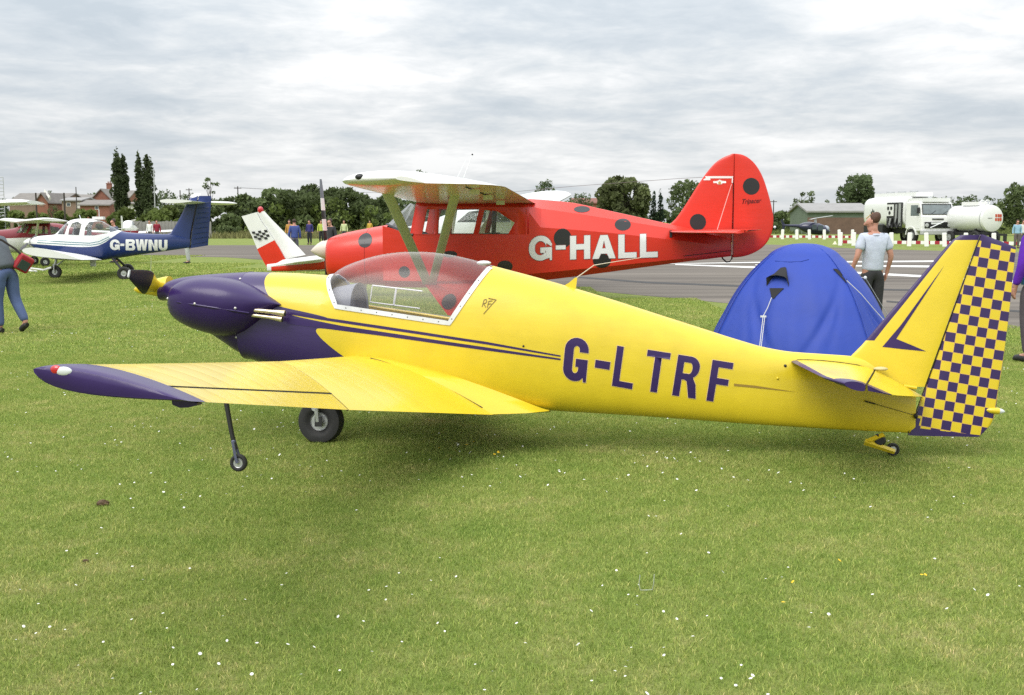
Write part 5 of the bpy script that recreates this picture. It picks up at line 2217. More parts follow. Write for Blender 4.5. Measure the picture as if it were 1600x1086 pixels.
build_white()


# ---- blue and white T-tail aircraft
def build_ttail():
    g = ground(150, 434)
    fr = Frame((g.x, g.y, 0), -8.0)
    P = fr.P
    root = thing('light_aircraft', 'blue and white low wing T-tail aircraft lettered G-BWNU', 'aircraft', fr.loc, fr.rot)
    top = [(46, 377), (50, 372.5), (60, 369), (85, 366.5), (92, 361), (102, 350), (112, 343.5), (128, 341.5), (145, 342), (160, 346), (175, 354), (188, 360.5), (200, 363), (230, 365), (265, 366.5), (296, 371.5)]
    bot = [(46, 381), (52, 388), (65, 396), (85, 402), (110, 405.5), (150, 407.5), (175, 404.5), (230, 396.5), (296, 387)]
    ft, fb = curve_fn(fr.xz(top, -.05)), curve_fn(fr.xz(bot, -.1))

    def X(px):
        return P(px, 385, -.2).x
    fw = curve_fn([(X(46), .10), (X(55), .25), (X(85), .36), (X(120), .44), (X(150), .44), (X(190), .33), (X(240), .19), (X(296), .05)])
    xs = [X(46) + (X(296) - X(46)) * i / 60 for i in range(61)]
    b = MB()
    b.rings(body(ft, fb, fw, xs, lambda x: .5, 2.4, 2.7, 40))
    me = b.mesh('fuselage')
    bvh = BVHTree.FromPolygons([Vector(v) for v in b.v], b.f)
    bm = bmesh.new()
    bm.from_mesh(me)
    cut = []
    for nm, q in (('windscreen', [(88, 366.3), (101, 366.3), (106, 350), (98, 347)]), ('door_window', [(107, 367), (124, 367.5), (127, 350), (119, 346), (111, 349), (108, 357)]),
                  ('rear_window', [(132, 368), (148, 368), (166, 364.5), (183, 359.5), (165, 349), (150, 345.5), (138, 347), (133, 355)])):
        f_ = split_out(bm, [fr.xz(q, -.4)])[0]
        cut.append((nm, faces_to_mesh(nm, f_)))
        bmesh.ops.delete(bm, geom=f_, context='FACES')
    bm.to_mesh(me)
    bm.free()
    pts = [(v.x, v.z) for v in (P(*q, -.4) for q in ((40, 381), (60, 382), (100, 384.5), (130, 386), (148, 385), (160, 381), (172, 373), (182, 365), (190, 358)))]
    # white where z > f(x): written as x-sorted curve on -z
    body_m = mat_boundary('blue_white_paint', (.76, .77, .77), (.010, .028, .145), [(x, -z) for x, z in pts], (1, 0), (0, -1), .3, .4)
    fo = link('fuselage', me, body_m, root, 50)
    for nm, wme in cut:
        panes(nm, wme, fo)
    teal = mat('teal_stripe', (.02, .16, .20), .4)
    for up in ([(56, 375), (100, 377.5), (140, 379.5), (155, 377), (170, 369.5)], [(56, 378.5), (100, 381), (142, 382.5), (157, 380), (172, 371.5)]):
        dn = [(x, y + 1.0) for x, y in up]
        raise_decal('pinstripe', [fr.xz(up + dn[::-1], -.4)], bvh, teal, fo, .004, .08)
    seat = MB()
    seat.box((X(118), -.3, P(120, 372, 0).z), (X(121), .3, P(120, 357, 0).z))
    seat.build('cabin_seat', m_dark, fo)
    items = [('G', (174, 390.5), (188.5, 390.5), (174, 374), .26), ('-', (189.5, 391), (195.5, 391), (189.5, 374), .24), ('B', (197.5, 391), (212, 391.2), (197.5, 374), .27), ('W', (212.5, 391.2), (231, 391.4), (212.5, 374), .25),
             ('N', (232, 391.4), (246, 391.6), (232, 374.5), .28), ('U', (247.5, 391.6), (261, 391.8), (247.5, 374.8), .28)]
    letters(items, bvh, m_white, fo, fr, -.2, off=.006)
    # wing
    for s_ in (-1, 1):
        w_ = MB()
        lt, tt = P(34.5, 391.5, -3.6), P(127, 406, -3.6)
        lr, tr = P(82, 401, -.35), P(160, 406, -.35)
        A = [lr.lerp(lt, i / 8) for i in range(9)]
        B = [tr.lerp(tt, i / 8) for i in range(9)]
        A = [Vector((v.x, v.y * -s_, v.z)) for v in A]
        B = [Vector((v.x, v.y * -s_, v.z)) for v in B]
        ch = (tt - lt).length
        pr = naca(.15, .02)
        foil(w_, A, B, lambda u, v: tuple(k * ch for k in pr(u)), (0, 0, 1), 12)
        wo = w_.build('wing', m_white, root, 40)
        und = MB()
        sub = naca(.15, .02)
        r1 = [[A[i].lerp(B[i], u) + Vector((0, -.006 * -s_ if i == 8 else 0, sub(u)[1] * ch * 1.03 - .004)) for u in (.02, .1, .25, .5, .75, .98)] for i in range(9)]
        und.rings(r1, closed=False, caps=False)
        und.build('wing_underside', m_blue, wo, 180)
    # fin, rudder, T tailplane
    f = MB()
    le = [(258, 366), (266, 364.5), (272, 356), (281, 340), (289, 324), (297, 309), (304, 306.3)]
    hg = [(296.5, 388), (297.5, 375), (299, 362), (302, 345), (305, 328), (308.5, 312), (310, 306.2)]
    foil(f, [P(*q) for q in le], [P(*q) for q in hg], lambda u, v: (.045 * math.sqrt(max(u, 0)) + .004, -.045 * math.sqrt(max(u, 0)) - .004), (0, 1, 0), 8)
    fo2 = f.build('fin', m_blue, root, 40)
    wt = MB()
    wt.tube([P(299, 307.5), P(306, 305.8), P(314, 305.8)], [.05, .07, .05], 8, flat=.7)
    wt.build('fin_cap', m_white, fo2)
    r_ = MB()
    te = [(325, 383.5), (326, 370), (327, 355), (328.3, 338), (329.5, 322), (330.2, 310), (330, 306)]
    foil(r_, [P(q[0] + .6, q[1]) for q in hg], [P(*q) for q in te], lambda u, v: (.05 * (1 - u) + .004, -.05 * (1 - u) - .004), (0, 1, 0), 8)
    ro = r_.build('rudder', m_blue, root, 40)
    for i in range(9):
        rb = MB()
        t = (i + .7) / 10
        a = P(hg[0][0] + (hg[-1][0] - hg[0][0]) * t + 3, 387 - 80 * t, -.05)
        b2 = P(325 + 5 * t - 2, 383 - 77 * t, -.02)
        rb.tube([a, b2], .011, 5)
        rb.build('rudder_rib', m_blue, ro)
    gp = MB()
    gp.tube([P(296.5, 389, -.055), P(299.2, 362, -.055), P(309, 312, -.05)], .012, 5)
    gp.build('hinge_gap', m_gap, fo2)
    zt = P(300, 316.5, 0).z
    xa, xb = P(270, 316, 0).x, P(321, 316, 0).x
    for s_ in (-1, 1):
        t = MB()
        la, lb = (Vector((xa + .02, 2.3 * s_, zt)), Vector((xb - .06, 2.3 * s_, zt))) if s_ < 0 else (P(347, 317.5, 1.7), P(371, 318.2, 1.7))
        foil(t, [Vector((xa, 0, zt)), la], [Vector((xb, 0, zt)), lb], lambda u, v: (.055 * 2.2 * math.sqrt(max(u, 0)) * (1 - u) + .01, -.055 * 2.2 * math.sqrt(max(u, 0)) * (1 - u) - .01), (0, 0, 1), 10,
             matf=lambda u, v: 1 if v > .80 else 0)
        t.build('tailplane', [m_white, m_blue], root, 40)
    # undercarriage
    for nm, q, y, q2 in (('nose_wheel', (86, 424.5), 0, (88, 404)), ('main_wheel', (193.5, 421), -1.15, (176, 404)), ('main_wheel', (199, 411.5), 1.15, (182, 403))):
        c = P(*q, y)
        rad = .19
        c.z = rad - .01
        wheel(root, nm, c, rad, .14, .08, m_rub, m_alu, n=24)
        g_ = MB()
        t_ = P(*q2, y * .25)
        g_.tube([t_, c + Vector((0, .09 if y else 0, .12 if not y else .02))], .035, 8)
        if not y:
            g_.tube([P(104, 404, 0), c + Vector((.06, 0, .2))], .02, 6)
            for yy in (-.1, .1):
                g_.tube([c + Vector((0, yy, .2)), c + Vector((0, yy, 0))], .022, 6)
            g_.tube([c + Vector((0, -.1, .21)), c + Vector((0, .1, .21))], .03, 6)
        g_.build('undercarriage_leg', m_mblk if y else m_sgrey, root)
    st = MB()
    st.box((P(142, 408, -.4).x, -.5, P(142, 416, -.4).z), (P(150, 408, -.4).x, -.4, P(142, 406, -.4).z))
    st.build('boarding_step', m_white, root)
    fl = MB()
    fl.box((P(146, 343, 0).x, -.14, P(150, 343, 0).z), (P(163, 343, 0).x, .14, P(150, 338.5, 0).z))
    fl.build('canopy_cover', m_white, root)
    ar = MB()
    ar.tube([P(155, 340, 0), P(154.5, 327, 0)], .009, 5)
    ar.tube([P(126, 342, 0), P(124, 336, 0)], .012, 5)
    ar.build('roof_aerial', m_wpl, root)
    sp = MB()
    c0 = P(47, 379, 0)
    sp.lathe([(0, .13), (.08, .10), (.17, .04), (.19, .004)], c0, (-1, 0, 0), 16)
    so = sp.build('spinner', m_white, root, 60)
    for s_ in (-1, 1):
        bl = MB()
        bl.tube([c0 + Vector((-.05, 0, 0)), c0 + Vector((-.05, .5 * s_, .12 * s_)), c0 + Vector((-.05, .8 * s_, .2 * s_))], [.04, .06, .03], 8, flat=.3, flatdir=(1, 0, 0))
        bl.build('propeller_blade', m_blk, so)
    # tie-down rope from the tail
    tr = MB()
    tr.tube([P(236.5, 394, -.1), P(235.5, 425, -.1)], .006, 5)
    tr.sphere(P(235.5, 425, -.1), .05, .05, .03, 8, 5)
    tr.build('tie_down_rope', mat('pale_rope', (.5, .5, .45), .8), root)
    # tow bar lies on the grass in front of the nose wheel
    tb = MB()
    c = P(80, 418, -.12)
    gg = ground(44, 425)
    loc = fr.I @ gg
    tb.tube([c, P(68, 422, -.12), Vector((loc.x + .1, loc.y, .12)), Vector((loc.x, loc.y, .05))], .03, 8)
    tb.tube([Vector((loc.x - .15, loc.y - .1, .03)), Vector((loc.x, loc.y, .05)), Vector((loc.x + .35, loc.y - .3, .03))], .035, 8)
    tbo = tb.build('tow_bar', m_white)
    tbo.matrix_world = fr.M.copy()
    props(tbo, 'white tow bar lying on the grass at the nose wheel of the blue aircraft', 'tow bar')
    return root


build_ttail()


# ---- maroon and white high wing aircraft, half hidden at the left
def build_left():
    g = ground(30, 417)
    fr = Frame((g.x, g.y + 1, 0), -35, 0)
    z0 = 1.50
    fus = [(-2.1, 1.20, .82, .2), (-1.9, 1.30, .66, .36), (-.9, 1.36, .52, .46), (-.5, 1.42, .50, .5), (.0, 1.62, .5, .5), (.9, 1.60, .52, .48), (1.8, 1.36, .58, .36), (3.0, 1.14, .66, .2), (3.9, 1.0, .74, .05)]
    body_m = mat_boundary('maroon_white_paint', (.20, .012, .022), (.76, .76, .75), [(-3, -.98), (-1, -1.04), (0, -1.06), (.8, -1.0), (1.4, -.8), (2.2, -.5), (4, -.4)], (1, 0), (0, -1))
    plain_plane(fr, 'light_aircraft', 'maroon and white high wing aircraft half hidden behind the bending man', 6, 7.2, 1.15, fus, z0 + .12, -.45, {'body': body_m},
                windows=[('door_window', [(-.15, 1.2), (.55, 1.2), (.55, 1.48), (0, 1.48)]), ('rear_window', [(.65, 1.2), (1.15, 1.2), (.95, 1.44), (.65, 1.48)]), ('windscreen', [(-.55, 1.24), (-.22, 1.24), (-.08, 1.5), (-.2, 1.6)])],
                fin={'fin': ([(3.0, 1.0), (3.4, 1.3)], [(3.5, .85), (3.75, 1.3)], m_maroon), 'rudder': ([(3.51, .8), (3.76, 1.3)], [(3.95, .8), (4.05, 1.3)], m_maroon)},
                stab=(3.2, 3.9, 1.02, 1.2, .15), wheels=[('main_wheel', (.3, .95, .17), .17), ('main_wheel', (.3, -.95, .17), .17), ('nose_wheel', (-1.5, 0, .15), .15)], dihedral=.02)
    # a second high wing aircraft further off: its wing shows above the first
    g = at(-165, 400, 37.0)
    fr = Frame((g.x, g.y, 0), -82, 0)
    s = 1.25
    fus = [(-2.1 * s, 1.30, .92, .2), (-1.9 * s, 1.45, .76, .4), (-.6 * s, 1.62, .62, .52), (0, 2.15, .62, .55), (.9 * s, 2.15, .64, .52), (1.9 * s, 1.65, .7, .4), (3.9 * s, 1.2, .85, .06)]
    plain_plane(fr, 'light_aircraft', 'white high wing aircraft standing furthest behind, its long wing above the maroon one', 7, 10.0, 1.5, fus, 2.12, -.3, {'body': m_white},
                windows=[('door_window', [(.0, 1.65), (.7, 1.65), (.7, 2.05), (.1, 2.05)])],
                fin={'fin': ([(3.2 * s, 1.3), (3.6 * s, 2.5)], [(3.7 * s, 1.1), (3.85 * s, 2.5)], m_white), 'rudder': ([(3.71 * s, 1.1), (3.86 * s, 2.5)], [(4.0 * s, 1.1), (4.1 * s, 2.5)], m_white)},
                stab=(3.3 * s, 4.0 * s, 1.2, 1.6, .15), wheels=[('main_wheel', (.5, 1.2, .2), .2), ('main_wheel', (.5, -1.2, .2), .2), ('nose_wheel', (-1.7, 0, .18), .18)], dihedral=.03)
    # small white low wing machine seen past the tail of the blue one
    g = ground(203, 378)
    fr = Frame((g.x, g.y, 0), 80, 0)
    fus = [(-1.9, 1.2, .8, .2), (-1.6, 1.3, .7, .36), (-.5, 1.4, .6, .45), (.1, 1.75, .6, .46), (.8, 1.7, .62, .42), (1.6, 1.3, .66, .3), (3.4, 1.15, .85, .06)]
    plain_plane(fr, 'light_aircraft', 'small white low wing aircraft with a dark cockpit beyond the T-tail aircraft', 6, 7.0, 1.1, fus, .72, -.4, {'body': m_white},
                windows=[('cockpit_window', [(-.3, 1.36), (.9, 1.36), (.7, 1.62), (.1, 1.68)])], strut=False,
                fin={'fin': ([(2.7, 1.15), (3.15, 2.1)], [(3.2, 1.0), (3.4, 2.1)], m_white), 'rudder': ([(3.21, 1.0), (3.41, 2.1)], [(3.6, 1.0), (3.65, 2.1)], m_white)},
                stab=(2.9, 3.5, 1.1, 1.2, .1), wheels=[('main_wheel', (.2, .9, .17), .17), ('main_wheel', (.2, -.9, .17), .17), ('nose_wheel', (-1.4, 0, .15), .15)], dihedral=.05)


build_left()


# ---- dark blue helicopter beyond the barrier
def build_heli():
    Y = 122.0
    s = F_PX / Y
    o = at(1262, 366, Y)
    root = thing('helicopter', 'dark blue helicopter on the grass beyond the barrier', 'helicopter', (o.x, o.y, 0))

    def q(px, py, y=0):
        v = at(px, py, Y)
        return Vector((v.x - o.x, y, v.z))
    navy = mat('navy_paint', (.010, .012, .045), .25, coat=.5)
    b = MB()
    xs = [1247, 1250, 1256, 1264, 1272, 1280, 1288, 1294, 1297]
    tp = [353, 350, 347.5, 346.5, 347.5, 349, 352, 357, 361]
    bt = [356, 359, 362, 365, 366.5, 367, 367, 366, 363.5]
    wd = [.15, .4, .6, .72, .75, .75, .65, .4, .1]
    rings = []
    for i in range(len(xs)):
        a, c = q(xs[i], tp[i]), q(xs[i], bt[i])
        rings.append([(a.x, wd[i] * math.cos(t), (a.z + c.z) / 2 + (a.z - c.z) / 2 * math.sin(t)) for t in [2 * math.pi * k / 20 for k in range(20)]])
    b.rings(rings)
    fo = b.build('fuselage', navy, root, 60)
    pane = mat('dark_pane', (.05, .07, .09), .08, coat=.6)
    for px0, px1, y0, y1 in ((1266, 1273, 351, 358.5), (1275, 1283, 352, 360)):
        w_ = MB()
        w_.box((q(px0, 355).x, -.80, q(px0, y1).z), (q(px1, 355).x, -.70, q(px0, y0).z))
        w_.build('side_window', pane, fo)
    n_ = MB()
    n_.sphere(q(1290, 358), .42, .5, .42, 12, 8)
    n_.build('nose_bubble', mat('pale_pane', (.30, .34, .40), .1, coat=.6), fo, 60)
    t = MB()
    t.tube([q(1250, 353.5), q(1222, 352)], [.22, .10], 10)
    t.build('tail_boom', navy, root)
    f = MB()
    f.extrude([(q(1219.5, 343).x, q(1219, 343).z), (q(1222, 343).x, q(1222, 343).z), (q(1227, 352).x, q(1227, 352).z), (q(1225, 361).x, q(1225, 361).z), (q(1222.5, 361).x, q(1222, 361).z), (q(1222, 352).x, q(1222, 352).z)], -.05, .05)
    f.build('tail_fin', navy, root, 0)
    st = MB()
    st.box((q(1236, 353).x, -.8, q(1236, 353.6).z), (q(1241, 353).x, .8, q(1236, 352.6).z))
    st.build('tail_stabiliser', navy, root)
    m_ = MB()
    m_.tube([q(1274, 348), q(1274, 341.5)], [.16, .08], 8)
    m_.build('rotor_mast', m_sgrey, root)
    for d in (-1, 1):
        r_ = MB()
        a = q(1274, 341)
        e = q(1308, 337) if d > 0 else q(1258, 343)
        e = Vector((e.x, 2.0 * d, e.z))
        r_.tube([a, e], .16, 6, flat=1, flatdir=(0, 0, 1))
        r_.v = [(x, y, a.z + (e.z - a.z) * ((x - a.x) / (e.x - a.x)) + (z - (a.z + (e.z - a.z) * ((x - a.x) / (e.x - a.x)))) * .25) for x, y, z in r_.v]
        r_.build('rotor_blade', m_sgrey, root)
    for d in (-1, 1):
        k = MB()
        k.tube([(q(1258, 366).x, .9 * d, .06), (q(1290, 366).x, .9 * d, .06), (q(1294, 366).x, .9 * d, .16)], .05, 6)
        for px in (1264, 1283):
            k.tube([(q(px, 366).x, .9 * d, .06), (q(px, 366).x, .5 * d, q(px, 365).z)], .04, 6)
        k.build('skid', m_mblk, root)


build_heli()
# ================================================================== tent
def build_tent():
    Y = 12.9
    s = F_PX / Y
    X = (1255 - 800) / s
    root = thing('dome_tent', 'blue dome tent with black vents and white guy lines', 'tent', (X, Y, 0))
    rz = curve_fn([(0, 1.27), (.2, 1.20), (.42, 1.10), (.57, 1.02), (.8, .89), (1.02, .72), (1.14, .60), (1.29, .41), (1.36, .26), (1.395, .13), (1.405, .001)])
    th0 = R(-68)
    nth, nz = 192, 60
    zs = [1.405 * (1 - (1 - i / nz) ** 1.6) for i in range(nz + 1)]
    V = []
    for z in zs:
        r = rz(z)
        for k in range(nth):
            a = 2 * math.pi * k / nth
            d = (a - th0) / (math.pi / 2)
            d = abs(d - round(d)) * 2          # 0 at a pole, 1 mid panel
            sag = .15 * math.sin(math.pi / 2 * d) ** .62 * min(z / .1 + .4, 1) * (1.0 if z < 1.25 else max(0, (1.405 - z) / .155))
            # cloth creases hanging from the poles and radiating from the lower corners
            ph = math.sin(a * 23 + 4.0 * z + 2 * math.sin(a * 5)) * math.sin(a * 9 - 3 * z + 1.2)
            cr = .008 * ph * d * (1.2 - z / 1.4)
            u = d * .9 - (1.15 - z) * .75
            fold = -.022 * math.exp(-(u / .05) ** 2) * max(0, 1 - abs(z - .55) / .6)
            u2 = d * 1.1 - (1.25 - z) * .52
            fold += -.012 * math.exp(-(u2 / .035) ** 2) * max(0, 1 - abs(z - .6) / .5)
            rr = (r * (1 - sag) + cr * r * 1.5 + fold * r * 1.35) * 1.05
            V.append((rr * math.cos(a), rr * math.sin(a), z))
    Fq = []
    for i in range(nz):
        for k in range(nth):
            a, b = i * nth + k, i * nth + (k + 1) % nth
            Fq.append((a, b, b + nth, a + nth))
    m_t = mat('blue_nylon', (.011, .045, .34), .62, var=.06, vscale=3, bump=.28, bscale=4.5)
    o = np_mesh('flysheet', V, Fq, m_t, root, True)
    bvh = BVHTree.FromPolygons([Vector(v) for v in V], Fq)
    loc = Vector((X, Y, 0))

    def hit(px, py, off=.0):
        d = ray(px, py).normalized()
        h = bvh.ray_cast(CAM - loc, d)
        if h[0] is None:
            p = at(px, py, Y - 1.0) - loc
            return p
        n = h[1] if h[1].dot(d) < 0 else -h[1]
        return h[0] + n * off
    # seams
    sm = MB()
    mseam = mat('seam_tape', (.008, .032, .25), .7)
    for k in range(4):
        pts = []
        for z in np.linspace(.02, 1.39, 26):
            a = th0 + k * math.pi / 2
            r = rz(float(z)) * 1.051
            pts.append((r * math.cos(a), r * math.sin(a), float(z)))
        b = MB()
        b.tube(pts, .006, 6)
        b.build('pole_sleeve', m_t, root, 60)
    b = MB()
    b.tube([hit(x, y, .002) for x, y in ((1196, 404), (1212, 408), (1234, 409.5), (1252, 408.5), (1264, 405.5))], .004, 5)
    b.build('seam', mseam, o, 60)
    # vent hood: a cowl standing off the cloth
    blk = mat('black_mesh', (.015, .015, .017), .85)
    v = MB()
    edge = [(1198, 447.5), (1201, 440), (1206, 437), (1216, 436), (1226, 438), (1230, 441), (1232.5, 449)]
    ridge = [(1206, 434), (1211, 428), (1216, 423), (1220, 418.5), (1226, 417.5), (1228.5, 418.5), (1231, 434)]
    outer = [hit(x, y, .075) for x, y in edge]
    outer[0], outer[-1] = hit(*edge[0], .004), hit(*edge[-1], .004)
    back = [hit(x, y, .004) for x, y in ridge]
    v.rings([outer, [p + (q - p) * .45 + Vector((0, -.03, .0)) for p, q in zip(outer, back)], back], closed=False, caps=False)
    v.build('vent_hood', blk, root, 60)
    v = MB()
    tri = [hit(x, y, .012) for x, y in ((1203, 451), (1225, 451), (1209, 467.5), (1206, 465))]
    v.add(tri + [p + Vector((0, .008, 0)) for p in tri], [(0, 1, 2, 3), (7, 6, 5, 4), (0, 4, 5, 1), (1, 5, 6, 2), (2, 6, 7, 3), (3, 7, 4, 0)])
    v.build('guy_patch', blk, root, 0)
    v = MB()
    q = [hit(x, y, .012) for x, y in ((1301.5, 421), (1308, 421), (1324, 440), (1321.5, 442.5))]
    v.add(q + [p + Vector((0, .008, 0)) for p in q], [(0, 1, 2, 3), (7, 6, 5, 4), (0, 4, 5, 1), (1, 5, 6, 2), (2, 6, 7, 3), (3, 7, 4, 0)])
    v.build('guy_patch', blk, root, 0)
    rope = mat('white_cord', (.62, .62, .60), .7)

    def line(pts, off=.03):
        l_ = MB()
        p = [hit(x, y, off + .012 * i) for i, (x, y) in enumerate(pts)]
        l_.tube(p, .0045, 5)
        return p, l_
    p, l_ = line([(1207, 467), (1201, 484), (1195, 497)])
    g = Vector((p[-1].x - .16, p[-1].y - .45, 0))
    l_.tube([p[-1], p[-1].lerp(g, .5), g], .0042, 5)
    l_.tube([p[-1] + Vector((.02, 0, 0)), p[-1].lerp(g, .5) + Vector((.018, 0, 0)), g], .0042, 5)
    lo = l_.build('guy_line', rope, root)
    t = MB()
    t.box(p[-1] - Vector((.03, .006, .010)), p[-1] + Vector((.035, .006, .010)))
    t.build('line_toggle', mat('white_plastic', (.72, .74, .75), .35), lo)
    p, l_ = line([(1322, 441), (1340, 462), (1358, 483), (1374, 502)])
    g = Vector((p[-1].x + .35, p[-1].y - .3, 0))
    l_.tube([p[-1], g], .0042, 5)
    lo = l_.build('guy_line', rope, root)
    t = MB()
    t.sphere(p[-1], .018, n=8, m=5)
    t.build('line_toggle', mat('white_plastic', (.72, .74, .75), .35), lo)
    # second line seen beyond, with toggle by the man's hip
    l_ = MB()
    a = at(1352, 434, Y + .6) - loc
    l_.tube([(.55, .55, 1.0), a, (1.75, 1.3, 0)], .0045, 5)
    lo = l_.build('guy_line', rope, root)
    t = MB()
    t.sphere(a, .022, n=8, m=5)
    t.build('line_toggle', mat('white_plastic', (.72, .74, .75), .35), lo)


build_tent()


# ================================================================== people
SKIN = mat('skin', (.48, .24, .17), .55, var=.08, vscale=12)


def skin_mesh(name, verts, edges, radii, root_i, mats, parent, sub=2):
    me = bpy.data.meshes.new(name)
    me.from_pydata([tuple(v) for v in verts], edges, [])
    o = bpy.data.objects.new(name, me)
    S.collection.objects.link(o)
    m = o.modifiers.new('skin', 'SKIN')
    m.use_smooth_shade = True
    sk = me.skin_vertices[0].data
    for i, r in enumerate(radii):
        sk[i].radius = (r, r) if isinstance(r, (int, float)) else r
        sk[i].use_root = (i == root_i)
    m2 = o.modifiers.new('sub', 'SUBSURF')
    m2.levels = sub
    m2.render_levels = sub
    bpy.context.view_layer.update()
    nm = bpy.data.meshes.new_from_object(o.evaluated_get(bpy.context.evaluated_depsgraph_get()))
    bpy.data.objects.remove(o)
    nm.name = name
    nm.materials.clear()
    return link(name, nm, mats, parent, 180)


def person(label, loc, yaw, h=1.76, shirt=(.5, .5, .5), legs=(.05, .05, .06), hair=(.06, .035, .02), pose=None, sleeves='long', fine=False, extra=None, group=None, shoes=(.02, .02, .02), tuck=False):
    """x to the person's right, y the way it faces, z up; pose overrides joints of a 1.76 m figure."""
    root = thing('person', label, 'person', loc, (0, 0, yaw), group)
    J = {'pelvis': (0, 0, .96), 'spine': (0, -.01, 1.14), 'chest': (0, -.01, 1.34), 'neck': (0, 0, 1.50), 'head0': (0, .02, 1.58), 'head1': (0, .03, 1.66), 'head2': (0, .015, 1.735),
         'nose': (0, .145, 1.635), 'chin': (0, .09, 1.56)}
    for s_, n in ((-1, 'l'), (1, 'r')):
        J.update({'sh_' + n: (.178 * s_, -.01, 1.425), 'el_' + n: (.245 * s_, -.04, 1.15), 'wr_' + n: (.265 * s_, .04, .90), 'ha_' + n: (.265 * s_, .06, .82),
                  'hip_' + n: (.09 * s_, 0, .91), 'kn_' + n: (.10 * s_, .02, .50), 'an_' + n: (.10 * s_, -.03, .09), 'to_' + n: (.115 * s_, .15, .035)})
    J.update(pose or {})
    k = h / 1.76
    J = {a: Vector(b) * k for a, b in J.items()}
    RAD = {'pelvis': (.125, .09), 'spine': (.14, .105), 'chest': (.165, .118), 'neck': .055, 'head0': .070, 'head1': .088, 'head2': .062, 'nose': .012, 'chin': .035}
    for n in 'lr':
        RAD.update({'sh_' + n: .068, 'el_' + n: .043, 'wr_' + n: .028, 'ha_' + n: (.040, .022), 'hip_' + n: .084, 'kn_' + n: .060, 'an_' + n: .040, 'to_' + n: .036})
    E = [('pelvis', 'spine'), ('spine', 'chest'), ('chest', 'neck'), ('neck', 'head0'), ('head0', 'head1'), ('head1', 'head2'), ('head1', 'nose'), ('head0', 'chin')]
    for n in 'lr':
        E += [('chest', 'sh_' + n), ('sh_' + n, 'el_' + n), ('el_' + n, 'wr_' + n), ('wr_' + n, 'ha_' + n), ('pelvis', 'hip_' + n), ('hip_' + n, 'kn_' + n), ('kn_' + n, 'an_' + n), ('an_' + n, 'to_' + n)]
    if fine:
        for s_, n in ((-1, 'l'), (1, 'r')):
            w, hd = J['wr_' + n], J['ha_' + n]
            d = (hd - w).normalized()
            side = d.cross(Vector((s_, 0, 0))).normalized()
            out = d.cross(side).normalized()
            for f_, (off, ln) in enumerate(((-.030, .070), (-.010, .080), (.010, .075), (.029, .058))):
                a = hd + side * off * .9 + d * .015
                J[f'f{f_}a{n}'] = a + d * ln * .45
                J[f'f{f_}b{n}'] = a + d * ln * .85 + out * .022
                RAD[f'f{f_}a{n}'], RAD[f'f{f_}b{n}'] = .0095, .0075
                E += [('ha_' + n, f'f{f_}a{n}'), (f'f{f_}a{n}', f'f{f_}b{n}')]
            J['ta' + n] = w.lerp(hd, .6) + side * .045 + out * .01
            J['tb' + n] = J['ta' + n] + d * .04 + side * .008
            RAD['ta' + n], RAD['tb' + n] = .011, .009
            E += [('wr_' + n, 'ta' + n), ('ta' + n, 'tb' + n)]
    names = list(J)
    idx = {a: i for i, a in enumerate(names)}

    def sc(r, g=0):
        return tuple((x + g) * k for x in r) if isinstance(r, tuple) else (r + g) * k
    bodyo = skin_mesh('body', [J[a] for a in names], [(idx[a], idx[b]) for a, b in E], [sc(RAD[a]) for a in names], idx['pelvis'], SKIN, root)

    def cloth(nm, keys, edges, grow, m, over=None):
        ki = {a: i for i, a in enumerate(keys)}
        P_ = [J[a] if a in J else over[a] for a in keys]
        rr = [sc(RAD.get(a, .05), grow.get(a, grow.get('*', .012))) for a in keys]
        return skin_mesh(nm, P_, [(ki[a], ki[b]) for a, b in edges], rr, 0, m, root)
    tag = '%02x%02x%02x' % tuple(int(min(c, 1) * 255) for c in shirt)
    ms = mat('shirt_cloth_' + tag, shirt, .85, var=.10, vscale=9, bump=.3, bscale=14)
    tag = '%02x%02x%02x' % tuple(int(min(c, 1) * 255) for c in legs)
    mt = mat('trouser_cloth_' + tag, legs, .88, var=.14, vscale=8, bump=.3, bscale=14)
    tag = '%02x%02x%02x' % tuple(int(min(c, 1) * 255) for c in hair)
    mh = mat('hair_' + tag, hair, .7, var=.25, vscale=40, bump=.5, bscale=60)
    keys = ['chest', 'spine', 'hem0', 'hem1', 'neck']
    ed = [('chest', 'spine'), ('spine', 'hem0'), ('hem0', 'hem1'), ('chest', 'neck')]
    over = {}
    dn_ = (J['pelvis'] - J['spine']).normalized()
    over['hem0'] = J['pelvis'] - dn_ * .01
    over['hem1'] = J['pelvis'] + dn_ * (.035 if tuck else .075) * k
    RAD['hem0'], RAD['hem1'] = ((.162, .128), (.162, .13)) if tuck else ((.178, .14), (.19, .152))
    for n in 'lr':
        if sleeves == 'short':
            over['slv_' + n] = J['sh_' + n].lerp(J['el_' + n], .72)
            RAD['slv_' + n] = .055
            keys += ['sh_' + n, 'slv_' + n]
            ed += [('chest', 'sh_' + n), ('sh_' + n, 'slv_' + n)]
        else:
            keys += ['sh_' + n, 'el_' + n, 'wr_' + n]
            ed += [('chest', 'sh_' + n), ('sh_' + n, 'el_' + n), ('el_' + n, 'wr_' + n)]
    over['neck'] = J['chest'].lerp(J['neck'], .72)
    jn = dict(J)
    J['neck'] = over['neck']
    RAD['neck'] = .07
    so = cloth('shirt', keys, ed, {'*': .018, 'hem0': .01, 'hem1': .01, 'spine': .030, 'chest': .02, 'slv_l': .02, 'slv_r': .02, 'neck': .0}, ms, over)
    J.update(jn)
    keys = ['pelvis', 'waist'] + [a + n for n in 'lr' for a in ('hip_', 'kn_', 'an_')]
    ed = [('pelvis', 'waist')]
    RAD['waist'] = (.182, .145)
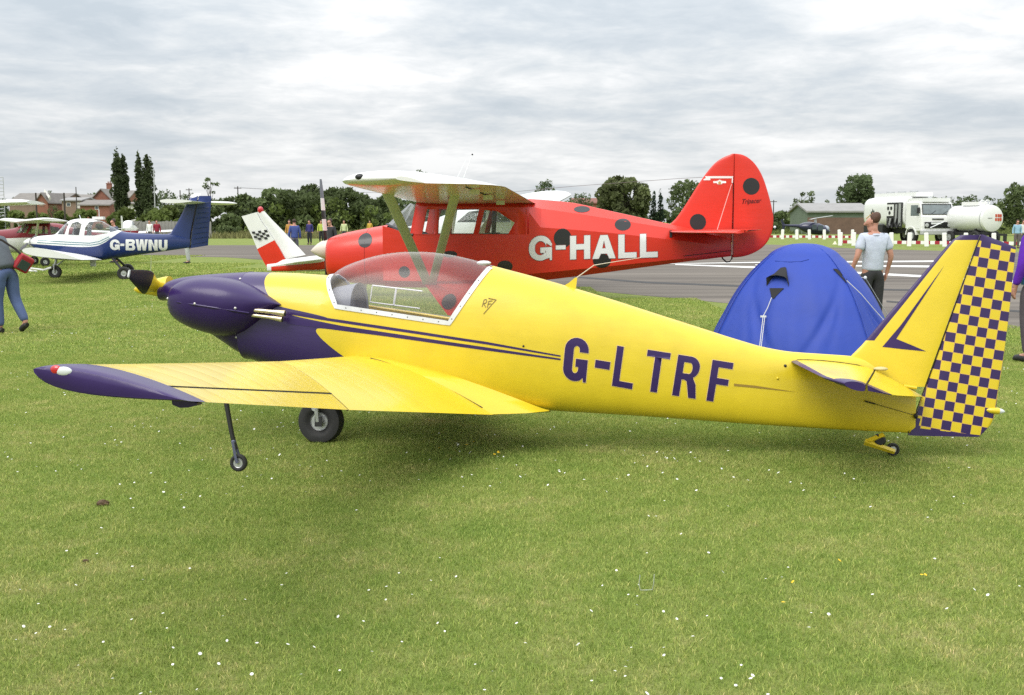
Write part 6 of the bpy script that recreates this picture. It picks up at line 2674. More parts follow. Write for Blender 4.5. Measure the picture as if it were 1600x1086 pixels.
    over = {'waist': J['pelvis'] - dn_ * (.06 if tuck else .0) * k}
    for n in 'lr':
        ed += [('pelvis', 'hip_' + n), ('hip_' + n, 'kn_' + n), ('kn_' + n, 'an_' + n)]
    J['pelvis'] = J['pelvis'] - Vector((0, 0, .02))
    cloth('trousers', keys, ed, {'*': .018, 'pelvis': .05, 'an_l': .022, 'an_r': .022, 'kn_l': .026, 'kn_r': .026, 'hip_l': .04, 'hip_r': .04, 'waist': .004}, mt, over)
    # shoes
    for n in 'lr':
        a, b = J['an_' + n], J['to_' + n]
        d = (b - a)
        sh = MB()
        dn = Vector((0, 0, -1)) if d.z > -.25 * k else Vector((0, -.6, -.5)).normalized()
        heel = a - Vector((d.x, d.y, 0)) * .25 + dn * (.045 * k)
        sh.tube([heel, a + dn * .04 * k, a.lerp(b, .6) + dn * .01, b, b + d * .18], [.036 * k, .046 * k, .046 * k, .042 * k, .02 * k], 10)
        if loc.z == 0 and a.z < .2:
            sh.v = [(x, y, max(z, .004)) for x, y, z in sh.v]
        sh.build('shoe', mat('shoe_leather_%d' % int(shoes[0] * 255), shoes, .6), root, 60)
    hd = J['head1']
    fwd = (J['nose'] - hd).normalized()
    upv = (J['head2'] - J['head0']).normalized()
    hr = MB()
    rgt = fwd.cross(upv).normalized()
    M = Matrix((rgt, fwd, upv)).transposed().to_4x4()
    hr.sphere((0, 0, 0), .094 * k, .108 * k, .105 * k, 14, 10, M=M)
    c0 = hd + upv * .028 * k - fwd * .022 * k
    vs = []
    for v in hr.v:
        v = Vector(v)
        if v.dot(fwd) > .035 * k and v.dot(upv) < .04 * k:          # hairline over the brow
            v = v - fwd * (v.dot(fwd) - .035 * k)
        if v.dot(upv) < -.05 * k:
            v = v * .9
        vs.append(tuple(v + c0))
    hr.v = vs
    ho = hr.build('hair', mh, root, 60)
    if fine:
        for s_ in (-1, 1):
            e = MB()
            e.sphere(hd + rgt * .092 * s_ * k + fwd * .005, .012, .022, .032, 8, 6)
            e.build('ear', SKIN, bodyo, 60)
            e = MB()
            e.sphere(hd + rgt * .032 * s_ * k + fwd * .083 * k + upv * .012, .012, .008, .008, 8, 5)
            e.build('eye', mat('eye_white', (.5, .48, .45), .3), bodyo, 60)
    return root, J, k


# man behind the tent, seen from behind, looking left
Ym = 16.2
gx = at(1364, 400, Ym)
man, Jm, km = person('man in pale grey short sleeved shirt and dark trousers, seen from behind by the tent', Vector((gx.x, Ym, 0)), R(8), 1.755, (.50, .545, .64), (.028, .028, .030), (.075, .035, .018),
                     pose={'head1': (-.015, .03, 1.66), 'head2': (.005, .02, 1.735), 'nose': (-.128, .085, 1.612), 'chin': (-.078, .055, 1.545), 'el_l': (-.275, -.06, 1.15), 'wr_l': (-.33, .02, .91), 'ha_l': (-.34, .04, .83), 'el_r': (.265, -.05, 1.15), 'wr_r': (.255, .05, .91), 'ha_r': (.24, .07, .83)},
                     sleeves='short', fine=True, tuck=True)
b = MB()
cn = Jm['neck']
b.rings([[(cn.x + .078 * math.cos(a), cn.y - .005 + .078 * math.sin(a), cn.z - .035 + dz - .012 * math.sin(a)) if i < 2 else (cn.x + .095 * math.cos(a), cn.y - .005 + .095 * math.sin(a), cn.z - .055 + dz - .012 * math.sin(a)) for a in [2 * math.pi * q / 20 for q in range(20)]] for i, dz in enumerate((-.04, .012, .004))], caps=False)
b.build('collar', [m for m in bpy.data.materials if m.name.startswith('shirt_cloth_')][0], man, 60)
b = MB()
hd = Jm['head1']
b.tube([hd + Vector((-.07, .06, .045)), hd + Vector((-.02, .02, .105)), hd + Vector((.05, -.01, .1)), hd + Vector((.09, .0, .03))], .009, 6)
b.build('sunglasses', mat('amber_frame', (.45, .30, .10), .3), man, 60)

# man bending at the left edge, shoulder bag behind him
g = ground(13, 520)
man2, J2, k2 = person('man in grey sweatshirt and blue jeans bending forward with a bag behind him', Vector((g.x, g.y, 0)), R(62), 1.78, (.085, .10, .115), (.075, .11, .225), (.05, .03, .02),
                      pose={'pelvis': (0, 0, .98), 'spine': (0, .10, 1.15), 'chest': (0, .28, 1.30), 'neck': (0, .42, 1.36), 'head0': (0, .50, 1.37), 'head1': (0, .58, 1.38), 'head2': (0, .65, 1.42), 'nose': (0, .63, 1.27), 'chin': (0, .53, 1.29),
                            'sh_l': (-.19, .32, 1.36), 'sh_r': (.19, .32, 1.36), 'el_l': (-.26, .40, 1.12), 'el_r': (.28, .34, 1.08), 'wr_l': (-.16, .60, .98), 'wr_r': (.18, .58, .96), 'ha_l': (-.13, .67, .96), 'ha_r': (.15, .65, .94),
                            'hip_l': (-.09, 0, .92), 'hip_r': (.09, 0, .92), 'kn_l': (-.11, .06, .50), 'an_l': (-.11, .02, .09), 'to_l': (-.12, .19, .035), 'kn_r': (.115, -.02, .52), 'an_r': (.125, -.24, .16), 'to_r': (.13, -.13, .045)},
                      fine=True)
bag = thing('shoulder_bag', 'red and grey shoulder bag slung behind the bending man', 'bag', man2.matrix_world @ Vector((0, 0, 0)), man2.rotation_euler)
bag.location = man2.location
bm_ = MB()
Mx = Matrix.Translation((.19, -.17, 1.04)) @ Euler((R(15), R(30), R(-15))).to_matrix().to_4x4()
bm_.box((-.11, -.07, -.125), (.11, .07, .125), M=Mx)
bb = bm_.build('bag_body', mat('red_nylon', (.30, .012, .02), .6, var=.12), bag, 0)
bv = bb.modifiers.new('round', 'BEVEL')
bv.width = .03
bv.segments = 3
f_ = MB()
f_.box((-.075, -.085, -.09), (.07, -.068, .05), M=Mx)
f_.build('bag_pocket', mat('dark_green_nylon', (.03, .055, .045), .7), bag, 0)
f_ = MB()
f_.tube([Mx @ Vector((-.11, 0, .1)), (.10, -.13, 1.25), (-.02, .0, 1.38), (-.14, .22, 1.47), (-.20, .36, 1.40)], .018, 6, flat=.4)
f_.build('bag_strap', mat('strap_webbing', (.025, .018, .016), .8), bag, 60)

# person in turquoise and purple at the right edge
g = ground(1606, 566)
p3, J3, k3 = person('person in turquoise and purple jacket with grey trousers standing past the chequered rudder', Vector((g.x + .06, g.y, 0)), R(15), 1.78, (.10, .012, .36), (.085, .070, .080), (.06, .04, .03), fine=True)
yk = MB()
rings = []
for z, rx, ry in ((1.50, .09, .08), (1.47, .17, .115), (1.41, .235, .14), (1.34, .232, .15), (1.30, .225, .15)):
    rings.append([(rx * k3 * math.cos(a), ry * k3 * math.sin(a) - .01, z * k3) for a in [2 * math.pi * i / 20 for i in range(20)]])
yk.rings(rings, caps=False)
yk.build('jacket_yoke', mat('turquoise_nylon', (.02, .30, .36), .6), p3, 60)
yk = MB()
rings = []
for z, rx, ry in ((1.00, .195, .155), (.97, .20, .16), (.93, .198, .158), (.91, .19, .15)):
    rings.append([(rx * k3 * math.cos(a), ry * k3 * math.sin(a) - .005, z * k3) for a in [2 * math.pi * i / 20 for i in range(20)]])
yk.rings(rings, caps=False)
yk.build('jacket_hem', mat('teal_nylon', (.03, .17, .30), .6), p3, 60)

# far people: (px, feet py, facing, shirt, legs, label)
PPL = [
    (294, 412, 100, (.55, .55, .55), (.45, .46, .46), 'person in pale trousers standing behind the tail of the blue aircraft'),
    (235, 381, 170, (.70, .70, .72), (.08, .08, .10), 'person in white top standing beyond the blue aircraft'),
    (246, 381, 190, (.22, .01, .03), (.10, .10, .12), 'person in maroon top beside the one in white'),
    (180, 411, 140, (.10, .12, .18), (.04, .05, .10), 'person with dark trousers standing behind the wheels of the blue aircraft'),
    (453, 386, 175, (.45, .24, .05), (.25, .25, .25), 'person in orange and yellow jacket behind the white fin'),
    (461, 402, 20, (.05, .08, .26), (.10, .10, .12), 'person in blue jacket and white cap near the white fin'),
    (484, 382, 165, (.03, .025, .14), (.02, .02, .03), 'person in dark blue jacket walking on the far grass'),
    (502, 379, 200, (.42, .50, .08), (.02, .02, .03), 'person in yellow safety vest beside the striped propeller'),
    (517, 413, 150, (.03, .03, .035), (.03, .03, .04), 'dark haired person in black top behind the red cowling'),
    (538, 379, 180, (.5, .55, .3), (.05, .05, .06), 'person in white and yellow vest further along the far grass'),
    (578, 372, 180, (.55, .35, .05), (.06, .06, .06), 'person in ochre top above the red cowling, far away'),
    (1588, 388, 175, (.25, .42, .55), (.12, .10, .10), 'person in pale blue top standing far off by the tank trailer'),
    (1597, 386, 185, (.60, .62, .62), (.10, .10, .10), 'person in white top far off at the right edge'),
]
for px, py, yw, sh, lg, lb in PPL:
    g = ground(px, py)
    person(lb, Vector((g.x, g.y, 0)), R(yw), 1.74, sh, lg, (.05, .03, .02), sleeves='long')
# ================================================================== trees and hedges
def leaf_mat(name, base, dry=.0):
    m = bpy.data.materials.new(name)
    m.use_nodes = True
    t = m.node_tree
    b = t.nodes['Principled BSDF']
    b.inputs['Roughness'].default_value = .6
    b.inputs['Specular IOR Level'].default_value = .2
    a = t.nodes.new('ShaderNodeAttribute')
    a.attribute_name = 'tone'
    c = ramp(t, a.outputs['Fac'], [(0, tuple(x * .55 for x in base)), (.5, base), (1, tuple(min(1, x * 1.6 + .008) for x in base))])
    L(t, c, b.inputs['Base Color'])
    tr = t.nodes.new('ShaderNodeBsdfTranslucent')
    L(t, c, tr.inputs[0])
    ms = t.nodes.new('ShaderNodeMixShader')
    ms.inputs[0].default_value = .42
    L(t, b.outputs[0], ms.inputs[1])
    L(t, tr.outputs[0], ms.inputs[2])
    L(t, ms.outputs[0], t.nodes['Material Output'].inputs[0])
    return m


LM = {'dark': leaf_mat('dark_foliage', (.095, .13, .055)), 'mid': leaf_mat('green_foliage', (.115, .15, .06)), 'willow': leaf_mat('willow_foliage', (.135, .158, .066)),
      'light': leaf_mat('light_foliage', (.13, .17, .045)), 'poplar': leaf_mat('poplar_foliage', (.072, .095, .042)), 'conifer': leaf_mat('conifer_foliage', (.030, .056, .028))}
m_bark = mat('bark', (.06, .048, .036), .9, var=.2)


def cards(rg, centres, radii, n, size, squash=1.0):
    """n leaf clumps spread through ellipsoids; returns quads and a tone per clump."""
    C = np.asarray(centres, float)
    Rr = np.asarray(radii, float)
    vol = np.prod(Rr, axis=1) ** .67
    pick = rg.choice(len(C), n, p=vol / vol.sum())
    d = rg.normal(size=(n, 3))
    d /= np.linalg.norm(d, axis=1)[:, None]
    rad = rg.uniform(.25, 1, n) ** .45
    P_ = C[pick] + d * rad[:, None] * Rr[pick]
    a = rg.normal(size=(n, 3))
    a /= np.linalg.norm(a, axis=1)[:, None]
    b = np.cross(a, rg.normal(size=(n, 3)))
    b /= np.linalg.norm(b, axis=1)[:, None]
    s = size * rg.uniform(.5, 1.3, n)[:, None]
    V = np.stack([P_ - a * s, P_ - b * s * .55, P_ + a * s, P_ + b * s * .55], 1)
    V[:, :, 2] = np.maximum(V[:, :, 2], .02)
    clump = rg.uniform(0, 1, len(C))[pick] * .6 + rg.uniform(0, .4, n)
    return V.reshape(-1, 3), clump


def crown(name, centres, radii, n, size, m, parent, seed, kind=None):
    rg = np.random.default_rng(seed)
    V, tone = cards(rg, centres, radii, n, size)
    o = np_mesh(name, V, np.arange(len(V)).reshape(-1, 4), m, parent)
    at_ = o.data.attributes.new('tone', 'FLOAT', 'POINT')
    at_.data.foreach_set('value', np.repeat(tone, 4).astype(np.float32))
    return o


def tree(px, top, w_px, Y, label, kind='mid', shape='round', n=1600, seed=1, base_py=None, name='tree', group=None, gaps=.0, leaf=1.0, low=.12):
    s = F_PX / Y
    H = CAM_H + (346 - top) / s
    wd = w_px / s
    x = at(px, 346, Y).x
    root = thing(name, label, 'tree', (x, Y, 0), (0, 0, seed), group)
    rnd_ = random.Random(seed * 7 + 1)
    cs, rs = [], []
    if shape == 'poplar':
        k = 14
        for i in range(k):
            t = (i + .5) / k
            r = wd / 2 * (.62 + 1.6 * t if t < .22 else .97 if t < .72 else max(.30, 1.62 * (1 - t) ** .48 - .02) if t > .72 else 1)
            for q in range(3):
                cs.append((rnd_.uniform(-.45, .45) * r, rnd_.uniform(-.45, .45) * r, H * (.05 + .90 * t) + rnd_.uniform(-.5, .5)))
                rs.append((r * rnd_.uniform(.35, .62), r * .5, H / k * rnd_.uniform(.7, 1.3)))
    elif shape == 'cone':
        k = 9
        for i in range(k):
            t = i / k
            r = wd / 2 * (1 - t) + .15
            cs.append((rnd_.uniform(-.1, .1) * r, 0, H * (.08 + .86 * t)))
            rs.append((r, r, H / k * .9))
    elif shape == 'airy':
        for i in range(11):
            a, r = rnd_.uniform(0, 6.28), wd / 2 * rnd_.uniform(.2, .95)
            z = H * rnd_.uniform(.42, .93)
            cs.append((r * math.cos(a), r * math.sin(a), z))
            q = wd * rnd_.uniform(.10, .20)
            rs.append((q, q, q * .7))
    elif shape == 'block':
        for i in range(49):
            u, v = (i % 7) / 3 - 1 + rnd_.uniform(-.14, .14), (i // 7) / 6.5 + rnd_.uniform(-.04, .08)
            z = H * (low + (.90 - low) * v)
            r = wd * .13
            cs.append((u * wd * .42 * (1 - .18 * v * v), rnd_.uniform(-.3, .3) * wd, z))
            rs.append((r * rnd_.uniform(.8, 1.3), r * 1.2, r * rnd_.uniform(1, 1.6)))
    else:
        zc, hz = H * (low + (1 - low) * .46), H * (1 - low) * .50
        for i in range(34):
            a, e = i * 2.4 + rnd_.uniform(-.3, .3), -.75 + 1.7 * (i + .5) / 34
            r = wd / 2 * math.sqrt(max(1 - e * e, .05)) * rnd_.uniform(.62, .88)
            cs.append((r * math.cos(a), r * math.sin(a), zc + e * hz * .86))
            q = wd * rnd_.uniform(.10, .19)
            rs.append((q, q, q * .85))
        ztop = max(c[2] + r[2] for c, r in zip(cs, rs))
        cs = [(a, b, c * H / ztop) for a, b, c in cs]
    tk = MB()
    tr = max(wd * .028, .12) if shape != 'poplar' else .3
    tk.tube([(0, 0, 0), (rnd_.uniform(-.1, .1), 0, H * .4), (rnd_.uniform(-.2, .2), 0, H * .85)], [tr, tr * .7, tr * .15], 7)
    to = tk.build('trunk', m_bark, root, 60)
    lb = MB()
    for c, r in list(zip(cs, rs))[::2]:
        z0 = max(c[2] - H * .22, H * .15)
        lb.tube([(0, 0, z0), (c[0] * .5, c[1] * .5, (z0 + c[2]) / 2 + .1), c], [tr * .4, tr * .28, tr * .1], 5)
    lb.build('limb', m_bark, root, 60)
    crown('crown', cs, rs, n, leaf * max(.16, wd * .045) if shape != 'poplar' else .32 * leaf, LM[kind], root, seed)
    return root


TREES = [
    # px, top, width, Y, kind, shape, n, label
    (186, 234.5, 24, 190, 'poplar', 'poplar', 2600, 'tall narrow poplar, leftmost of the group, beside the brick house', 1),
    (194.5, 239, 22, 192, 'poplar', 'poplar', 2600, 'tall narrow poplar with a notched tip just right of the leftmost one'),
    (220, 239, 23, 191, 'poplar', 'poplar', 2000, 'tall narrow thin poplar with gaps, third from the brick house'),
    (233, 238, 28, 190, 'poplar', 'poplar', 2800, 'tall narrow poplar, rightmost and fullest of the group'),
    (329, 266, 25, 150, 'mid', 'airy', 420, 'small sparse tree blown to one side above the blue tail fin'),
    (262, 296, 44, 205, 'dark', 'round', 1300, 'dark round bush tree right of the poplars'),
    (294, 300, 36, 210, 'dark', 'round', 900, 'dark low tree between the poplars and the blue fin'),
    (78, 297, 24, 260, 'dark', 'round', 600, 'dark round tree top above the farm roofs'),
    (83, 320, 22, 215, 'mid', 'round', 600, 'small green bush in front of the brick barn'),
    (133, 318, 24, 212, 'mid', 'round', 600, 'green bush before the brown farm building'),
    (658, 265, 30, 150, 'dark', 'round', 900, 'dark tree whose top shows above the red aircraft wing'),
    (690, 276, 26, 155, 'dark', 'round', 700, 'dark low tree top just right of the other above the red wing'),
    (851, 280.5, 40, 165, 'dark', 'round', 1500, 'round dark tree beyond the red aircraft cabin'),
    (908, 300, 40, 210, 'dark', 'round', 900, 'low dark tree between the round tree and the willow'),
    (973, 274.5, 84, 140, 'willow', 'round', 7000, 'large pale olive willow beyond the red rear fuselage'),
    (1021, 294, 15, 142, 'conifer', 'cone', 900, 'dark pointed conifer beside the willow'),
    (1031.5, 291.5, 14, 142, 'conifer', 'cone', 900, 'taller thin dark conifer next to the red fin'),
    (1072, 281, 62, 146, 'mid', 'round', 2600, 'dark green leafy tree half hidden by the red fin'),
    (1250, 299, 42, 170, 'mid', 'airy', 900, 'loose airy tree between the red rudder and the shed'),
    (1247, 312, 34, 172, 'mid', 'round', 800, 'low bush under the airy tree left of the shed'),
    (1292, 312, 14, 185, 'mid', 'round', 300, 'very small tree just left of the big square tree'),
    (1338, 274, 66, 165, 'dark', 'block', 6000, 'dense square topped tree behind the grey roofed shed'),
    (1448, 303, 46, 190, 'dark', 'round', 1300, 'dark tree above the fuel truck tank'),
    (1478, 306, 34, 190, 'mid', 'round', 900, 'green tree directly above the truck cab'),
    (1510, 304, 44, 185, 'dark', 'round', 1500, 'round dark tree right of the truck cab'),
    (1537, 304, 22, 175, 'dark', 'airy', 300, 'thin airy tree above the tank trailer'),
    (1557, 303, 26, 175, 'dark', 'airy', 300, 'thin bare looking tree just right of the tank trailer top'),
    (1592, 286, 60, 130, 'mid', 'round', 3600, 'big spreading tree at the right edge'),
]
for i, tt in enumerate(TREES):
    px, top, wpx, Y, kind, shape, n, lb = tt[:8]
    tree(px, top, wpx, Y, lb, kind, shape, n, seed=i + 3, name={'poplar': 'poplar_tree', 'cone': 'conifer_tree'}.get(shape, 'willow_tree' if kind == 'willow' else 'tree'), low=.05 if wpx > 50 else .12)


def hedge(name, px0, px1, Y, tops, kind, n, seed, leaf, label=None, depth=6.0, stuff=True, tonekind=None):
    s = F_PX / Y
    rnd_ = random.Random(seed)
    f = curve_fn(tops)
    cs, rs = [], []
    x0, x1 = at(px0, 346, Y).x, at(px1, 346, Y).x
    k = max(6, int((x1 - x0) / 1.6))
    for i in range(k):
        t = (i + rnd_.random()) / k
        px = px0 + (px1 - px0) * t
        H = CAM_H + (346 - f(px)) / s
        for j in range(4):
            z = H * (j + rnd_.uniform(.2, .9)) / 4 * .93
            cs.append((x0 + (x1 - x0) * t + rnd_.uniform(-1, 1), Y + rnd_.uniform(-depth / 2, depth / 2), z))
            q = rnd_.uniform(.8, 1.5) * max(H / 6, .5)
            rs.append((q * 1.2, q, min(q * .9, H / 4)))
    o = crown(name, cs, rs, n, leaf, LM[kind], None, seed)
    if stuff:
        o['kind'] = 'stuff'
    else:
        props(o, label, 'hedge')
    return o


# the scrubby wood behind the white fin and the hedges along the horizon
hedge('thicket', 362, 615, 150, [(362, 312), (385, 309), (400, 304), (425, 299), (440, 291), (460, 292), (480, 294), (500, 296), (530, 297), (560, 300), (580, 302), (615, 318)], 'mid', 16000, 41, .34, depth=10)
hedge('thicket', 345, 600, 146, [(345, 322), (400, 312), (450, 305), (520, 306), (560, 312), (600, 330)], 'mid', 7000, 42, .34, depth=6)
hedge('thicket', 375, 600, 144, [(375, 322), (430, 318), (470, 325), (520, 315), (560, 322), (600, 335)], 'light', 2600, 55, .30, depth=4)
hedge('hedge', 575, 640, 160, [(575, 318), (600, 311), (640, 310)], 'mid', 2600, 43, .34, 'dark tall hedge seen under the red aircraft wing', stuff=False)
hedge('hedge', 560, 700, 152, [(560, 333), (620, 332), (700, 333)], 'dark', 2600, 44, .3, 'trimmed low hedge under the red aircraft wing', stuff=False, depth=3)
hedge('hedge', 195, 300, 118, [(195, 331), (215, 328), (235, 327), (262, 325), (285, 326), (300, 330)], 'light', 5200, 45, .34, 'pale green leafy hedge behind the blue aircraft', stuff=False)
hedge('hedge', 205, 372, 122, [(205, 330), (240, 324), (300, 318), (372, 312)], 'mid', 5200, 46, .32, 'darker hedge above the pale leafy hedge and behind the blue tail', stuff=False)
hedge('hedgerow', 840, 1110, 175, [(840, 327), (900, 322), (960, 324), (1060, 333), (1110, 333)], 'dark', 9000, 47, .36, depth=8)
hedge('hedgerow', 1200, 1290, 190, [(1200, 332), (1225, 331), (1290, 330)], 'mid', 3000, 48, .36, depth=6)
hedge('hedgerow', 1420, 1660, 165, [(1420, 326), (1500, 322), (1560, 328), (1660, 318)], 'dark', 9000, 49, .36, depth=8)
hedge('hedgerow', -60, 200, 300, [(-60, 312), (0, 308), (60, 306), (140, 306), (200, 312)], 'dark', 7000, 50, .55, depth=8)
hedge('hedgerow', 600, 1000, 320, [(600, 318), (700, 312), (800, 316), (900, 312), (1000, 318)], 'dark', 9000, 51, .6, depth=8)
hedge('hedgerow', 1190, 1500, 330, [(1190, 331), (1300, 330), (1500, 326)], 'dark', 6000, 52, .6, depth=8)
hedge('meadow_growth', -80, 215, 150, [(-80, 331), (0, 330), (60, 332), (100, 330), (150, 331), (215, 329)], 'light', 9000, 53, .34, depth=5)


def shrub(px, top, w_px, py, kind, label, seed, n=700, leaf=.16):
    g = ground(px, py)
    s = F_PX / g.y
    H, wd = (py - top) / s, w_px / s
    root = thing('shrub', label, 'shrub', (g.x, g.y, 0))
    rnd_ = random.Random(seed)
    cs = [(rnd_.uniform(-.35, .35) * wd, rnd_.uniform(-.3, .3) * wd, H * rnd_.uniform(.25, .8)) for _ in range(12)]
    rs = [(wd * .17, wd * .17, H * .2)] * 12
    crown('foliage', cs, rs, n, leaf, LM[kind], root, seed)
    st = MB()
    for c in cs[:6]:
        st.tube([(c[0] * .2, c[1] * .2, 0), (c[0] * .6, c[1] * .6, c[2] * .5), c], [.06, .04, .015], 5)
    st.build('stem', m_bark, root, 60)


shrub(478, 333, 28, 362, 'light', 'round pale green shrub at the foot of the wood behind the white fin', 61)
shrub(568, 338, 36, 364, 'light', 'pale flowering shrub at the foot of the wood beside the red cowling', 62)
shrub(362, 352, 30, 371, 'mid', 'low dark green shrub between the blue tail and the white fin', 63, leaf=.12)
shrub(1015, 334, 26, 356, 'light', 'bright green bush in front of the willow', 64)
shrub(1212, 346, 26, 364, 'mid', 'low dark bush just right of the red rudder', 65)
shrub(1238, 347, 24, 362, 'mid', 'low scrubby bush behind the helicopter tail', 66)
shrub(1297, 347, 24, 360, 'mid', 'green bush before the shed to the right of the helicopter', 67)
shrub(17, 334, 9, 358, 'dark', 'small square dark bush on the far field at the left', 68, 300, .1)
shrub(1345, 345, 20, 364, 'dark', 'dark bush left of the fuel truck', 69)

# rough uncut grass beyond the runway
def rough(name, px0, px1, py0, py1, n, seed, h0, h1, m, wd):
    rg = np.random.default_rng(seed)
    a, b = ground(px0, py0), ground(px1, py0)
    c, d = ground(px0, py1), ground(px1, py1)
    u, v = rg.uniform(0, 1, n), rg.uniform(0, 1, n)
    y = 1.0 / ((1 - v) / a.y + v / c.y)
    pxs = px0 + (px1 - px0) * u
    x = (pxs - 800) / F_PX * y
    h = rg.uniform(h0, h1, n)
    w_ = rg.uniform(.5, 1, n) * wd
    an = rg.uniform(0, np.pi, n)
    lx, ly = rg.normal(0, .3, n) * h, rg.normal(0, .3, n) * h
    V = np.zeros((n, 3, 3))
    V[:, 0] = np.c_[x - np.cos(an) * w_, y - np.sin(an) * w_, np.zeros(n)]
    V[:, 1] = np.c_[x + np.cos(an) * w_, y + np.sin(an) * w_, np.zeros(n)]
    V[:, 2] = np.c_[x + lx, y + ly, h]
    o = np_mesh(name, V.reshape(-1, 3), np.arange(n * 3).reshape(-1, 3), m)
    at_ = o.data.attributes.new('tone', 'FLOAT', 'POINT')
    at_.data.foreach_set('value', np.repeat(rg.uniform(0, 1, n), 3).astype(np.float32))
    return props(o, kind='stuff')


LM['straw'] = leaf_mat('straw_grass', (.19, .185, .075))
LM['field'] = leaf_mat('field_grass', (.135, .165, .05))
rough('rough_grass', 150, 640, 355, 373, 26000, 71, .25, .75, LM['straw'], .10)
rough('rough_grass', 1190, 1640, 352, 366, 16000, 72, .25, .7, LM['field'], .12)
rough('rough_grass', -80, 260, 352, 376, 12000, 73, .15, .4, LM['field'], .10)
rough('rough_grass', 840, 1200, 353, 372, 14000, 74, .25, .7, LM['straw'], .11)

# daisies and a few dandelions scattered through the lawn
def flowers(name, n, size, m, seed, far, near=3.6):
    rg = np.random.default_rng(seed)
    V, Fq = [], []
    nc = n // 4
    cy = 1 / rg.uniform(1 / far, 1 / near, nc)
    cx = rg.uniform(-.52, .52, nc) * cy
    k = 0
    for i in range(n):
        c = rg.integers(nc)
        y, x = cy[c] + rg.normal(0, .22), cx[c] + rg.normal(0, .25)
        if y > 12.5 + .0 and x > (y - 12.5) * -.2 + 1.5:
            continue
        z = rg.uniform(.022, .036)
        r = size * rg.uniform(.7, 1.25)
        tx, ty = rg.normal(0, .35, 2)
        ring = []
        for q in range(7):
            a = 2 * math.pi * q / 7
            dx, dy = r * math.cos(a), r * math.sin(a)
            ring.append((x + dx, y + dy, z + dx * tx + dy * ty))
        b = len(V)
        V += ring + [(x, y, z + r * .35)]
        Fq += [(b + q, b + (q + 1) % 7, b + 7) for q in range(7)]
    o = np_mesh(name, V, Fq, m)
    return props(o, kind='stuff')


flowers('daisies', 340, .0060, mat('daisy_petal', (.78, .78, .74), .7), 81, 26)
flowers('daisies', 520, .0070, MATS['daisy_petal'], 83, 30, 6.5)
flowers('dandelions', 12, .009, mat('dandelion_petal', (.75, .50, .02), .7), 85, 8)


# clods of soil and a bent plastic loop lying on the lawn
def clod(px, py, r, label, seed):
    g = ground(px, py)
    rnd_ = random.Random(seed)
    b = MB()
    b.sphere((0, 0, r * .5), r * 1.5, r, r * .7, 14, 9)
    b.v = [(x + rnd_.uniform(-.25, .25) * r, y + rnd_.uniform(-.25, .25) * r, max(0, z + rnd_.uniform(-.2, .2) * r)) for x, y, z in b.v]
    o = b.build('soil_clod', mat('dry_soil', (.11, .07, .04), .95, var=.3, vscale=30), None, 0)
    o.location = (g.x, g.y, 0.004)
    props(o, label, 'soil')


clod(161, 790, .024, 'clod of brown soil on the lawn before the outrigger wheel', 1)
clod(134, 879, .010, 'tiny dark clod of soil on the lawn, lower down than the big clod', 2)
g = ground(1010, 926)
b = MB()
b.tube([(-.030, 0, .082), (-.034, 0, .04), (-.028, 0, .012), (-.01, .01, .008), (.012, .012, .008), (.026, 0, .014), (.032, 0, .04), (.034, 0, .085)], .0022, 6)
o = b.build('wire_hoop', mat('pale_wire', (.42, .46, .36), .5), None, 60)
o.location = (g.x, g.y, 0)
props(o, 'pale bent wire hoop standing in the lawn', 'wire')


# ================================================================== buildings
m_brick = mat('red_brick', (.25, .105, .070), .85, var=.18, vscale=1.2, dirt=((.14, .09, .07), .3))
m_brown = mat('brown_render', (.23, .16, .12), .85, var=.12, vscale=.8)
m_tile = mat('grey_brown_roof', (.20, .185, .17), .85, var=.18, vscale=.9)
m_sheet = mat('grey_sheet_roof', (.27, .265, .26), .7, var=.12, vscale=.7)
m_green = mat('green_cladding', (.13, .17, .12), .7, var=.12, vscale=.6)
m_pane = mat('dark_pane', (.05, .07, .09), .08, coat=.6)
m_wht = mat('white_render', (.62, .61, .58), .8, var=.05)


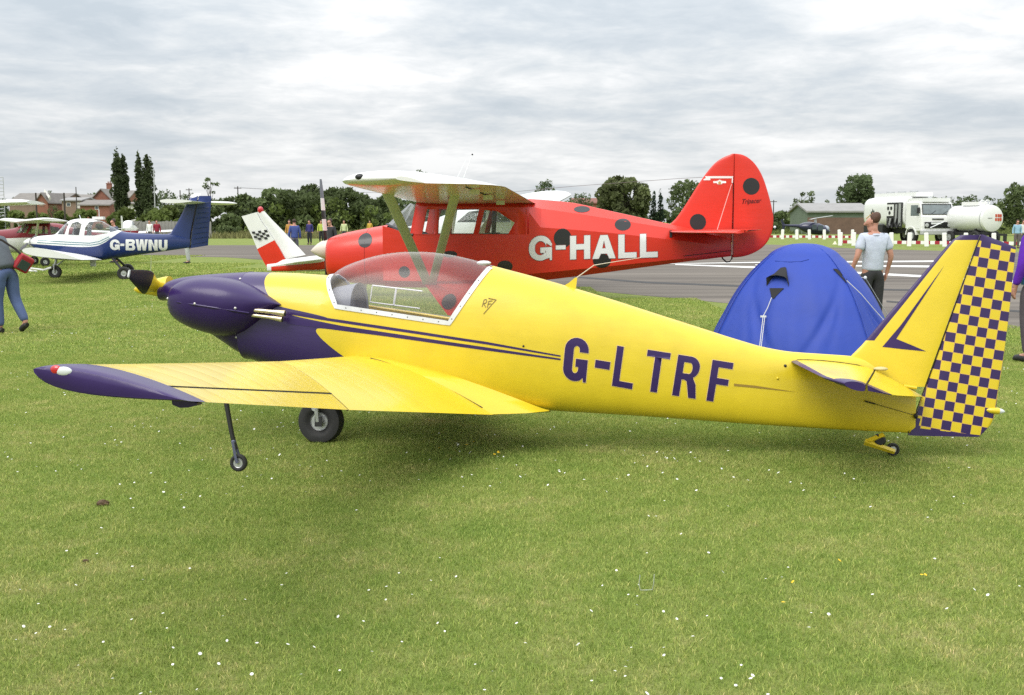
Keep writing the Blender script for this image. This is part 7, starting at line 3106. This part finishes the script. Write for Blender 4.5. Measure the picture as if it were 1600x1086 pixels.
def house(name, label, px0, px1, eave, ridge, Y, depth, wall_m, roof_m, gable=None, chimney=None, openings=(), base=352):
    """Long side faces the camera; gable = px of a gable wall turned to the camera instead."""
    s = F_PX / Y
    x0, x1 = at(px0, 346, Y).x, at(px1, 346, Y).x
    ze, zr = CAM_H + (346 - eave) / s, CAM_H + (346 - ridge) / s
    root = thing(name, label, 'building', ((x0 + x1) / 2, Y, 0))
    hw = (x1 - x0) / 2
    b = MB()
    if gable:
        b.add([(-hw, 0, 0), (hw, 0, 0), (hw, depth, 0), (-hw, depth, 0), (-hw, 0, ze), (hw, 0, ze), (hw, depth, ze), (-hw, depth, ze), (0, 0, zr), (0, depth, zr)],
              [(0, 1, 5, 8, 4), (3, 7, 9, 6, 2), (1, 2, 6, 5), (0, 4, 7, 3)])
        w = b.build('wall', wall_m, root, 0)
        r = MB()
        for sg in (-1, 1):
            o_ = .35
            e0 = Vector((sg * (hw + o_), -o_, ze - o_ * (zr - ze) / hw))
            e1 = Vector((sg * (hw + o_), depth + o_, e0.z))
            p0, p1 = Vector((0, -o_, zr)), Vector((0, depth + o_, zr))
            up = Vector((0, 0, .22))
            r.add([e0, e1, p1, p0, e0 + up, e1 + up, p1 + up, p0 + up], [(0, 1, 2, 3), (7, 6, 5, 4), (0, 4, 5, 1), (1, 5, 6, 2), (2, 6, 7, 3), (3, 7, 4, 0)])
        ro = r.build('roof', roof_m, root, 0)
    else:
        b.add([(-hw, 0, 0), (hw, 0, 0), (hw, depth, 0), (-hw, depth, 0), (-hw, 0, ze), (hw, 0, ze), (hw, depth, ze), (-hw, depth, ze), (-hw, depth / 2, zr), (hw, depth / 2, zr)],
              [(0, 1, 5, 4), (2, 3, 7, 6), (1, 2, 6, 9, 5), (3, 0, 4, 8, 7)])
        w = b.build('wall', wall_m, root, 0)
        r = MB()
        for sg in (0, 1):
            ye = -.4 if sg == 0 else depth + .4
            e0, e1 = Vector((-hw - .3, ye, ze - .1)), Vector((hw + .3, ye, ze - .1))
            p0, p1 = Vector((-hw - .3, depth / 2, zr)), Vector((hw + .3, depth / 2, zr))
            up = Vector((0, 0, .22))
            r.add([e0, e1, p1, p0, e0 + up, e1 + up, p1 + up, p0 + up], [(0, 1, 2, 3), (7, 6, 5, 4), (0, 4, 5, 1), (1, 5, 6, 2), (2, 6, 7, 3), (3, 7, 4, 0)])
        ro = r.build('roof', roof_m, root, 0)
    if chimney:
        c = MB()
        cx = at(chimney, 346, Y).x - (x0 + x1) / 2
        zt = zr + 1.3
        c.box((cx - .45, depth * .35, zr - 1.2), (cx + .45, depth * .35 + .9, zt))
        c.box((cx - .52, depth * .35 - .07, zt), (cx + .52, depth * .35 + .97, zt + .15))
        for q in (-.2, .2):
            c.tube([(cx + q, depth * .35 + .45, zt + .15), (cx + q, depth * .35 + .45, zt + .5)], .12, 7)
        c.build('chimney', m_brick, ro, 30)
    for nm, a, c_, t, bt, mm in openings:
        xa, xb = at(a, 346, Y).x - (x0 + x1) / 2, at(c_, 346, Y).x - (x0 + x1) / 2
        za, zb = CAM_H + (346 - bt) / s, CAM_H + (346 - t) / s
        f = MB()
        f.box((xa - .1, -.06, za - .1), (xb + .1, .05, zb + .1))
        fo = f.build(nm, m_wht if nm == 'window' else mm, w, 0)
        if nm == 'window':
            p = MB()
            p.box((xa, -.08, za), (xb, -.062, zb))
            p.build('pane', mm, fo, 0)
    return root


house('farmhouse', 'red brick house with a chimney on its gable beside the poplars', 144, 176, 313, 297, 222, 14, m_brick, m_tile, gable=True, chimney=158, openings=[('window', 152, 155, 314, 318, m_pane), ('window', 164, 167, 314, 318, m_pane)])
house('farmhouse', 'brick house wing with grey roof half hidden by the poplars', 174, 200, 313, 299, 228, 9, m_brick, m_tile)
house('barn', 'brick gabled barn with a long grey roof among the farm roofs', 58, 76, 315, 303, 216, 10, m_brick, m_tile, gable=True, openings=[('barn_door', 64, 69, 316, 322, m_brown)])
house('barn', 'long barn roof with a white strip, behind the brick gable', 66, 100, 315, 303, 224, 12, m_brown, m_tile)
house('barn', 'low long grey roofed barn furthest left', 16, 60, 317, 303, 236, 12, m_brown, m_tile)
house('barn', 'long low dark roofed barn behind the brown building', 92, 146, 313, 305, 244, 12, m_brick, m_tile)
house('outbuilding', 'brown farm building with a pale door below the brick house', 98, 128, 314, 310, 210, 8, m_brown, m_sheet, openings=[('door', 121, 128, 317, 325, m_wht), ('window', 106, 111, 318, 322, m_pane)])
house('outbuilding', 'low grey roofed lean-to right of the brown building', 126, 172, 321, 314, 208, 7, m_brick, m_tile, openings=[('window', 150, 154, 323, 327, m_pane)])
house('outbuilding', 'long low white building under the poplars', 180, 229, 319, 317.5, 204, 6, m_wht, m_tile)
ws = MB()
a_, b_ = at(75, 303.5, 221), at(98, 315, 221)
ws.tube([a_ + Vector((0, -1.5, .5)), b_ + Vector((0, -6, .5))], .5, 4, flat=.4)
props(ws.build('barge_board', m_wht, None, 0), 'white barge board strip along the barn roof', 'board')
house('shed', 'long low shed with grey roof, green cladding and brick base beyond the helicopter', 1262, 1358, 331, 319.5, 142, 9, m_green, m_sheet)
sb = MB()
x0, x1 = at(1262, 346, 141.9).x, at(1358, 346, 141.9).x
sb.box((x0 - .02, 141.86, 0), (x1 + .02, 141.98, CAM_H + (346 - 340) / (F_PX / 142)))
shed = [o for o in bpy.data.objects if o.name == 'shed'][0]
so_ = sb.build('brick_plinth', mat('dull_brick', (.15, .095, .07), .9, var=.2, vscale=1.2), None, 0)
so_.parent = shed
so_.location = -shed.location
house('farmhouse', 'distant house with dull red roof between the round tree and the willow', 895, 940, 318, 311, 230, 9, m_brick, mat('dull_red_roof', (.20, .085, .065), .85, var=.15))
# grey boarded fence behind the blue aircraft
fe = thing('board_fence', 'grey boarded fence behind the blue aircraft', 'fence', at(240, 362, 108) * Vector((1, 1, 0)) if False else (at(240, 346, 108).x, 108, 0))
fx = fe.location.x
hm = CAM_H + (346 - 345) / (F_PX / 108)
mgf = mat('weathered_board', (.25, .24, .23), .85, var=.2, vscale=1.5)
bw = (at(330, 346, 108).x - at(196, 346, 108).x) / 26
pm = MB()
pm.box((-bw * .47, -.03, 0.05), (bw * .47, .03, hm * .98))
pme = pm.mesh('board')
pme.materials.append(mgf)
for i in range(26):
    o = bpy.data.objects.new('board', pme)
    S.collection.objects.link(o)
    o.parent = fe
    o.location = (at(196, 346, 108).x - fx + bw * (i + .5), random.Random(i).uniform(-.03, .03), random.Random(i + 50).uniform(-.08, .04))
# white drum past the tail
g = ground(328, 369)
b = MB()
b.lathe([(-.75, 0), (-.75, .27), (-.70, .30), (.70, .30), (.75, .27), (.75, 0)], (0, 0, .30), (1, .05, 0), 18)
o = b.build('drum', m_white, None, 40)
o.location = (g.x, g.y, 0)
props(o, 'white drum lying on the far grass behind the blue rudder', 'drum')

# ================================================================== poles, wires, mast
m_pole = mat('dark_timber', (.05, .042, .035), .9)


def pole(px, top, base_y, Y, label, arm=True, r=.09, m=None):
    s = F_PX / Y
    x = at(px, 346, Y).x
    H = CAM_H + (346 - top) / s
    root = thing('utility_pole', label, 'pole', (x, Y, 0))
    b = MB()
    b.tube([(0, 0, 0), (0, 0, H)], [r, r * .8], 7)
    b.build('post', m or m_pole, root, 60)
    if arm:
        b = MB()
        b.box((-.5, -.05, H - .3), (.5, .05, H - .2))
        b.build('crossarm', m or m_pole, root, 0)
        for q in (-.42, 0, .42):
            i_ = MB()
            i_.tube([(q, 0, H - .2), (q, 0, H - .02)], .05, 6)
            i_.build('insulator', m_wpl, root)
    return root


pole(373, 292, 0, 150, 'telegraph pole with a crossarm above the thicket', r=.09)
pole(297, 295, 0, 175, 'short telegraph pole among the trees left of the blue fin', r=.09)
pole(283, 298, 0, 180, 'thin pole between the poplars and the blue fin', False, .10)
pole(243, 266, 0, 170, 'pale slender pole beside the rightmost poplar', False, .10, m_sgrey)
pole(58, 302, 0, 100, 'dark fence post like pole at the left of the farm', False, .09)
pole(102, 302, 0, 100, 'dark pole in front of the white striped barn roof', False, .09)
pole(121, 293, 0, 175, 'thin pole rising above the brown farm building', False, .09)
pole(1208, 313, 0, 165, 'thin pole with a crossarm right of the red rudder', True, .09)
a, b_ = at(373, 293.3, 150), at(760, 300, 180)
wr_ = MB()
for k in (-.42, .42):
    wr_.tube([a.lerp(b_, t) + Vector((k, 0, -1.6 * t * (1 - t))) for t in np.linspace(0, 1, 10)], .012, 4)
props(wr_.build('power_line', m_pole, None), 'thin overhead line running right from the telegraph pole above the thicket', 'cable', kind='stuff')
mast = thing('lattice_mast', 'grey lattice mast cut by the left edge above the farm', 'mast', (at(2, 346, 150).x, 150, 0))
s = F_PX / 150
H = CAM_H + (346 - 278) / s
for dx in (-.55, .55):
    b = MB()
    b.tube([(dx, 0, 0), (dx, 0, H)], .05, 5)
    b.build('mast_leg', m_sgrey, mast)
for i in range(16):
    b = MB()
    b.tube([(-.55, 0, H * (i + 1) / 16), (.55, 0, H * (i + 1) / 16)], .05, 4)
    b.build('rung', m_sgrey, mast)

# ================================================================== barrier of white posts and red-white planks
m_rp = mat('red_board', (.35, .012, .03), .6, var=.1)
m_wb = mat('white_board', (.80, .80, .78), .6, var=.04)


def barrier(label, posts, rail, post_h, tops):
    a, b_ = ground(*rail[0]), ground(*rail[1])
    root = thing('barrier', label, 'barrier', a)
    d = b_ - a
    n = max(2, int(round(d.length / .30)))
    u = d / n
    ang = math.atan2(d.y, d.x)
    bm_ = MB()
    bm_.box((-u.length / 2 + .004, -.05, .14), (u.length / 2 - .004, .05, .36))
    mr = bm_.mesh('rail_block')
    mw = mr.copy()
    mr.materials.append(m_rp)
    mw.materials.append(m_wb)
    for i in range(n):
        o = bpy.data.objects.new('rail_block', mr if i % 2 else mw)
        S.collection.objects.link(o)
        o.parent = root
        o.location = u * (i + .5)
        o.rotation_euler = (0, 0, ang)
    pm = MB()
    pm.box((-.135, -.045, 0), (.135, .045, post_h))
    pm.add([(-.135, -.045, post_h), (.135, -.045, post_h), (.135, .045, post_h), (-.135, .045, post_h), (-.10, -.03, post_h + .06), (.10, -.03, post_h + .06), (.10, .03, post_h + .06), (-.10, .03, post_h + .06)],
           [(4, 5, 6, 7), (0, 1, 5, 4), (1, 2, 6, 5), (2, 3, 7, 6), (3, 0, 4, 7)])
    pmh = pm.mesh('post')
    pmh.materials.append(m_wb)
    for i, px in enumerate(posts):
        t = (px - rail[0][0]) / (rail[1][0] - rail[0][0])
        p = ground(px, rail[0][1] + (rail[1][1] - rail[0][1]) * t) - a
        o = bpy.data.objects.new('post', pmh)
        S.collection.objects.link(o)
        o.parent = root
        o.location = p + Vector((0, -.11, 0))
        o.rotation_euler = (0, R(random.Random(px).uniform(-5, 5)), ang)


barrier('low red and white barrier with white posts before the helicopter', [1222, 1244.5, 1264.5, 1287.5, 1311, 1331], [(1198, 373.6), (1336, 374.4)], .86, 357)
barrier('low red and white barrier with white posts before the fuel truck', [1312, 1333, 1392, 1419.5, 1447, 1475, 1508, 1552], [(1310, 383.5), (1600, 386.5)], .86, 362)
g = ground(1304.5, 382)
b = MB()
b.lathe([(0, .20), (.02, .20), (.03, .14), (.22, .05), (.23, .0)], (0, 0, 0), (0, 0, 1), 14)
o = b.build('marker_cone', mat('cream_marker', (.70, .66, .48), .6), None, 40)
o.location = (g.x, g.y, 0.002)
props(o, 'small cream marker lying on the grass at the end of the barrier', 'marker')


# ================================================================== fuel truck and tank trailer
def build_truck():
    g = at(1464, 380, 82.0)
    root = thing('fuel_truck', 'white fuel tanker truck with its cab facing the camera behind the barrier', 'truck', (g.x, g.y, 0), (0, 0, R(-78)))
    root.scale = (1.19, 1.19, 1.19)
    # x forward, y to its left, z up; front bumper at x = 0
    m_tk = mat('tanker_white', (.74, .75, .74), .3, coat=.3, var=.03, dirt=((.4, .38, .34), .12))
    ch = MB()
    ch.box((-7.0, -.45, .62), (-.2, .45, .92))
    ch.build('chassis', m_mblk, root, 0)
    # tank: rounded box section with rounded ends
    tk = MB()
    rings = []
    for x, k in ((-7.05, .86), (-7.0, .94), (-6.85, .985), (-6.6, 1), (-4.4, 1), (-2.2, 1), (-2.08, .97), (-2.03, .9)):
        rings.append([(x, y * k, 1.95 + (z - 1.95) * k) for _, y, z in super_ring(0, 1.20, 3.0, .95, 1.95, 4.2, 3.2, 40)])
    tk.rings(rings)
    to = tk.build('tank', m_tk, root, 40)
    wk = MB()
    wk.box((-6.6, -.6, 2.98), (-1.6, .6, 3.26))
    wk.build('walkway', m_tk, to, 0)
    for x in (-5.6, -4.2, -2.8):
        hc = MB()
        hc.lathe([(0, .26), (.12, .26), (.14, .2), (.14, 0)], (x, 0, 3.26), (0, 0, 1), 14)
        hc.build('hatch_lid', m_sgrey, to)
    fr_ = MB()
    fr_.box((-1.9, -.95, 2.62), (-.2, .95, 2.86))
    fb_ = fr_.build('roof_locker', m_tk, to, 0)
    # pump bay on the right side: dark recess with gear
    by = MB()
    by.box((-3.95, -1.215, 1.0), (-2.1, -1.19, 2.62))
    bo = by.build('pump_bay', m_mblk, root, 0)
    mk = mat('pump_grey', (.30, .31, .31), .6, var=.2)
    for i, (x0, x1, z0, z1, mm) in enumerate(((-3.9, -3.1, 1.75, 2.5, m_tk), (-2.9, -2.7, 1.2, 2.5, mk), (-2.5, -2.25, 1.1, 2.55, mk), (-3.8, -3.3, 1.1, 1.6, mk))):
        p = MB()
        p.box((x0, -1.25, z0), (x1, -1.218, z1))
        po = p.build('pump_panel', mm, bo, 0)
        if i == 0:
            for dx, dz in ((.18, .5), (.55, .5), (.36, .2)):
                d = MB()
                d.lathe([(0, .12), (.02, .12), (.025, 0)], (x0 + dx, -1.25, z0 + dz), (0, -1, 0), 12)
                d.build('dial', m_mblk, po)
    for x in (-3.6, -3.2, -2.6):
        h = MB()
        h.tube([(x, -1.26, 1.6), (x - .1, -1.3, 1.25), (x + .15, -1.3, .95), (x + .3, -1.26, 1.3)], .06, 6)
        h.build('hose', m_mblk, bo)
    # mottled gear under the tank
    for i, (x0, x1) in enumerate(((-6.9, -6.1), (-5.95, -5.2), (-5.1, -4.5))):
        p = MB()
        p.box((x0, -1.15, .6), (x1, -.5, 1.18))
        p.build('side_locker', mk if i % 2 else m_mblk, root, 0)
    # cab: side profile made solid, with a raked screen
    prof = [(-1.85, .95), (-1.85, 2.52), (-1.75, 2.62), (-.42, 2.62), (-.28, 2.56), (-.10, 1.80), (-.04, 1.70), (0, 1.1), (-.02, .78), (-1.2, .78)]
    cb = MB()
    cb.extrude(prof, -1.13, 1.13)
    co = cb.build('cab', m_white, root, 0)
    bv = co.modifiers.new('round', 'BEVEL')
    bv.width = .06
    bv.segments = 2
    ws_ = MB()
    a, c = Vector((-.265, 0, 2.46)), Vector((-.108, 0, 1.84))
    nrm = Vector((.97, 0, .24)) * .02
    ws_.add([a + nrm + Vector((0, -1.0, 0)), a + nrm + Vector((0, 1.0, 0)), c + nrm + Vector((0, 1.03, 0)), c + nrm + Vector((0, -1.03, 0))], [(0, 1, 2, 3)])
    so = ws_.build('windscreen', mat('truck_glass', (.16, .19, .20), .06, coat=.8, var=.25, vscale=2.5), co, 0)
    for y in (-1.02, 1.02):
        r_ = MB()
        r_.tube([a + nrm * 1.3 + Vector((0, y * .98, 0)), c + nrm * 1.3 + Vector((0, y, 0))], .025, 6)
        r_.build('screen_rubber', m_blk, so)
    for z, p_ in ((0, a), (1, c)):
        r_ = MB()
        r_.tube([p_ + nrm * 1.3 + Vector((0, -1.02, 0)), p_ + nrm * 1.3 + Vector((0, 1.02, 0))], .025, 6)
        r_.build('screen_rubber', m_blk, so)
    for y in (-.5, .35):
        w_ = MB()
        w_.tube([c + nrm * 2 + Vector((0, y, -.02)), c + (a - c) * .35 + nrm * 2 + Vector((0, y + .4, 0))], .014, 5)
        w_.build('wiper', m_blk, so)
    sw = MB()
    sw.add([(-1.25, -1.142, 1.75), (-.33, -1.142, 1.75), (-.45, -1.142, 2.42), (-1.25, -1.142, 2.42)], [(0, 1, 2, 3)])
    dr = MB()
    dr.box((-1.34, -1.15, .95), (-.22, -1.128, 1.70))
    do = dr.build('door', m_white, co, 0)
    sw.build('door_window', mat('truck_glass', (.16, .19, .20), .06), do, 0)
    gr = MB()
    gr.box((-.02, -.92, .98), (.035, .92, 1.36))
    go_ = gr.build('grille', m_mblk, co, 0)
    for i in range(5):
        s_ = MB()
        s_.box((.035, -.9, 1.0 + .075 * i), (.045, .9, 1.03 + .075 * i))
        s_.build('grille_bar', m_blk, go_, 0)
    dg = MB()
    dg.tube([(.06, -.55, 1.0), (.06, .35, 1.36)], .035, 4)
    dg.build('diagonal_bar', m_wpl, go_)
    np_ = MB()
    np_.box((.046, -.5, 1.22), (.06, .2, 1.33))
    np_.build('number_plate', m_wpl, go_, 0)
    for y in (-.78, .78):
        hl = MB()
        hl.lathe([(0, .13), (.03, .12), (.05, .0)], (.036, y, 1.16), (1, 0, 0), 14)
        hl.build('headlight', mat('lamp_glass', (.45, .46, .46), .1, coat=.5), go_)
    bl = MB()
    bl.box((-.01, -.4, 1.50), (.012, .4, 1.58))
    bl.build('maker_plate', m_mblk, co, 0)
    bp = MB()
    bp.box((-.15, -1.15, .55), (.12, 1.15, .85))
    bo_ = bp.build('bumper', mat('bumper_grey', (.42, .43, .43), .5), root, 0)
    b2 = bo_.modifiers.new('round', 'BEVEL')
    b2.width = .05
    b2.segments = 2
    for y in (-1.28, 1.28):
        m_ = MB()
        m_.tube([(-.35, y * .88, 2.3), (-.15, y, 2.25), (-.15, y, 1.85)], .016, 5)
        m_.box((-.2, y - .1, 1.9), (-.14, y + .1, 2.25))
        m_.build('mirror', m_mblk, co)
    for x in (-1.15, -5.2):
        for y in (-1.0, 1.0):
            wheel(root, 'wheel', (x, y, .50), .50, .30, .24, m_rub, m_sgrey, n=26)
            md = MB()
            if x > -2:
                rg_ = [[(x + r_ * math.cos(a), y + q, .5 + r_ * math.sin(a)) for r_, q in ((.60, -.17), (.60, .17), (.54, .17), (.54, -.17))] for a in [R(5 + 170 * i / 12) for i in range(13)]]
                md.rings(rg_)
                md.build('mudguard', m_white, co, 40)
    # painted badge on the tank side: dark leaves over an orange block
    bdg = [(-6.0, 2.0, .16, .2), (-5.75, 2.2, .12, .26), (-5.5, 2.1, .14, .2), (-6.2, 1.75, .18, .12), (-5.4, 1.8, .16, .1)]
    for x, z, rx, rz_ in bdg:
        x, z, rx, rz_ = -5.72 + (x + 5.72) * .62, 1.95 + (z - 1.95) * .62, rx * .55, rz_ * .55
        e = MB()
        e.add([(x + rx * math.cos(a), -1.205, z + rz_ * math.sin(a)) for a in [2 * math.pi * i / 10 for i in range(10)]], [tuple(range(10))])
        e.build('badge_leaf', mat('badge_dark', (.03, .04, .03), .5), to, 0)
    e = MB()
    e.box((-5.80, -1.212, 1.68), (-5.62, -1.2, 1.98))
    e.build('badge_block', mat('badge_orange', (.55, .17, .02), .5), to, 0)


build_truck()


def build_trailer():
    g = at(1549, 380, 79.0)
    root = thing('tank_trailer', 'white round tank trailer with a red emblem on its end behind the chequered rudder', 'trailer', (g.x, g.y, 0), (0, 0, R(-72)))
    root.scale = (1.16, 1.16, 1.16)
    m_tk = MATS['tanker_white']
    t = MB()
    R_ = .84
    zc = 1.60
    t.lathe([(-3.6, .0), (-3.58, R_ * .5), (-3.5, R_ * .8), (-3.3, R_ * .97), (-3.1, R_), (-.2, R_), (-.06, R_ * .985), (0, R_ * .95), (.06, R_ * .75), (.10, R_ * .4), (.11, 0)], (0, 0, zc), (1, 0, 0), 36)
    to = t.build('tank', m_tk, root, 40)
    b = MB()
    b.lathe([(-.22, R_ + .012), (-.16, R_ + .012)], (0, 0, zc), (1, 0, 0), 36)
    b.build('tank_band', m_sgrey, to, 40)
    c = MB()
    c.box((-2.4, -.35, zc + R_ - .02), (-.9, .35, zc + R_ + .22))
    c.build('walkway', m_white, to, 0)
    for x in (-.95, -.5):
        r_ = MB()
        r_.tube([(x, .16 * math.cos(a), zc + R_ + .16 + .16 * math.sin(a)) for a in [2 * math.pi * i / 16 for i in range(17)]], .035, 6)
        r_.build('lifting_ring', m_white, to)
    red = mat('emblem_red', (.50, .07, .03), .5)
    for y0, z0 in ((.05, .10), (.23, .10), (.41, .10), (.05, -.14), (.23, -.14), (.41, -.14)):
        e = MB()
        e.box((.075, y0 + .05, zc + z0), (.118, y0 + .18, zc + z0 + .18))
        e.build('emblem_square', red, to, 0)
    ln = MB()
    ln.box((.10, -.45, zc + .02), (.116, -.12, zc + .05))
    ln.build('lettering_line', m_mblk, to, 0)
    f = MB()
    f.box((-3.4, -.6, .55), (-.1, .6, .78))
    f.box((-.1, -.1, .55), (1.2, .1, .68))
    f.build('chassis', m_mblk, root, 0)
    for x in (-2.9, -.6):
        for y in (-.75, .75):
            wheel(root, 'wheel', (x, y, .42), .42, .24, .2, m_rub, m_sgrey, n=22)
    for x in (-2.6, -.8):
        s_ = MB()
        s_.box((x - .08, -.6, .78), (x + .08, .6, zc - R_ * .75))
        s_.build('tank_saddle', m_mblk, root, 0)
    lg = MB()
    lg.box((1.05, -.08, 0), (1.2, .08, .55))
    lg.build('jockey_leg', m_mblk, root, 0)


build_trailer()
